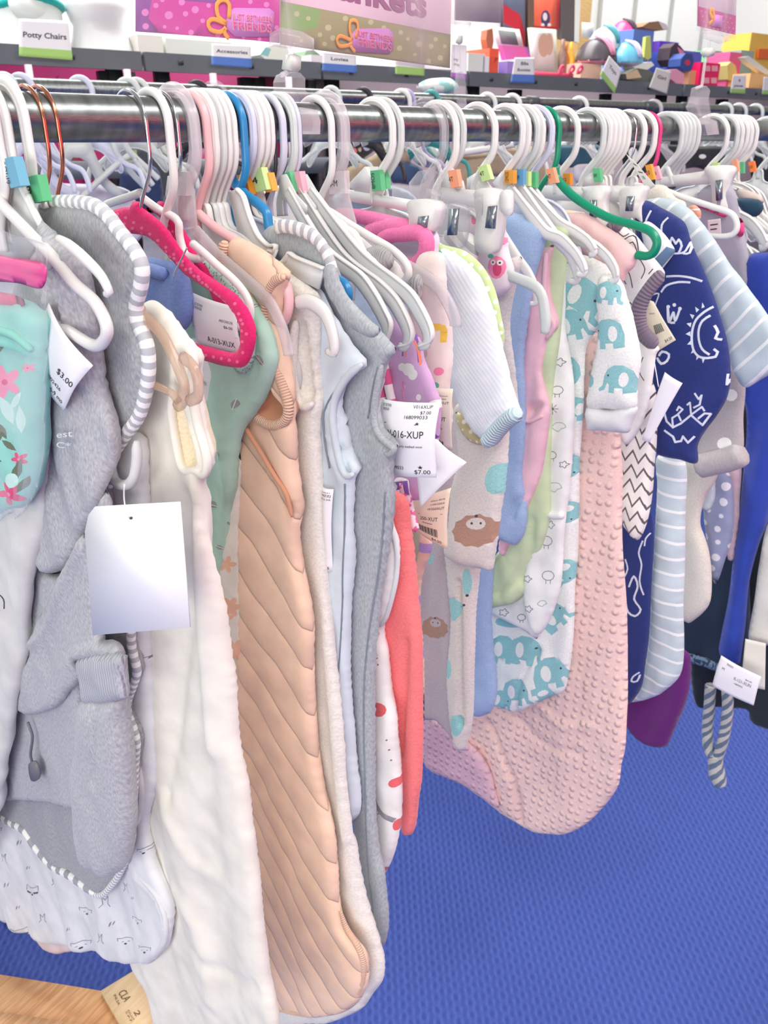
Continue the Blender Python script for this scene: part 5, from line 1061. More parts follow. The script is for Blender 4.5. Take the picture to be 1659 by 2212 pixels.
garment('baby_trousers', 'white baby trousers with a dark grey zigzag print', 'trousers', 1.040, [(1345, 820), (1380, 800), (1412, 830), (1420, 880), (1418, 960), (1412, 1010), (1408, 1060), (1400, 1120), (1390, 1152), (1378, 1166), (1360, 1155), (1345, 1130), (1336, 1060), (1336, 940)], CHV, t=.011, fold=(.006, 30, 6, 50), res=.006)
# 31 --- navy dino plush
NVY = F('navy_plush', (28, 46, 116), 'fleece'); FCR = F('print_white_line', (216, 222, 236))
S = stroke
pr = S([(1412, 455), (1404, 480), (1410, 490)], 4, 1) + S([(1448, 470), (1438, 485), (1440, 520)], 4, 1) + S([(1455, 535), (1460, 512), (1468, 525), (1474, 516), (1480, 530), (1474, 545)], 4.5, 1) + S([(1462, 546), (1480, 545), (1488, 540), (1496, 520), (1495, 545), (1484, 546)], 4, 1)
pr += S([(1450, 595), (1475, 594), (1500, 598), (1520, 606)], 4.5, 1) + S([(1438, 628), (1450, 614), (1475, 607), (1498, 608)], 4.5, 1) + S([(1420, 634), (1432, 632), (1424, 655), (1420, 670)], 3, 1)
pr += S([(1452, 662), (1456, 690), (1464, 672), (1468, 690), (1478, 664)], 5, 1) + S([(1452, 662), (1454, 692), (1466, 694)], 5, 1) + [(circ(1466, 656, 4), 1), (circ(1478, 664, 4), 1), (circ(1453, 660, 4), 1)]
pr += S([(1544, 662), (1528, 672), (1512, 688), (1504, 708), (1502, 730), (1506, 752), (1518, 766), (1536, 770), (1552, 768)], 5, 1) + S([(1540, 680), (1526, 690), (1518, 708), (1518, 730), (1526, 750), (1540, 762)], 5, 1) + S([(1550, 702), (1556, 716), (1552, 728), (1562, 732)], 5, 1) + S([(1552, 768), (1556, 758), (1550, 752)], 5, 1)
for a in np.linspace(1.7, 4.5, 9): pr += [([(1533 + 34 * math.cos(a - .1), 716 + 55 * math.sin(a - .1)), (1533 + 44 * math.cos(a), 716 + 66 * math.sin(a)), (1533 + 34 * math.cos(a + .1), 716 + 55 * math.sin(a + .1))], 1)]
pr += S([(1444, 885), (1450, 905), (1464, 918), (1480, 910), (1502, 892), (1522, 916), (1540, 892), (1528, 890), (1516, 900)], 4.5, 1, False) + S([(1502, 892), (1500, 865), (1494, 870)], 4, 1, False) + S([(1504, 890), (1524, 875), (1528, 884)], 4, 1, False) + S([(1480, 904), (1474, 890), (1484, 880), (1476, 874), (1472, 882)], 4, 1, False) + S([(1510, 846), (1518, 858), (1524, 850), (1520, 870), (1508, 876)], 4, 1, False) + S([(1464, 916), (1462, 898), (1472, 892)], 4, 1, False)
pr += S([(1446, 925), (1464, 938), (1468, 950), (1480, 948), (1484, 938), (1494, 952), (1506, 940)], 4.5, 1, False) + S([(1430, 770), (1438, 782), (1450, 776), (1454, 762), (1440, 756), (1434, 764)], 5, 1) + S([(1574, 808), (1572, 830), (1576, 820)], 4, 1)
dn, p = garment('baby_robe', 'navy blue plush robe with white dinosaur line print', 'robe', 1.075, [(1372, 460), (1393, 433), (1429, 449), (1460, 466), (1482, 484), (1496, 529), (1512, 565), (1528, 604), (1544, 645), (1558, 690), (1572, 747), (1577, 807), (1570, 858), (1548, 898), (1524, 930), (1508, 962), (1506, 1000), (1469, 993), (1421, 982), (1414, 960), (1405, 900), (1390, 760), (1380, 620)], [NVY, FCR], t=.013, r=.03, prints=pr, fold=(.006, 20, 4, 51), res=.0055)
pr = S([(1394, 1165), (1386, 1190), (1392, 1215), (1388, 1250), (1396, 1280)], 3.4, 1) + S([(1366, 1262), (1376, 1240), (1384, 1262), (1376, 1290), (1390, 1312), (1378, 1326), (1364, 1316), (1360, 1300)], 4, 1) + S([(1356, 1205), (1362, 1225), (1356, 1240)], 3.4, 1) + S([(1384, 1450), (1374, 1456), (1370, 1466), (1380, 1468), (1385, 1456)], 3.4, 1) + S([(1408, 1150), (1400, 1160), (1398, 1175)], 3, 1)
part(dn, 'lower_body', patch(Pl(X=1.115), [(1350, 1100), (1400, 1100), (1412, 1160), (1408, 1260), (1402, 1368), (1392, 1440), (1384, 1487), (1363, 1518), (1350, 1520), (1330, 1450), (1330, 1200)], .010, fold=(.006, 20, 4, 52), prints=pr), [NVY, FCR])
# 32 --- striped blue-grey
BST = mat('blue_grey_stripe_jersey', (190, 206, 214), 'stripe', col2=(232, 236, 236), sc=40, bump=0, ang=-.9)
bs, p = garment('baby_sleepsuit', 'pale blue-grey sleepsuit with thin white stripes', 'sleepsuit', 1.155, [(1390, 440), (1415, 428), (1450, 430), (1490, 452), (1516, 481), (1548, 525), (1580, 574), (1600, 600), (1622, 632), (1662, 688), (1690, 740), (1675, 796), (1640, 822), (1608, 838), (1590, 815), (1576, 780), (1560, 700), (1530, 620), (1500, 560), (1420, 520)], BST, t=.011, fold=(.006, 20, 4, 53), res=.006, pname='sleeve')
BS2 = mat('blue_grey_stripe_jersey_body', (190, 206, 214), 'stripe', col2=(232, 236, 236), sc=40, bump=0)
part(bs, 'leg', patch(Pl(X=1.14), [(1420, 985), (1479, 995), (1480, 1100), (1478, 1328), (1474, 1447), (1437, 1491), (1397, 1511), (1362, 1516), (1378, 1490), (1392, 1440), (1400, 1390), (1408, 1300), (1414, 1200), (1418, 1050)], .013, fold=(.006, 20, 6, 54), res=.006), BS2)
garment('baby_shirt', 'white and blue baby shirt between the green hanger and the navy plush', 'shirt', 1.048, [(1384, 490), (1400, 478), (1430, 500), (1452, 528), (1458, 545), (1440, 570), (1420, 590), (1400, 560)], [F('white_blue_jersey', (228, 232, 234)), F('print_slate', (96, 126, 160))], t=.006, prints=[([(1428, 582), (1418, 560), (1444, 532), (1462, 540)], 1)], fold=(.003, 26, 8, 3), res=.005)
# 33 --- grey plush with dots
GPD_ = F('taupe_grey_plush', (176, 170, 172), 'fleece')
gd, p = garment('baby_jacket', 'taupe grey plush jacket with white dots and a rolled cuff', 'jacket', 1.215, [(1560, 790), (1580, 780), (1604, 800), (1612, 838), (1608, 900), (1608, 962), (1600, 1000), (1560, 1006), (1520, 1010), (1500, 1000), (1510, 900)], [GPD_, FWH], t=.012, fold=(.006, 26, 6, 55), res=.006, prints=[(circ(1586, 850, 14, 13), 1), (circ(1572, 955, 16, 14), 1)])
gtube(gd, 'cuff', p, [(1512, 1004), (1545, 996), (1580, 988), (1606, 978), (1614, 974)], .020, GPD_, d=.010, h=.02)
# 34 --- cream plush
garment('baby_blanket', 'cream plush blanket with a rounded end below the grey dotted jacket', 'blanket', 1.235, [(1470, 985), (1520, 1000), (1552, 1010), (1545, 1040), (1522, 1080), (1514, 1129), (1524, 1160), (1532, 1190), (1537, 1240), (1536, 1288), (1528, 1312), (1504, 1336), (1480, 1345), (1450, 1300), (1450, 1050)], F('cream_plush', (224, 218, 206), 'fleece'), t=.012, fold=(.005, 24, 5, 56), res=.007, group='blankets')
# 35 --- purple
garment('baby_dress', 'plum purple velour dress below the striped sleepsuit', 'dress', 1.20, [(1340, 1480), (1440, 1440), (1470, 1400), (1492, 1420), (1490, 1487), (1478, 1530), (1465, 1560), (1452, 1590), (1441, 1610), (1413, 1611), (1377, 1598), (1356, 1574), (1330, 1540)], F('plum_velour', (98, 22, 110), 'fleece'), t=.012, fold=(.010, 22, 6, 57), res=.007)
# 36 --- lavender sprig, pink
garment('baby_dress', 'lavender-grey dress with small white sprigs, behind the cream plush', 'dress', 1.27, [(1530, 1010), (1560, 1010), (1580, 1030), (1586, 1090), (1582, 1160), (1566, 1210), (1546, 1262), (1536, 1240), (1524, 1150), (1520, 1080)], mat('lavender_sprig', (140, 146, 178), 'dots', col2=(216, 214, 224), sc=40), t=.008, fold=(.008, 40, 5, 58), res=.007)
garment('baby_shirt', 'dusty pink knitted shirt, thin strip right of the lavender dress', 'shirt', 1.30, [(1566, 1000), (1590, 1004), (1602, 1010), (1598, 1080), (1596, 1140), (1584, 1210), (1572, 1210), (1560, 1100)], F('dusty_pink_knit', (206, 176, 184), 'knit', sc=200), t=.008, fold=(.005, 40, 5, 59), res=.007)
garment('baby_trousers', 'pale blue-grey trousers, sliver right of the cream plush blanket', 'trousers', 1.262, [(1510, 1050), (1540, 1030), (1546, 1070), (1534, 1100), (1520, 1102), (1505, 1080)], F('grey_blue_jersey', (196, 204, 212)), t=.006, fold=(.003, 40, 5, 60), res=.006)
# 37 --- dark clothes
DNM = F('dark_teal_denim', (26, 48, 72), 'fleece')
dj, p = garment('denim_skirt', 'dark teal denim skirt with a frayed pale hem', 'skirt', 1.36, [(1440, 1200), (1520, 1180), (1600, 1150), (1620, 1300), (1612, 1440), (1580, 1446), (1530, 1430), (1478, 1412), (1440, 1400)], DNM, t=.012, fold=(.008, 18, 4, 61), res=.008)
gtube(dj, 'frayed_hem', p, [(1470, 1410), (1500, 1418), (1530, 1426), (1560, 1438), (1590, 1446)], .010, F('frayed_denim', (110, 136, 160), 'blotch', col2=(40, 62, 90), sc=240), d=.01, h=.006)
garment('skirt', 'black layered skirt with a stepped hem, low at the right', 'skirt', 1.42, [(1570, 900), (1720, 880), (1720, 1585), (1659, 1572), (1620, 1556), (1614, 1535), (1560, 1528), (1505, 1518), (1498, 1400), (1540, 1300), (1560, 1100)], F('black_twill', (22, 34, 44), 'cloth'), t=.012, fold=(.009, 16, 3, 62), res=.008)
RYB = F('royal_blue_satin', (38, 66, 168), 'cloth')
garment('trousers', 'royal blue trousers hanging at the right edge', 'trousers', 1.30, [(1596, 760), (1612, 560), (1659, 545), (1720, 560), (1720, 900), (1690, 1000), (1662, 1120), (1640, 1180), (1620, 1260), (1612, 1350), (1604, 1410), (1598, 1432), (1575, 1425), (1552, 1410), (1556, 1370), (1572, 1290), (1584, 1180), (1596, 1060), (1612, 900)], RYB, t=.014, fold=(.012, 26, 2, 63), res=.008)
garment('baby_shirt', 'light grey ribbed shirt at the right edge below the royal blue trousers', 'shirt', 1.275, [(1700, 1100), (1700, 1400), (1660, 1396), (1622, 1388), (1616, 1370), (1628, 1300), (1640, 1220), (1660, 1130)], F('stone_grey_jersey', (214, 214, 204)), t=.010, fold=(.006, 26, 4, 64), res=.008)
rp_ = thing('drawstring', 'blue and cream twisted cord ending in a tassel, hanging low at the right', 'cord', Pl(X=1.33).p(1550, 1698))
ROP = mat('twisted_cord', (184, 184, 178), 'stripe', col2=(92, 110, 132), sc=95, bump=.3, ang=.5)
pr_ = Pl(X=1.33)
part(rp_, 'strand', sw(pr_, [(1535, 1480), (1532, 1530), (1528, 1580), (1532, 1620), (1544, 1640)], .010, d=.0), ROP)
part(rp_, 'strand', sw(pr_, [(1570, 1480), (1572, 1530), (1566, 1580), (1556, 1620), (1548, 1640)], .010, d=.0), ROP)
part(rp_, 'tassel', sw(pr_, [(1546, 1630), (1546, 1650), (1550, 1675), (1556, 1696)], .013, taper=[1, 1.05, 1.2, .9]), ROP)
# clothes beyond, grey and pink bits round the right-hand hangers
garment('baby_shirt', 'cream plush hood below the crossed white hangers, beside the paper strip', 'shirt', 1.175, [(1395, 420), (1412, 400), (1440, 402), (1458, 425), (1480, 436), (1482, 452), (1470, 462), (1440, 440), (1400, 440)], F('cream_plush', (224, 218, 206), 'fleece'), t=.010, fold=(.004, 30, 12, 3), res=.006)
garment('baby_shirt', 'grey jersey shirt behind the white hanger loop', 'shirt', 1.30, [(1505, 430), (1530, 400), (1580, 400), (1600, 470), (1620, 560), (1632, 640), (1640, 760), (1600, 720), (1560, 600), (1520, 520)], F('cool_grey_jersey', (164, 162, 176)), t=.008, fold=(.006, 30, 8, 4), res=.007)
garment('baby_shirt', 'hot pink shirt edge seen inside the white hanger loop', 'shirt', 1.285, [(1500, 432), (1540, 446), (1572, 460), (1566, 470), (1530, 456), (1498, 444)], F('hot_pink_jersey', (226, 70, 130)), t=.005, fold=(.003, 30, 8, 4), res=.006)
garment('baby_shirt', 'hot pink shirt edge right of the white hanger loop', 'shirt', 1.29, [(1596, 470), (1606, 480), (1608, 500), (1602, 512), (1592, 508)], F('hot_pink_jersey', (226, 70, 130)), t=.005, fold=(.003, 30, 8, 4), res=.006)
garment('baby_shirt', 'orange and pink striped shirt crumpled left of the white hanger loop', 'shirt', 1.21, [(1484, 450), (1500, 442), (1514, 456), (1512, 474), (1502, 476), (1486, 462)], F('orange_pink_stripe', (240, 170, 140), 'stripe', col2=(250, 226, 220), sc=90), t=.006, fold=(.004, 40, 20, 4), res=.005)
garment('trousers', 'dark teal trousers seen between the hangers at the right edge', 'trousers', 1.40, [(1590, 430), (1640, 432), (1650, 450), (1634, 468), (1610, 462)], F('dark_teal_jersey', (24, 66, 90)), t=.008, fold=(.004, 40, 20, 4), res=.006)
garment('baby_shirt', 'beige baby shirt above the dark teal trousers at the right edge', 'shirt', 1.41, [(1592, 408), (1640, 420), (1648, 440), (1600, 434)], F('beige_jersey', (206, 192, 184)), t=.006, fold=(.004, 40, 20, 4), res=.006)
# ================================================================== price tags, card and paper slips
def dashed(y, w0=.1, w1=.9): return [('|', w0, y, .008, w1 - w0)]
card('price_tag', 'white price tag reading $3.00 tucked into the grey romper at the left', 'price tag', Pl(X=.266), [(105, 655), (200, 790), (132, 888), (70, 790)], [('$3.00', .66, .50, .10, .30), ('17\u0039802426', .40, .26, .07, .42), ('6-9 mo', .62, .08, .09, .30)], curl=.004)
ch = thing('blank_card', 'large blank white card hanging from a thread in front of the cream sack', 'card', Pl(X=.262).p(300, 1365))
part(ch, 'card', plate(Pl(X=.262), [(206, 1094), (389, 1084), (411, 1355), (201, 1372), (184, 1148), (192, 1112)], .0008), mat('paper_243_243_246', (243, 243, 246), rough=.95))
pt = Pl(X=.262)
part(ch, 'thread', sw(pt, [(273, 1045), (272, 1070), (275, 1095), (283, 1118)], .0005, d=.0015), mat('white_thread', (236, 238, 240), rough=.7))
part(ch, 'punch_hole', plate(pt.off(.0008), circ(283, 1119, 3), .0006), DKP)
A = card('price_tag', 'white tag reading A-013-XUX inside the pink velvet hanger loop', 'price tag', Pl(X=.409), [(414, 632), (512, 664), (520, 765), (420, 738)], [('JUST BETWEEN', .10, .80, .055, .22), ('FRIENDS', .12, .73, .055, .18), ('A013XUX', .68, .62, .06, .26), ('$6.00', .76, .50, .06, .16), ('A-013-XUX', .34, .10, .13, .56), ('|', .02, .34, .005, .96)], curl=.003)
card('price_tag', 'white tag reading $6.00 below the pink velvet hanger, beside the cream sack', 'price tag', Pl(X=.424), [(416, 728), (510, 792), (477, 886), (436, 866)], [('$6.00', .55, .12, .08, .36), ('099033', .1, .36, .06, .3)], curl=.003)
card('price_tag', 'narrow white tag on the pale blue sack reading $12.25', 'price tag', Pl(X=.468), [(695, 1050), (720, 1057), (716, 1236), (704, 1232)], [('104041', .15, .95, .012, .7), ('U4ZZJ', .1, .91, .025, .8), ('$12.25', .1, .87, .018, .8), ('5', .4, .03, .03, .3)], curl=.003)
VT = card('price_tag', 'white tag reading V-016-XUP and $7.00, largest tag in the middle', 'price tag', Pl(X=.515), [(826, 862), (951, 870), (937, 1034), (826, 1024)],
     [('JUST BETWEEN', .04, .93, .035, .2), ('FRIENDS', .06, .88, .035, .14), ('V016XUP', .64, .93, .045, .28), ('$7.00', .76, .86, .04, .15), ('168099033', .52, .80, .045, .35), ('|', .12, .73, .008, .60), ('V-016-XUP', .20, .55, .10, .64), ('used only washed once', .32, .42, .035, .50), ('99033', .26, .10, .05, .2), ('$7.00', .66, .05, .06, .26)], curl=.006,
     extra=[('star_mark', [('\u2605', .70, .72, .04, .07)], INK(), .0006), ('star_mark', [('\u2605', .72, .12, .05, .09)], INK(), .0006)])
card('price_tag', 'blank white slip turned away behind the V-016 tag', 'price tag', Pl(X=.535), [(900, 930), (945, 950), (1005, 1000), (905, 1098)], [], curl=.003, col=(240, 238, 240))
card('price_tag', 'cream tag ending XUT, sack, right behind the V-016 tag', 'price tag', Pl(X=.598), [(930, 836), (978, 840), (974, 975), (940, 960)], [('miscellaneous', .25, .88, .02, .6), ('1/09/2024', .35, .83, .02, .45), ('XUT', .58, .76, .04, .34), ('-XUT', .30, .48, .07, .5), ('Sack', .32, .33, .035, .3), ('|', .3, .12, .1, .03), ('|', .36, .12, .1, .05), ('|', .45, .12, .1, .03), ('|', .52, .12, .1, .06)], col=(234, 228, 208), curl=.003)
t250 = card('price_tag', 'cream tag ending 250-XUT with a barcode, below the V-016 tag', 'price tag', Pl(X=.60), [(885, 1080), (974, 1054), (963, 1188), (888, 1140)], [('Infant Girls', .62, .84, .03, .3), ('1/09/2024', .62, .77, .03, .3), ('W250XUT', .55, .68, .045, .38), ('|', .3, .60, .006, .6), ('250-XUT', .36, .46, .08, .44), ('Rainbow', .42, .38, .035, .25), ('$4.00', .62, .05, .05, .25)] + [('|', .12 + .028 * k, .30, .16, .012 + .008 * ((k * 7) % 3 == 0)) for k in range(24)], col=(238, 220, 196), curl=.004)
card('price_tag', 'cream tag with a barcode and $4.50 by the navy plush sleeve', 'price tag', Pl(X=1.035), [(1392, 640), (1412, 652), (1459, 735), (1405, 768)], [('Cuddle Zip Dee', .30, .70, .03, .40), ('$4.50', .66, .06, .07, .28)] + [('|', .40 + .03 * k, .48, .18, .013 + .008 * (k % 3 == 0)) for k in range(14)], col=(226, 220, 196), curl=.002)
s_ = card('paper_slip', 'blank white paper slip turned edgewise over the navy plush', 'paper slip', Pl(X=.99), [(1436, 804), (1474, 828), (1402, 956), (1386, 950)], [], col=(238, 236, 242), curl=.002)
part(s_, 'thread', sw(Pl(X=.99), [(1414, 775), (1420, 810), (1424, 835)], .0006, d=.002), mat('white_thread', (236, 238, 240), rough=.7))
card('price_tag', 'white tag with printed lines hanging low at the right edge over the black skirt', 'price tag', Pl(X=1.22), [(1558, 1416), (1644, 1462), (1627, 1525), (1537, 1482)], [('FRIENDS', .2, .85, .06, .16), ('M', .12, .66, .08, .06), ('K-121-XUN', .45, .55, .11, .40), ('14809903', .48, .42, .06, .2), ('$4.00', .7, .70, .05, .15)], curl=.003)
card('paper_slip', 'pale blank card behind the low tag at the right edge', 'paper slip', Pl(X=1.25), [(1610, 1380), (1654, 1390), (1652, 1490), (1600, 1480)], [], col=(226, 224, 212))
card('paper_slip', 'grey-white care ticket hanging between hangers left of the orange size tag', 'paper slip', Pl(X=1.10), [(1352, 332), (1372, 350), (1416, 402), (1398, 412)], [('|', .3, .8, .05, .4), ('|', .3, .55, .04, .5), ('18', .3, .3, .12, .3)], col=(216, 216, 210))
card('garment_label', 'white size slip on the grey cloth inside the white hanger loop', 'label', Pl(X=1.27), [(1528, 476), (1556, 472), (1558, 505), (1530, 508)], [('|', .2, .7, .08, .6), ('|', .2, .4, .08, .5)], col=(226, 214, 218))

part(t250, 'thread', sw(Pl(X=.597), [(905, 1060), (912, 1085), (915, 1100)], .0006), mat('white_thread', (236, 238, 240), rough=.7))
# ================================================================== signs above the near rail
SX = Pl(Y=0, th=90).p(604, 60)[0]
S1, S2 = Pl(X=SX, th=80), Pl(X=SX + .001, th=100.5)
SLV = mat('sign_sleeve_film', (246, 226, 236), 'clear', rough=.1, trans=.97)
def two(pl, x0, x1, y, h, txt, off=0.0, d=.0012, res=3):
    a = pl.st([(x0, y)])[0].copy(); b_ = pl.st([(x1, y)])[0]; a[1] = pl.st([((x0 + x1) / 2, y)])[0][1]
    V, Fc = tgeo(txt, off, res); V0, _ = tgeo(txt, 0.0, res)
    w0 = V0[:, 0].max() - V0[:, 0].min(); hp = abs(pl.st([((x0 + x1) / 2, y - h)])[0][1] - a[1])
    q = np.c_[a[0] + (V[:, 0] - V0[:, 0].min()) / w0 * (b_[0] - a[0]), a[1] + V[:, 1] / .7 * hp]
    return pl.w(q, d), Fc
PTX = mat('logo_pink_text', (238, 92, 140), rough=.6); WTX = mat('logo_white_outline', (250, 240, 244), rough=.6); ORR = mat('ribbon_orange', (250, 176, 60), rough=.6); LPT = mat('logo_lilac_tag', (210, 140, 214), rough=.6)
def logo(root, pl, tagp_, t1, t2, rib):
    lg = part(root, 'logo_tag', plate(pl.off(.0014), tagp_, .0006), LPT)
    for ln in rib: part(lg, 'ribbon', sw(pl, ln, .0019, .0004, d=.0020), ORR)
    for (x0, x1, y, h, tx) in (t1, t2):
        part(lg, 'outline', two(pl, x0, x1, y, h, tx, .02, .0021), WTX, smooth=False)
        part(lg, 'lettering', two(pl, x0, x1, y, h, tx, .0, .0025), PTX, smooth=False)
sg1 = thing('sign', 'purple and magenta dotted sign with a lilac logo tag, upper left above the rail', 'sign', S1.p(450, 90))
PUR = mat('sign_purple', (138, 78, 160), rough=.5); MAG = mat('sign_magenta', (206, 70, 164), rough=.5); DOT = mat('sign_magenta_dot', (226, 140, 206), rough=.5)
pr = [([(293, -90), (345, -90), (320, 40), (345, 72), (293, 68)], 1), ([(345, -90), (560, -90), (540, -20), (470, 8), (400, 2), (350, -30)], 1)]
for x, y, r in ((313, 27, 8), (364, 33, 9), (336, 12, 6), (355, 58, 4), (382, 61, 4), (400, 30, 6), (421, 21, 8), (412, 70, 6), (437, 45, 5), (392, 5, 7), (575, 10, 6), (540, 4, 5), (314, 57, 7), (450, 12, 5), (597, 60, 5), (350, 0, 5), (560, 84, 4), (470, 75, 6), (525, 80, 4)): pr.append((circ(x, y, r), 2))
part(sg1, 'panel', plate(S1, [(293, -90), (604, -90), (604, 93), (548, 87), (420, 77), (293, 68)], .0012, prints=pr), [MAG, PUR, DOT])
part(sg1, 'sleeve', plate(S1.off(.0045), [(287, -95), (606, -95), (606, 102), (550, 96), (287, 75)], .001), SLV)
logo(sg1, S1, [(497, 24), (506, 17), (582, 18), (592, 26), (592, 72), (582, 79), (508, 79), (490, 62), (488, 44)], (499, 586, 46, 13, 'JUST BETWEEN'), (502, 585, 68, 18, 'FRIENDS'), [[(487, 50), (470, 38), (466, 10), (480, 0), (493, 10), (492, 40)], [(486, 52), (460, 42), (448, 48), (452, 64), (474, 70), (486, 60)], [(481, 62), (484, 74), (492, 84)]])
sg2 = thing('sign', 'pale pink sign reading Blankets above a green dotted band with a lilac logo tag', 'sign', S2.p(800, 130))
GRS = mat('sign_green', (160, 164, 110), rough=.5); GRB = mat('sign_bright_green', (128, 184, 92), rough=.5); GDT = mat('sign_green_dot', (196, 204, 150), rough=.5); PPK = mat('sign_pale_pink', (240, 216, 228), rough=.5)
pr = [([(606, -100), (976, -100), (974, 75), (619, 5), (606, 2)], 1), ([(606, 2), (619, 5), (690, 22), (684, 60), (640, 70), (606, 60)], 3)]
for x, y, r in ((800, 48, 6), (828, 60, 5), (865, 70, 5), (905, 95, 7), (930, 100, 6), (862, 104, 6), (895, 118, 4), (950, 125, 6), (940, 85, 5), (708, 60, 7), (718, 82, 6), (745, 40, 6), (690, 75, 5), (665, 40, 5), (640, 30, 6), (700, 95, 5), (736, 100, 5), (925, 132, 5), (960, 100, 4), (880, 84, 4), (650, 88, 4)): pr.append((circ(x, y, r), 2))
part(sg2, 'panel', plate(S2, [(606, -100), (976, -100), (971, 147), (679, 107), (606, 96)], .0012, prints=pr), [GRS, PPK, GDT, GRB])
part(sg2, 'sleeve', plate(S2.off(.0045), [(604, -105), (986, -105), (981, 157), (680, 114), (604, 103)], .001), SLV)
part(sg2, 'lettering', two(S2, 664, 918, 9, 58, 'Blankets', .03), mat('sign_mauve_text', (150, 78, 128), rough=.6), smooth=False)
logo(sg2, S2, [(770, 62), (838, 61), (849, 72), (849, 108), (840, 116), (768, 112), (752, 96), (757, 76)], (767, 844, 84, 12, 'JUST BETWEEN'), (770, 843, 105, 17, 'FRIENDS'), [[(758, 86), (752, 66), (754, 46), (766, 46), (770, 60), (764, 82)], [(756, 88), (732, 78), (724, 86), (730, 100), (750, 98), (757, 92)], [(752, 96), (758, 106), (764, 112)]])
def sign_clip(label, plc, jaw, block, stem, body, foot, gm=CLF):
    r = thing('sign_clip', label, 'sign clip', plc.p(*foot[2]))
    part(r, 'jaw', plate(plc.off(.008), jaw, .003), CLR)
    part(r, 'block', plate(plc, block, .010), mat('grey_block', (206, 210, 204), rough=.4))
    if stem: part(r, 'stem', sw(plc, stem, .0022), CLF)
    part(r, 'clip_body', plate(plc, body, .016), CLR, smooth=False)
    for a, b in ((0, 1), (len(body) // 2, len(body) // 2 + 1)): part(r, 'clip_edge', sw(plc, [body[a], body[b]], .0022), CLF)
    part(r, 'clip_foot', plate(plc.off(RAILR + .004), foot, .012), CLF, smooth=False)
    return r
PC = Pl(Y=0, th=90)
sign_clip('clear sign clip with a grey block, gripping the near rail below the two signs', PC, [(584, 96), (585, 72), (606, 60), (650, 68), (676, 84), (676, 112), (640, 106)], [(620, 118), (628, 117), (643, 123), (642, 150), (636, 156), (624, 154), (616, 148)], [(631, 108), (631, 118)],
          [(608, 162), (622, 156), (636, 158), (647, 170), (647, 195), (660, 215), (680, 240), (676, 252), (640, 240), (620, 215), (603, 200), (602, 178)], [(640, 232), (676, 238), (683, 262), (682, 290), (645, 290)])
sg3 = thing('sign', 'small mauve and pink dotted sign standing over the far end of the near rail', 'sign', PC.p(1548, 70))
part(sg3, 'panel', plate(PC, [(1509, -60), (1591, -50), (1588, 75), (1507, 56)], .0014, prints=[([(1509, -60), (1591, -50), (1589, 34), (1508, 14)], 1)] + [(circ(1514 + 9 * (k % 8) + (k // 8) * 3, 24 + 11 * (k // 8) + 2.2 * (k % 8), 1.6), 2) for k in range(32)]), [mat('sign3_pink', (190, 72, 138), rough=.5), mat('sign3_grey', (196, 186, 198), rough=.5), DOT])
part(sg3, 'sleeve', plate(PC.off(.004), [(1506, -70), (1593, -60), (1588, 86), (1505, 66)], .001), SLV)
lg = part(sg3, 'logo_tag', plate(PC.off(.002), [(1538, 30), (1560, 34), (1560, 60), (1537, 56)], .0006), LPT)
part(lg, 'ribbon', sw(PC, [(1536, 42), (1530, 26), (1536, 22), (1538, 40), (1528, 52)], .003, .0006, d=.003), ORR)
sign_clip('clear sign clip on a tall rod, gripping the near rail at the right', PC, [(1515, 66), (1540, 64), (1575, 74), (1576, 88), (1555, 94), (1530, 86), (1513, 78)], [(1528, 104), (1534, 102), (1540, 110), (1536, 120), (1526, 124), (1519, 114)], [(1532, 90), (1530, 104), (1524, 126), (1516, 186)],
          [(1504, 190), (1516, 186), (1524, 196), (1520, 214), (1526, 250), (1520, 262), (1500, 250), (1492, 232), (1500, 212)], [(1518, 254), (1540, 262), (1546, 290), (1520, 292), (1514, 270)])
# holder on the rail behind
sg4 = thing('sign', 'grey blank sign in a clear sleeve on the rail behind, at the top centre', 'sign', P2.p(1030, 56))
part(sg4, 'panel', plate(P2, [(984, -60), (1084, -60), (1080, 50), (982, 44)], .002), mat('sign_back_grey', (178, 174, 178), rough=.5))
part(sg4, 'sleeve', plate(P2.off(.006), [(976, -60), (1088, -60), (1082, 60), (974, 52)], .002), SLV)
sign_clip('clear sign clip on a thin rod on the rail behind, below the grey sign', P2, [(982, 46), (1018, 48), (1016, 58), (1000, 72), (984, 62)], [(988, 76), (998, 77), (997, 92), (993, 96), (986, 92)], [(992, 95), (993, 130), (994, 155)], [(988, 156), (998, 156), (1006, 200), (1004, 232), (988, 232), (984, 200)], [(988, 214), (1004, 214), (1006, 232), (996, 236), (988, 232)])
sg5 = card('shelf_sign', 'narrow white card with a purple band hanging beside the thin rod', 'sign', P2.off(-.1), [(976, 96), (1008, 98), (1008, 172), (974, 168)], [('My', .15, .52, .08, .3), ('Way', .15, .38, .08, .4)], band=(.82, 1.0, (170, 110, 190)))
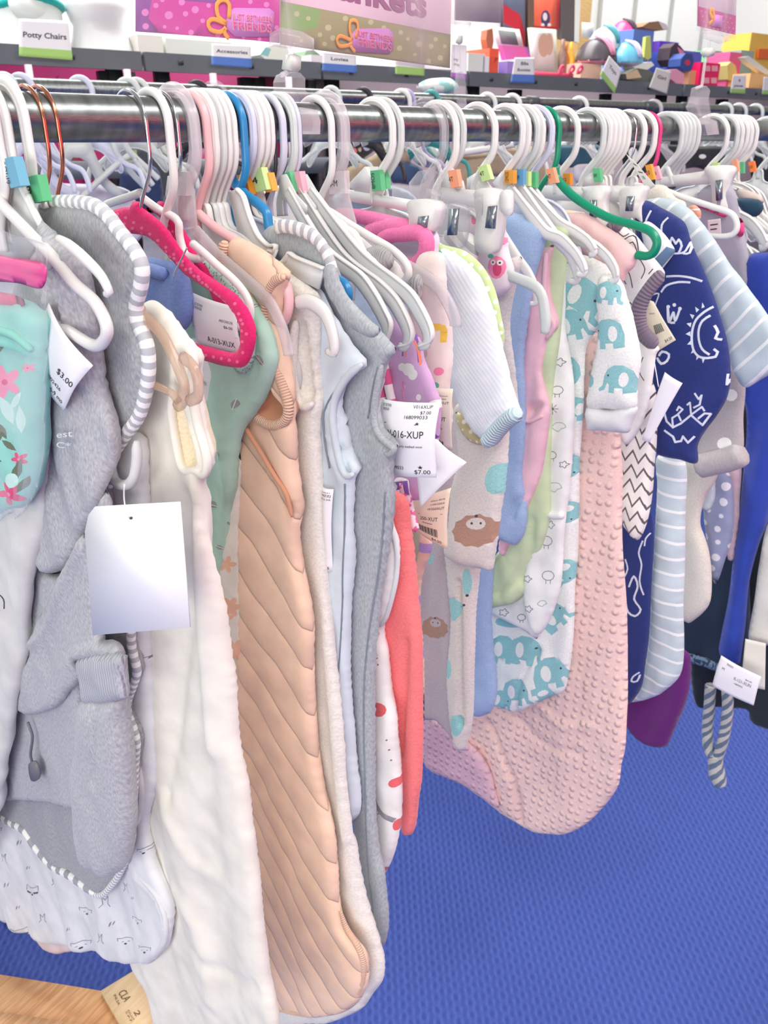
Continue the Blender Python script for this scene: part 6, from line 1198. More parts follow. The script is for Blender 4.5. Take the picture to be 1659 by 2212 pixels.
# ================================================================== hangers and clothes on the rail behind
def back_hanger(px, m, label, style='flat', grp='hangers on the rail behind', arms=True, drop=.02, R=.031, w=(.0075, .0045)):
    q = P2.off(R).p(px, 215); t = (q - M2).dot(D2); c = r2(t)
    return hanger(px, style, m, label, R=R, drop=drop, X=c[0], y0=c[1], z0=Z2, th=(28 if px < 600 else 12), group=grp, arms=arms, w=w)
for px, m, lb, st in ((22, WL, 'lavender-white hanger hook at the left end of the rail behind', 'flat'), (58, WL, 'second lavender-white hanger hook on the rail behind', 'flat'), (186, WL, 'white hanger hook alone on the rail behind, above the copper hooks', 'flat'),
                      (288, WG, 'white hanger hook on the rail behind, left of its pair', 'flat'), (308, WG, 'off-white hanger hook on the rail behind, right of its pair', 'flat'), (438, BLK, 'black hanger hook on the rail behind above the clear hooks', 'flat'),
                      (476, CLR, 'clear hanger hook on the rail behind, right of the black one', 'flat'), (728, WG, 'white hanger hook on the rail behind, right of the sign clip', 'flat'), (797, BLK, 'black hanger hook on the rail behind, right of the sign clip', 'flat'),
                      (880, WH, 'white hanger hook on the rail behind, paired with the lilac one', 'flat'), (889, LAV, 'lilac hanger hook on the rail behind', 'flat'), (944, TEA, 'teal hanger hook on the rail behind', 'flat'),
                      (1066, WH, 'white hanger hook on the rail behind, right of the thin rod', 'flat'), (1120, WH, 'second white hanger hook on the rail behind, right of the thin rod', 'flat'), (1266, WH, 'white hanger hook alone on the rail behind, above the green hanger', 'flat'),
                      (1428, CLF, 'frosted hanger hook on the rail behind next to the pink hook tip', 'flat')):
    back_hanger(px, m, lb, st)
for px in (1583, 1614, 1650): back_hanger(px, WG, 'grey-white hanger hook in the trio at the right end of the rail behind', grp='three hooks at the right end of the rail behind')
def back(name, label, cat, px, m, th=80, dx=0.0, t=.012, group=None, fold=(.008, 8, 4, 5), **k):
    pl = Pl(X=M2[0], Y=M2[1], th=80).off(dx)
    return garment(name, label, cat, pl, px, m, t=t, fold=fold, res=.014, group=group, **k)
LIC = F('pale_lilac_cotton', (206, 200, 214)); KHA = F('khaki_twill', (176, 156, 128), 'cloth'); JNS = F('blue_denim', (62, 86, 122), 'cloth'); NAV = F('navy_jersey', (44, 60, 100)); 
back('shirt', 'pale lilac shirt hanging behind the white hangers at the left', 'shirt', [(60, 392), (140, 396), (200, 398), (262, 404), (290, 425), (300, 520), (100, 560), (20, 500)], LIC)
back('shirt', 'navy blue shirt shoulder behind the white hangers at the left', 'shirt', [(262, 370), (284, 368), (320, 356), (344, 372), (350, 440), (300, 470), (262, 440)], NAV, dx=-.05)
back('jacket', 'dark jacket behind the chrome hook of the front pink hanger', 'jacket', [(296, 318), (340, 316), (390, 322), (420, 340), (440, 400), (430, 460), (330, 470), (310, 380)], F('charcoal_cloth', (84, 88, 94)), dx=-.1)
bh = thing('clothes_hanger', 'large empty white hanger behind, framed under the rail at the left', 'hanger', P2.p(190, 400), 'empty hangers behind the rail')
part(bh, 'body', plate(P2.off(.03), [(113, 370), (124, 345), (136, 318), (142, 300), (190, 300), (198, 318), (212, 352), (232, 388), (254, 405), (276, 413), (274, 418), (258, 413), (280, 426), (262, 430), (236, 416), (208, 388), (188, 350), (174, 341), (156, 340), (146, 354), (134, 374), (122, 378)], .012, smooth=False), WG)
part(bh, 'hook', sw(P2.off(.03), [(166, 302), (166, 280), (172, 262)], .006), WG)
bh = thing('clothes_hanger', 'empty lavender-white hanger behind, its curved arm beside the copper hook', 'hanger', P2.p(120, 420), 'empty hangers behind the rail')
part(bh, 'arm', sw(P2.off(.05), [(60, 300), (90, 330), (104, 370), (126, 400), (150, 415), (170, 424)], .012, .005), WL)
part(bh, 'arm', sw(P2.off(.05), [(60, 300), (30, 340), (10, 400)], .012, .005), WL)
for k, pts in enumerate(([(242, 298), (252, 330), (262, 345), (290, 380), (322, 412)], [(264, 298), (276, 322), (292, 340), (316, 362), (342, 386)])):
    bh = thing('clothes_hanger', ('empty white tubular hanger behind, left of the front chrome hook', 'empty off-white tubular hanger behind, crossing the front chrome hook')[k], 'hanger', P2.p(*pts[-1]), 'empty hangers behind the rail')
    part(bh, 'arm', sw(P2.off(.06 + .04 * k), pts, .007), WG)
    part(bh, 'cross_bar', sw(P2.off(.06 + .04 * k), [(280 - 10 * k, 335 + 4 * k), (250, 358), (212, 392), (176, 428)] if k == 0 else [(292, 342), (310, 372), (330, 400)], .007), WG)
back('trousers', 'khaki trousers folded behind the white hangers, left of the denim', 'trousers', [(744, 372), (780, 350), (830, 326), (842, 340), (836, 385), (820, 420), (760, 420)], KHA)
back('jeans', 'blue jeans behind the clear hangers', 'jeans', [(846, 352), (862, 348), (890, 352), (915, 368), (925, 385), (905, 400), (862, 396), (846, 392)], JNS, dx=.02)
back('trousers', 'khaki trousers right of the denim, seen in a slit', 'trousers', [(862, 318), (880, 328), (888, 350), (905, 366), (880, 356), (860, 350)], KHA, dx=.01)
back('trousers', 'long khaki trousers laid over a white bar behind the hangers', 'trousers', [(980, 342), (1040, 332), (1110, 318), (1174, 320), (1176, 350), (1180, 400), (1120, 400), (1060, 380), (1040, 420), (985, 420)], KHA)
hb = thing('clothes_hanger', 'white trouser bar under the rail behind, above the khaki trousers', 'hanger', P2.p(1050, 330), 'empty hangers behind the rail')
part(hb, 'trouser_bar', sw(P2.off(.03), [(970, 334), (1040, 324), (1110, 312)], .010), WH)
back('trousers', 'black box printed with round coloured sweets, seen in a gap below the rail', 'trousers', [(744, 318), (800, 314), (812, 322), (780, 345), (752, 352), (744, 340)], [F('black_box_print', (56, 52, 58)), F('sweet_pink', (230, 120, 120)), F('sweet_cream', (226, 210, 170)), F('sweet_blue', (190, 196, 226))], prints=[(circ(763, 325, 4, 6), 1), (circ(773, 322, 4, 6), 2), (circ(788, 320, 7, 6), 3)], dx=-.03)  # a black sweets box, built as a hanging cloth panel
back('jumper', 'teal wool jumper behind, right of the green hanger hook', 'jumper', [(1205, 316), (1250, 314), (1290, 312), (1300, 330), (1290, 355), (1250, 362), (1208, 356)], F('teal_wool', (44, 92, 110), 'fleece'))
back('baby_carrier', 'teal and white patterned cloth piled behind, under the clear hook', 'cloth', [(880, 316), (930, 312), (950, 330), (935, 360), (905, 356), (886, 336)], F('teal_pattern', (210, 224, 222), 'blotch', col2=(90, 150, 150), sc=14), dx=-.3)
back('jacket', 'black jacket with a white print behind, left of the row of white hangers', 'jacket', [(1352, 312), (1440, 312), (1500, 316), (1560, 318), (1562, 350), (1540, 372), (1500, 362), (1440, 376), (1380, 384), (1352, 380)], [F('black_cloth', (30, 32, 38)), FWH], prints=[(circ(1512, 338, 8, 5), 1), (circ(1362, 330, 10, 12), 1)])
back('coat', 'black coat behind at the right edge, under the rail', 'coat', [(1628, 326), (1700, 318), (1700, 460), (1650, 440), (1630, 420), (1620, 350)], F('black_cloth', (30, 32, 38)))
back('shirt', 'white cloth bundle behind between the hangers, right of centre', 'shirt', [(1240, 352), (1290, 348), (1300, 372), (1290, 398), (1245, 396)], F('white_cotton', (226, 222, 226)))
back('diaper_cover', 'white patterned baby cloth peeking over the rail behind, left of the thin rod', 'cloth', [(905, 194), (900, 184), (920, 172), (950, 168), (975, 170), (988, 185), (985, 200), (950, 204), (920, 206)], F('pale_patchwork', (232, 236, 232), 'blotch', col2=(150, 206, 200), sc=30), dx=-.15, t=.05)
# filler rows further along the far rail so the view between garments stays full
for k, (x0, x1, c, nm) in enumerate(((-60, 120, (180, 186, 196), 'grey'), (330, 520, (150, 150, 160), 'slate'), (520, 700, (226, 222, 216), 'off-white'), (700, 900, (170, 190, 206), 'dusty blue'), (930, 1080, (214, 208, 200), 'stone'), (1080, 1260, (120, 134, 150), 'steel blue'), (1260, 1420, (206, 196, 200), 'pale mauve'), (1420, 1560, (70, 84, 110), 'indigo'))):
    back('trousers', nm + ' trousers hanging low on the rail behind, mostly hidden by the near clothes', 'trousers', [(x0, 440), (x1, 430), (x1 - 10, 700), (x1 - 40, 1000), (x0 + 20, 1000), (x0 - 10, 700)], F('back_cloth_%s' % nm.replace(' ', '_').replace('-', '_'), c), dx=-.05 - .04 * (k % 2))
# ================================================================== grey tables with goods at the back
PT = Pl(X=M2[0] - .0, Y=M2[1], th=80).off(-.95)
zt = (PT.p(202, 104)[2] + PT.p(1447, 181)[2]) / 2
zb = zt - .058
TG = mat('grey_table_plastic', (98, 104, 112), rough=.5); TB = mat('dark_table_leg', (52, 54, 60), rough=.5, metal=.3)
def on(px, y=120): return PT.st([(px, y)])[0][0]
def tbox(pl, s0, s1, d0, d1, z0, z1): 
    S = [(s0, d0), (s1, d0), (s1, d1), (s0, d1)]
    V = [pl.O + s * pl.e1 - d * pl.n + np.array([0, 0, z]) for z in (z0, z1) for s, d in S]
    V = np.array(V)
    return V, [(0, 3, 2, 1), (4, 5, 6, 7), (0, 1, 5, 4), (1, 2, 6, 5), (2, 3, 7, 6), (3, 0, 4, 7)], np.tile(np.array([(0, 0), (.3, 0), (.3, .3), (0, .3)]), (2, 1)), [0] * 6
edges = [(-140, 303), (311, 690), (696, 1010), (1014, 1480), (1486, 2000)]
for k, (a, b_) in enumerate(edges):
    s0, s1 = on(a), on(b_)
    tb = thing('folding_table', ('grey folding table at the left with potty chairs on it', 'grey folding table behind the purple sign', 'grey folding table behind the Blankets sign', 'grey folding table carrying frames and helmets', 'grey folding table at the right with toy boxes')[k], 'table', PT.w([((s0 + s1) / 2, 0)], -.35)[0], 'grey folding tables')
    part(tb, 'table_top', tbox(PT, s0, s1, 0, .7, zt - .018, zt), TG)
    part(tb, 'edge_rail', tbox(PT, s0, s1, -.008, .012, zb, zt), TG, smooth=False)
    for q in np.arange(s0 + .12, s1 - .1, .28): part(tb, 'edge_notch', tbox(PT, q, q + .018, -.012, -.006, zt - .035, zt - .020), TB)
    for q in (s0 + .06, s1 - .10):
        for d in (.04, .6): part(tb, 'leg', tbox(PT, q, q + .045, d, d + .045, 0, zb + .02), TB)
MGD = F('magenta_table_cloth', (186, 24, 112)); MVD = mat('mauve_panel', (168, 150, 162), rough=.7)
one('drape', 'magenta cloth hung below the tables at the left', 'drape', tbox(PT, on(-160), on(665), .12, .13, 0, zb + .01), MGD)
one('drape', 'mauve-grey cloth hung below the tables from the centre to the right', 'drape', tbox(PT, on(668), on(2000), .12, .13, 0, zb + .01), MVD)
s0, s1 = on(-160), on(700)
tb = thing('folding_table', 'lower grey table seen under the near rail at the left', 'table', PT.w([((s0 + s1) / 2, 0)], .0)[0], 'grey folding tables')
zl = PT.p(200, 345)[2]
part(tb, 'table_top', tbox(PT, s0, s1, -.30, .02, zl - .05, zl), TG)
for q in (s0 + .06, s1 - .10): part(tb, 'leg', tbox(PT, q, q + .045, -.015, .03, 0, zl - .05), TB)
one('toy_box', 'lime and white box on the lower table, seen under the rail', 'box', tbox(PT, on(200), on(280), -.2, -.05, zl, zl + .12), F('lime_box', (190, 220, 130)))
one('toy_box', 'red box on the lower table beside the copper hook, under the rail', 'box', tbox(PT, on(108), on(130), -.2, -.05, zl, zl + .13), F('red_box', (226, 30, 90)))
# dark posts and thin rods seen below the table edges
for px, w_, m, lb in ((229, .05, TB, 'dark post behind the rail, right of the tall white rod'), (286, .03, TG, 'grey post under the left table joint'), (540, .05, TB, 'dark post below the Accessories card'), (566, .045, TB, 'black post right of the Accessories card'), (677, .05, TB, 'dark post right of the sign clip'), (1137, .05, TB, 'dark post below the white card with a blue band'), (1340, .04, TB, 'dark post below the tilted green-edged card'), (1598, .05, TB, 'dark post below the last green-edged card')):
    s0 = on(px - 4); one('post', lb, 'post', tbox(PT, s0, s0 + w_, .05, .10, 0, zb - .001), m, group='posts under the tables')
for px, lb in ((43, 'thin pale rod below the Potty Chairs card'), (255, 'thin pale rod under the left grey table'), (441, 'thin pale rod below the second table, left of the Accessories card'), (605, 'thin pale rod left of the sign clip')):
    s0 = on(px); one('rod', lb, 'rod', tbox(PT, s0, s0 + .018, -.05, -.03, 0, zb), mat('pale_rod', (210, 196, 204), rough=.4), group='thin pale rods below the tables')
PI = PT.off(-.22); PK = PT.off(-.45)
def good(name, label, cat, px, m, d=.08, pl=None, prints=(), smooth=False, group=None):
    pl = pl or PI; S = pl.st(px)
    G = plate(pl, px, d, prints=prints, smooth=smooth)
    return one(name, label, cat, G, m, group=group, smooth=False)
def gbox(name, label, cat, x0, x1, y, m, d0=.1, d=.2, h0=None):
    pl = PT.off(-d0); a = pl.st([(x0, y), (x1, y)])
    return one(name, label, cat, tbox(PT, a[0][0], a[1][0], d0, d0 + d, zt if h0 is None else h0, a[0][1]), m, smooth=False)
C = lambda n, c, r=.6: mat('goods_' + n, c, rough=r)
# potty chairs
def dz(z): return z
def potty(label, x0, x1, y, mt, ring=None, bowl=False):
    pl = PT.off(-.2); a = pl.st([(x0, y), (x1, y)]); w = (a[1][0] - a[0][0]); cx = (a[0][0] + a[1][0]) / 2; h = a[0][1] - zt
    c = pl.O + cx * pl.e1
    r = thing('potty_chair', label, 'potty chair', (c[0], c[1], zt), 'potty chairs')
    prof = [(.54, 0), (.51, .10), (.46, .3), (.42, .5), (.46, .6), (.52, .82), (.54, 1.0), (.50, 1.02), (.40, .7), (.0, .62)] if bowl else [(.58, 0), (.57, .06), (.52, .3), (.50, .55), (.50, .8), (.50, 1.0), (.44, 1.0), (.34, .6), (0, .5)]
    V, Fc = [], []; n = 28
    for q, z in prof:
        for j in range(n):
            t = 2 * math.pi * j / n; V.append((c[0] + q * w * math.cos(t), c[1] + q * w * .8 * math.sin(t), zt + z * h))
    for i in range(len(prof) - 1):
        for j in range(n): Fc.append((i * n + j, i * n + (j + 1) % n, (i + 1) * n + (j + 1) % n, (i + 1) * n + j))
    part(r, 'pot', (V, Fc, np.zeros((len(V), 2)), [0] * len(Fc)), mt)
    if ring:
        P = [(c[0] + .46 * w * math.cos(t), c[1] + .37 * w * math.sin(t), zt + h * (1.0 - .08 * math.cos(2 * t))) for t in np.linspace(0, 2 * math.pi, 24, endpoint=False)]
        part(r, 'seat_ring', sweep(P, .022, .015, np.array([0, 0, 1.0]), 8, True), ring)
    if ring: part(r, 'splash_guard', blob((c[0] - .15 * w, c[1] - .3 * w, zt + h * .9), (.07, .03, .05), 12, 8), mt)
    return r
potty('white potty chair with a turquoise seat ring, behind the Potty Chairs card', -10, 130, 2, mat('potty_mint_white', (232, 240, 234), rough=.3), mat('turquoise_plastic', (20, 178, 170), rough=.35))
potty('white bowl-shaped potty chair, right of the Potty Chairs card', 138, 274, -6, mat('potty_white', (232, 232, 234), rough=.25), None, True)
gbox('box', 'white box behind the left edge of the purple sign', 'box', 296, 350, 74, C('white', (236, 234, 226)))
gbox('box', 'long white box on the table below the purple sign', 'box', 357, 500, 82, C('offwhite', (228, 232, 226)))
good('baby_toy', 'white and teal plush toy left of the sign clip', 'toy', [(548, 120), (560, 104), (580, 98), (604, 100), (612, 114), (606, 130), (585, 134), (560, 130)], [C('toy_white', (230, 232, 222)), C('toy_teal', (140, 200, 196))], .1, prints=[([(548, 120), (560, 104), (572, 108), (566, 124)], 1)])
good('baby_toy', 'green leafy toy on the table right of the sign clip', 'toy', [(640, 128), (648, 112), (664, 110), (680, 122), (690, 136), (660, 138)], C('toy_green', (120, 150, 120)), .1)
gbox('box', 'white packet with pink print right of the sign clip', 'box', 672, 698, 118, C('pinkwhite', (236, 220, 230)))
gbox('container', 'white lidded container left of the frames', 'container', 1012, 1048, 114, C('clearwhite', (222, 224, 222)))
gbox('box', 'small white carton with a blue corner, right of the white container', 'box', 1044, 1078, 122, C('carton', (228, 226, 240)))
gbox('box', 'small purple box behind the card with the blue band', 'box', 1096, 1112, 132, C('violet', (160, 130, 210)))
def frame(label, px, c1, c2, pl=None, k=.78, cat='picture frame', extra=()):
    cx = sum(p[0] for p in px) / len(px); cy = sum(p[1] for p in px) / len(px); inn = [(cx + (x - cx) * k, cy + (y - cy) * k) for x, y in px]
    pl = pl or PI; r = thing('picture_frame', label, cat, pl.p(cx, max(p[1] for p in px)))
    part(r, 'frame', plate(pl, px, .025), c1); part(r, 'picture', plate(pl.off(.013), inn, .003, prints=extra), c2 if isinstance(c2, list) else [c2])
    return r
frame('white picture frame with a grey picture, leaning back', [(1067, 58), (1118, 64), (1128, 104), (1078, 100)], C('framewhite', (240, 240, 236)), C('greyprint', (120, 128, 128)), k=.72)
good('book', 'bright pink folder in front of the white frame', 'book', [(1080, 98), (1134, 102), (1142, 124), (1088, 130)], [C('pinkfold', (244, 120, 196)), C('lilacfold', (190, 120, 220))], .03, pl=PT.off(-.15), prints=[([(1128, 100), (1134, 102), (1142, 124), (1136, 122)], 1)])
good('figurine', 'bronze figurine left of the white frame', 'figurine', [(1046, 66), (1058, 62), (1060, 90), (1056, 112), (1048, 108), (1044, 86)], C('bronze', (170, 110, 80), .4), .04)
gbox('toy_box', 'orange-red toy below the bronze figurine', 'box', 1058, 1078, 104, C('orangered', (240, 90, 60)))
frame('tall dark picture with a crimson shape, behind the white frame', [(1084, -60), (1136, -60), (1136, 112), (1084, 112)], C('darkframe', (70, 40, 44)), [C('slateprint', (96, 104, 128)), C('crimson', (200, 40, 60))], pl=PK, k=.92, extra=[([(1087, 8), (1104, 20), (1122, 30), (1134, 70), (1134, 108), (1120, 90), (1112, 62), (1087, 50)], 1)])
good('board', 'narrow brown board between two pictures', 'board', [(1136, -60), (1149, -60), (1149, 120), (1136, 120)], C('brownboard', (110, 90, 76)), .03, pl=PK)
frame('red and orange canvas with a small navy and white figure', [(1150, -60), (1207, -60), (1204, 64), (1150, 62)], C('redcanvas', (230, 70, 80)), [C('orangecanvas', (244, 110, 84)), C('navyfig', (70, 60, 110)), C('whitefig', (240, 226, 230))], pl=PK, k=.9, extra=[(circ(1178, 40, 10, 18), 1), (circ(1177, 36, 5, 9), 2), (circ(1172, 54, 4), 2), (circ(1186, 54, 4), 2)])
frame('white picture with a beige shape, leaning below the red canvas', [(1143, 60), (1197, 64), (1202, 158), (1152, 154)], C('creamframe', (230, 228, 212)), [C('whitepic', (240, 238, 232)), C('beigefig', (220, 184, 160))], k=.88, extra=[(circ(1174, 98, 12, 26), 1), (circ(1186, 96, 9, 24), 1)])
good('frame_back', 'dark brown framed panel right of the red canvas', 'panel', [(1206, -60), (1238, -60), (1236, 90), (1208, 84)], C('darkbrown', (96, 88, 90)), .03, pl=PK)
good('frame_back', 'thin white frame edge right of the dark brown panel', 'panel', [(1238, -60), (1252, -60), (1246, 92), (1236, 90)], C('whiteedge', (238, 238, 232)), .03, pl=PK)
for k, (x0, x1, y, c, lb) in enumerate(((1209, 1224, 84, (150, 120, 110), 'smoky glass bottle right of the white picture'), (1218, 1230, 94, (190, 110, 50), 'amber bottle beside the smoky one'), (1228, 1242, 90, (240, 170, 60), 'yellow and orange bottle left of the helmets'))):
    a = PI.st([(x0, y), (x1, y)]); c_ = PI.O + (a[0][0] + a[1][0]) / 2 * PI.e1; w = (a[1][0] - a[0][0]) / 2; h = a[0][1] - zt
    P = [(c_[0], c_[1], zt + h * q) for q in (0, .02, .6, .75, .8, 1)]
    one('bottle', lb, 'bottle', sweep(P, w, w, np.array([1.0, 0, 0]), 14, taper=[.9, 1, 1, .5, .4, .4]), C('bottle%d' % k, c, .2), group='bottles by the helmets')
gb = thing('coat_rack', 'bright pink coat hooks lying on the table left of the peach box', 'coat hooks', PT.off(-.08).p(1228, 160))
part(gb, 'board', tbox(PT, on(1150), on(1256), .04, .08, zt, zt + .02), C('hotpink', (240, 80, 120)))
for px in (1207, 1229, 1247): part(gb, 'hook', sw(PT.off(-.04), [(px, 160), (px + 3, 148), (px + 9, 142), (px + 11, 150), (px + 4, 158)], .006), C('hotpink', (240, 80, 120)))
gbox('box', 'peach and white box below the black helmet', 'box', 1256, 1300, 136, C('peachbox', (240, 200, 176)))
# helmets
def helmet(label, x0, x1, y0, y1, c1, c2, pl=PI):
    a = pl.st([(x0, y1), (x1, y0)]); w = (a[1][0] - a[0][0]) / 2; h = (a[1][1] - a[0][1]); c = pl.O + (a[0][0] + w) * pl.e1; z = a[0][1]
    r = thing('helmet', label, 'helmet', (c[0], c[1], z), 'children\'s bike helmets')
    f = lambda p: 1 + .06 * math.sin(9 * math.atan2(p[1], p[0])) * (1 - abs(p[2]))
    part(r, 'shell', blob((c[0], c[1], z + h * .1), (w, w * .85, h * .9), 26, 12, f, bot=0.0), c1)
    part(r, 'rim', blob((c[0], c[1], z + h * .12), (w * .97, w * .83, h * .14), 24, 8), c2)
    for k in range(3):
        P = [(c[0] + w * 1.0 * math.sin(t) * (.35 * (k - 1)) , c[1] - w * .87 * math.cos(t), z + h * .1 + h * .92 * math.sin(t)) for t in np.linspace(.25, 1.5, 8)]
        part(r, 'vent', sweep(P, w * .09, w * .05, np.array([0, -1.0, 0]), 6), c2)
helmet('bright pink child helmet on top of the heap', 1322, 1373, 46, 92, C('helmpink', (244, 84, 140), .3), C('helmdark', (60, 40, 60), .5), PK)
helmet('white and teal child helmet at the top left of the heap', 1278, 1336, 60, 112, C('helmwhite', (220, 232, 230), .3), C('helmteal', (70, 150, 164), .4))
helmet('black and pink child helmet at the left of the heap', 1254, 1324, 84, 138, C('helmblack', (84, 78, 84), .35), C('helmrose', (226, 150, 180), .4), PT.off(-.14))
helmet('sky-blue child helmet with a pale print at the front of the heap', 1324, 1382, 92, 142, C('helmblue', (110, 190, 226), .3), C('helmlilac', (210, 200, 230), .4), PT.off(-.14))
gbox('toy_box', 'tall blue toy box with a lime stripe, right of the pink helmet', 'box', 1370, 1414, 63, [C('bluebox', (100, 130, 210))], d0=.3)
good('toy_wand', 'lime green toy strip on the tall blue box', 'toy', [(1392, 80), (1402, 78), (1404, 124), (1396, 130), (1388, 124)], C('limestrip', (206, 220, 120)), .02, pl=PT.off(-.24))
good('hat', 'brown woven hat on top of the tall blue box', 'hat', [(1368, 60), (1384, 50), (1404, 48), (1420, 54), (1426, 66), (1410, 68), (1380, 64)], [C('wovenbrown', (150, 116, 80)), C('hatwhite', (220, 216, 204))], .12, pl=PK, prints=[([(1404, 48), (1420, 54), (1426, 66), (1414, 66), (1408, 56)], 1)])
gbox('box', 'purple box behind the black and pink strap', 'box', 1426, 1467, 88, C('purplebox', (104, 60, 180)), d0=.35)
good('shoes', 'black and pink striped child shoes heaped in the middle', 'shoes', [(1436, 104), (1446, 94), (1456, 100), (1466, 112), (1466, 130), (1456, 142), (1440, 145), (1432, 130)], [C('shoeblack', (70, 56, 66)), C('shoepink', (236, 140, 180))], .08, prints=[([(1450, 102), (1464, 112), (1464, 130), (1456, 122)], 1)])
good('shoes', 'white child trainers at the foot of the tall blue box', 'shoes', [(1356, 146), (1378, 136), (1394, 134), (1400, 142), (1384, 152), (1362, 152)], C('shoewhite', (240, 240, 238)), .08, pl=PT.off(-.1))
good('shoes', 'dark flat shoes and tan sandals spilling over the table edge', 'shoes', [(1342, 160), (1366, 148), (1392, 152), (1408, 164), (1404, 178), (1370, 176), (1344, 172)], [C('shoeolive', (96, 100, 96)), C('sandaltan', (226, 196, 160))], .06, pl=PT.off(-.06), prints=[([(1342, 160), (1366, 150), (1376, 168), (1344, 172)], 1)])
good('pink_shoes', 'pink slippers lying right of the blank grey card', 'shoes', [(1436, 152), (1452, 150), (1468, 160), (1468, 178), (1454, 184), (1440, 172)], C('slipper', (246, 170, 200)), .06, pl=PT.off(-.08))
gbox('toy_box', 'royal blue open box with a navy inside', 'box', 1464, 1518, 108, C('royalbox', (80, 110, 210)), d0=.2)
good('plush_toy', 'navy and red plush toy in front of the royal blue box', 'plush toy', [(1458, 128), (1468, 116), (1482, 118), (1486, 136), (1480, 154), (1464, 156), (1456, 144)], [C('plushnavy', (52, 80, 150)), C('plushred', (226, 50, 90))], .08, pl=PT.off(-.14), prints=[(circ(1472, 136, 6), 1)])
r_ = gbox('toy_box', 'scarlet and magenta box with pale squares beside the tall rod', 'box', 1514, 1557, 134, [C('scarlet', (236, 10, 100))], d0=.08)
for k, (x, y) in enumerate(((1522, 142), (1538, 142), (1520, 168), (1536, 168))):
    part_ = plate(PT.off(-.076), [(x, y), (x + 12, y), (x + 12, y + 12), (x, y + 12)], .003)
    V = np.asarray(part_[0]) - np.array(r_['wl']); o_ = bpy.data.objects.new('window_square', mesh('window_square', V, part_[1], C('paleSq', (250, 170, 190)), part_[2], part_[3], False)); COL.objects.link(o_); o_.parent = r_
gbox('toy_box', 'peach toy packet left of the scarlet box', 'box', 1490, 1512, 152, C('peachpack', (240, 170, 130)), d0=.1)
gbox('toy_box', 'green and white carton behind the scarlet box', 'box', 1530, 1560, 108, C('greencarton', (130, 210, 150)), d0=.35)
good('plush_toy', 'yellow and cream plush toy right of the scarlet box', 'plush toy', [(1558, 142), (1566, 134), (1576, 142), (1580, 164), (1572, 178), (1560, 172)], C('plushcream', (226, 206, 130)), .08)
gbox('toy_box', 'rose-pink box behind the last green-edged card', 'box', 1578, 1604, 112, C('rosebox', (226, 96, 150)), d0=.2)
gbox('toy_box', 'glass-green box right of the rose-pink box', 'box', 1602, 1630, 108, C('seagreen', (150, 176, 170)), d0=.28)
gbox('toy_box', 'tall yellow and orange box at the right edge', 'box', 1624, 1700, 70, C('yellowbox', (248, 200, 90)), d0=.4)
good('toy_wand', 'orange panel on the yellow box at the right edge', 'toy', [(1638, 106), (1690, 106), (1690, 128), (1636, 126)], C('orangepanel', (244, 110, 50)), .01, pl=PT.off(-.39))
good('toy_wand', 'long white ribbed tube lying across the goods at the right edge', 'toy', [(1600, 124), (1612, 122), (1664, 160), (1662, 172), (1610, 136)], C('whitetube', (232, 234, 228)), .04, pl=PT.off(-.12))
gbox('toy_box', 'orange net bag of balls at the right edge', 'box', 1622, 1690, 158, C('orangenet', (244, 190, 130)), d0=.06)
# cards clipped to the table edges
PE = PT.off(.03)
card('shelf_sign', 'white card reading Potty Chairs with a green foot band', 'sign', PE, [(41, 40), (148, 45), (157, 130), (41, 121)], [('Potty Chairs', .08, .52, .15, .84, .02)], band=(.72, 1, (170, 214, 120)))
card('shelf_sign', 'white card reading Accessories with a blue foot band', 'sign', PE, [(457, 94), (542, 98), (544, 147), (457, 140)], [('Accessories', .12, .60, .16, .78, .02)], band=(.6, 1, (90, 130, 210)))
card('shelf_sign', 'white card with a blue foot band right of the sign clip, reading Lovies', 'sign', PE, [(697, 112), (769, 118), (771, 158), (696, 153)], [('Lovies', .25, .60, .18, .5, .02)], band=(.6, 1, (90, 130, 210)))
card('shelf_sign', 'white card with a lime foot band under the Blankets sign', 'sign', PE, [(854, 130), (917, 136), (917, 164), (854, 160)], [], band=(.45, 1, (170, 214, 120)))
card('shelf_sign', 'white card with a blue foot band in front of the leaning frames', 'sign', PE, [(1112, 124), (1154, 124), (1155, 180), (1103, 178)], [('Bibs', .35, .70, .14, .35, .02), ('Booties', .22, .46, .12, .58, .02)], band=(.7, 1, (90, 130, 210)))
card('shelf_sign', 'tilted white card with a green edge below the black helmet', 'sign', PE, [(1316, 120), (1343, 150), (1328, 203), (1296, 162)], [('Toys', .25, .6, .15, .5, .02)], band=(.75, 1, (170, 214, 120)))
card('shelf_sign', 'tilted plain white card right of the dark shoes', 'sign', PE, [(1418, 146), (1450, 155), (1441, 203), (1402, 189)], [('Girl', .25, .55, .16, .5, .02)], col=(228, 226, 220))
card('shelf_sign', 'white card with a green foot band below the rose-pink box', 'sign', PE, [(1584, 162), (1612, 162), (1610, 203), (1577, 201)], [('4', .45, .62, .2, .12, .02), ('pieces', .2, .36, .14, .6, .02)], band=(.75, 1, (170, 214, 120)))
card('shelf_sign', 'white card with a green foot band cut by the right edge', 'sign', PE, [(1650, 166), (1690, 168), (1690, 206), (1646, 204)], [], band=(.75, 1, (170, 214, 120)))
one('price_tag', 'white slip above the black helmet on the pine post', 'price tag', plate(PK, [(1257, 48), (1282, 50), (1280, 82), (1256, 80)], .003), C('slip', (244, 244, 240)))
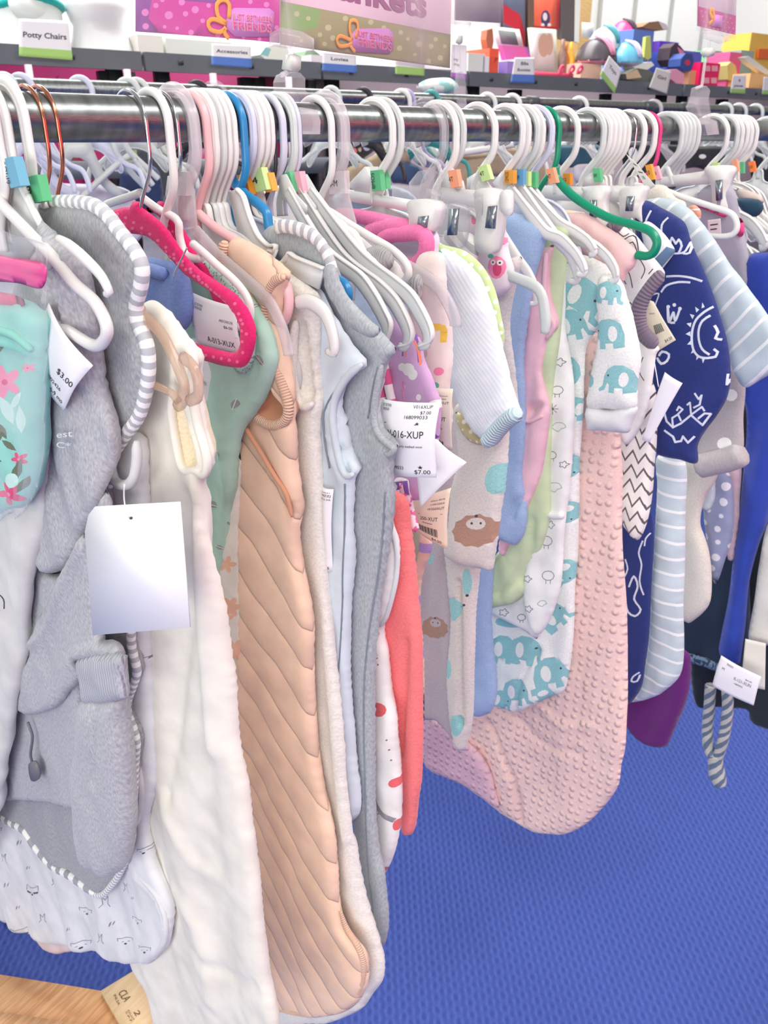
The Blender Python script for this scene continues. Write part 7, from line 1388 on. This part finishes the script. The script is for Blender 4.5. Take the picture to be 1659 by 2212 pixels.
# ================================================================== timber foot of the rack, lower left
def prism(px, z0, z1):
    T = [zfloor(x, y, z1) for x, y in px]; n = len(px); V = [t for t in T] + [np.array([t[0], t[1], z0]) for t in T]
    Fc = [tuple(reversed(range(n))), tuple(range(n, 2 * n))] + [(i, (i + 1) % n, n + (i + 1) % n, n + i) for i in range(n)]
    return np.array(V), Fc, np.array([(v[0] * .8 + v[1] * .3, v[1] - v[0] * .2) for v in V]), [0] * len(Fc)
PIN = mat('timber', (222, 176, 128), 'wood', (194, 142, 98), rough=.7); PI2 = mat('timber_end_block', (224, 196, 156), 'wood', (208, 178, 138), rough=.7)
tf = thing('rack_base', 'pine timber base of the rack on the carpet, stamped block at its end', 'rack base', zfloor(150, 2200))
part(tf, 'plank', prism([(-80, 2092), (0, 2105), (100, 2121), (218, 2140), (262, 2212), (290, 2260), (-80, 2260)], 0, .04), PIN)
part(tf, 'upper_plank', prism([(-80, 2178), (0, 2186), (110, 2202), (200, 2216), (230, 2260), (-80, 2260)], .04, .06), PIN)
bl_ = part(tf, 'block', prism([(218, 2140), (290, 2096), (320, 2150), (372, 2250), (300, 2290), (262, 2216)], 0, .05), PI2, label='pale block with a grade stamp')
def ztext(px0, px1, px2, z, items):
    a, b, c = zfloor(*px0, z), zfloor(*px1, z), zfloor(*px2, z)
    return put_text(lambda q: a + np.outer(np.asarray(q)[:, 0], b - a) + np.outer(np.asarray(q)[:, 1], c - a), items)
STM = mat('stamp_ink', (92, 74, 52), rough=.8)
part(bl_, 'grade_stamp', ztext((252, 2146), (266, 2166), (274, 2134), .0508, [('CLA', 0, .1, .8, 1.0)]), STM, smooth=False)
part(bl_, 'grade_stamp', ztext((244, 2150), (254, 2172), (252, 2146), .0508, [('INLSA', 0, .1, .7, 1.0)]), STM, smooth=False)
part(bl_, 'grade_stamp', ztext((286, 2186), (292, 2196), (302, 2180), .0508, [('2', 0, .1, .8, 1.0)]), STM, smooth=False)
part(bl_, 'grade_stamp', ztext((270, 2186), (282, 2208), (280, 2180), .0508, [('KD-HT', 0, .5, .4, 1.0), ('S-P-F', 0, .0, .4, 1.0)]), STM, smooth=False)
# unseen pink cloth added behind the viewer to tint the rails by reflection
one('drape', 'unseen bright pink cloth added across the aisle to mirror pink along the near rail', 'drape', box((2.6, -2.2, 1.27), (7.5, .02, .95)), F('bright_pink_cloth', (255, 110, 135)))

for o_ in bpy.data.objects:
    for k_ in ('wl', 'X'):
        if k_ in o_: del o_[k_]
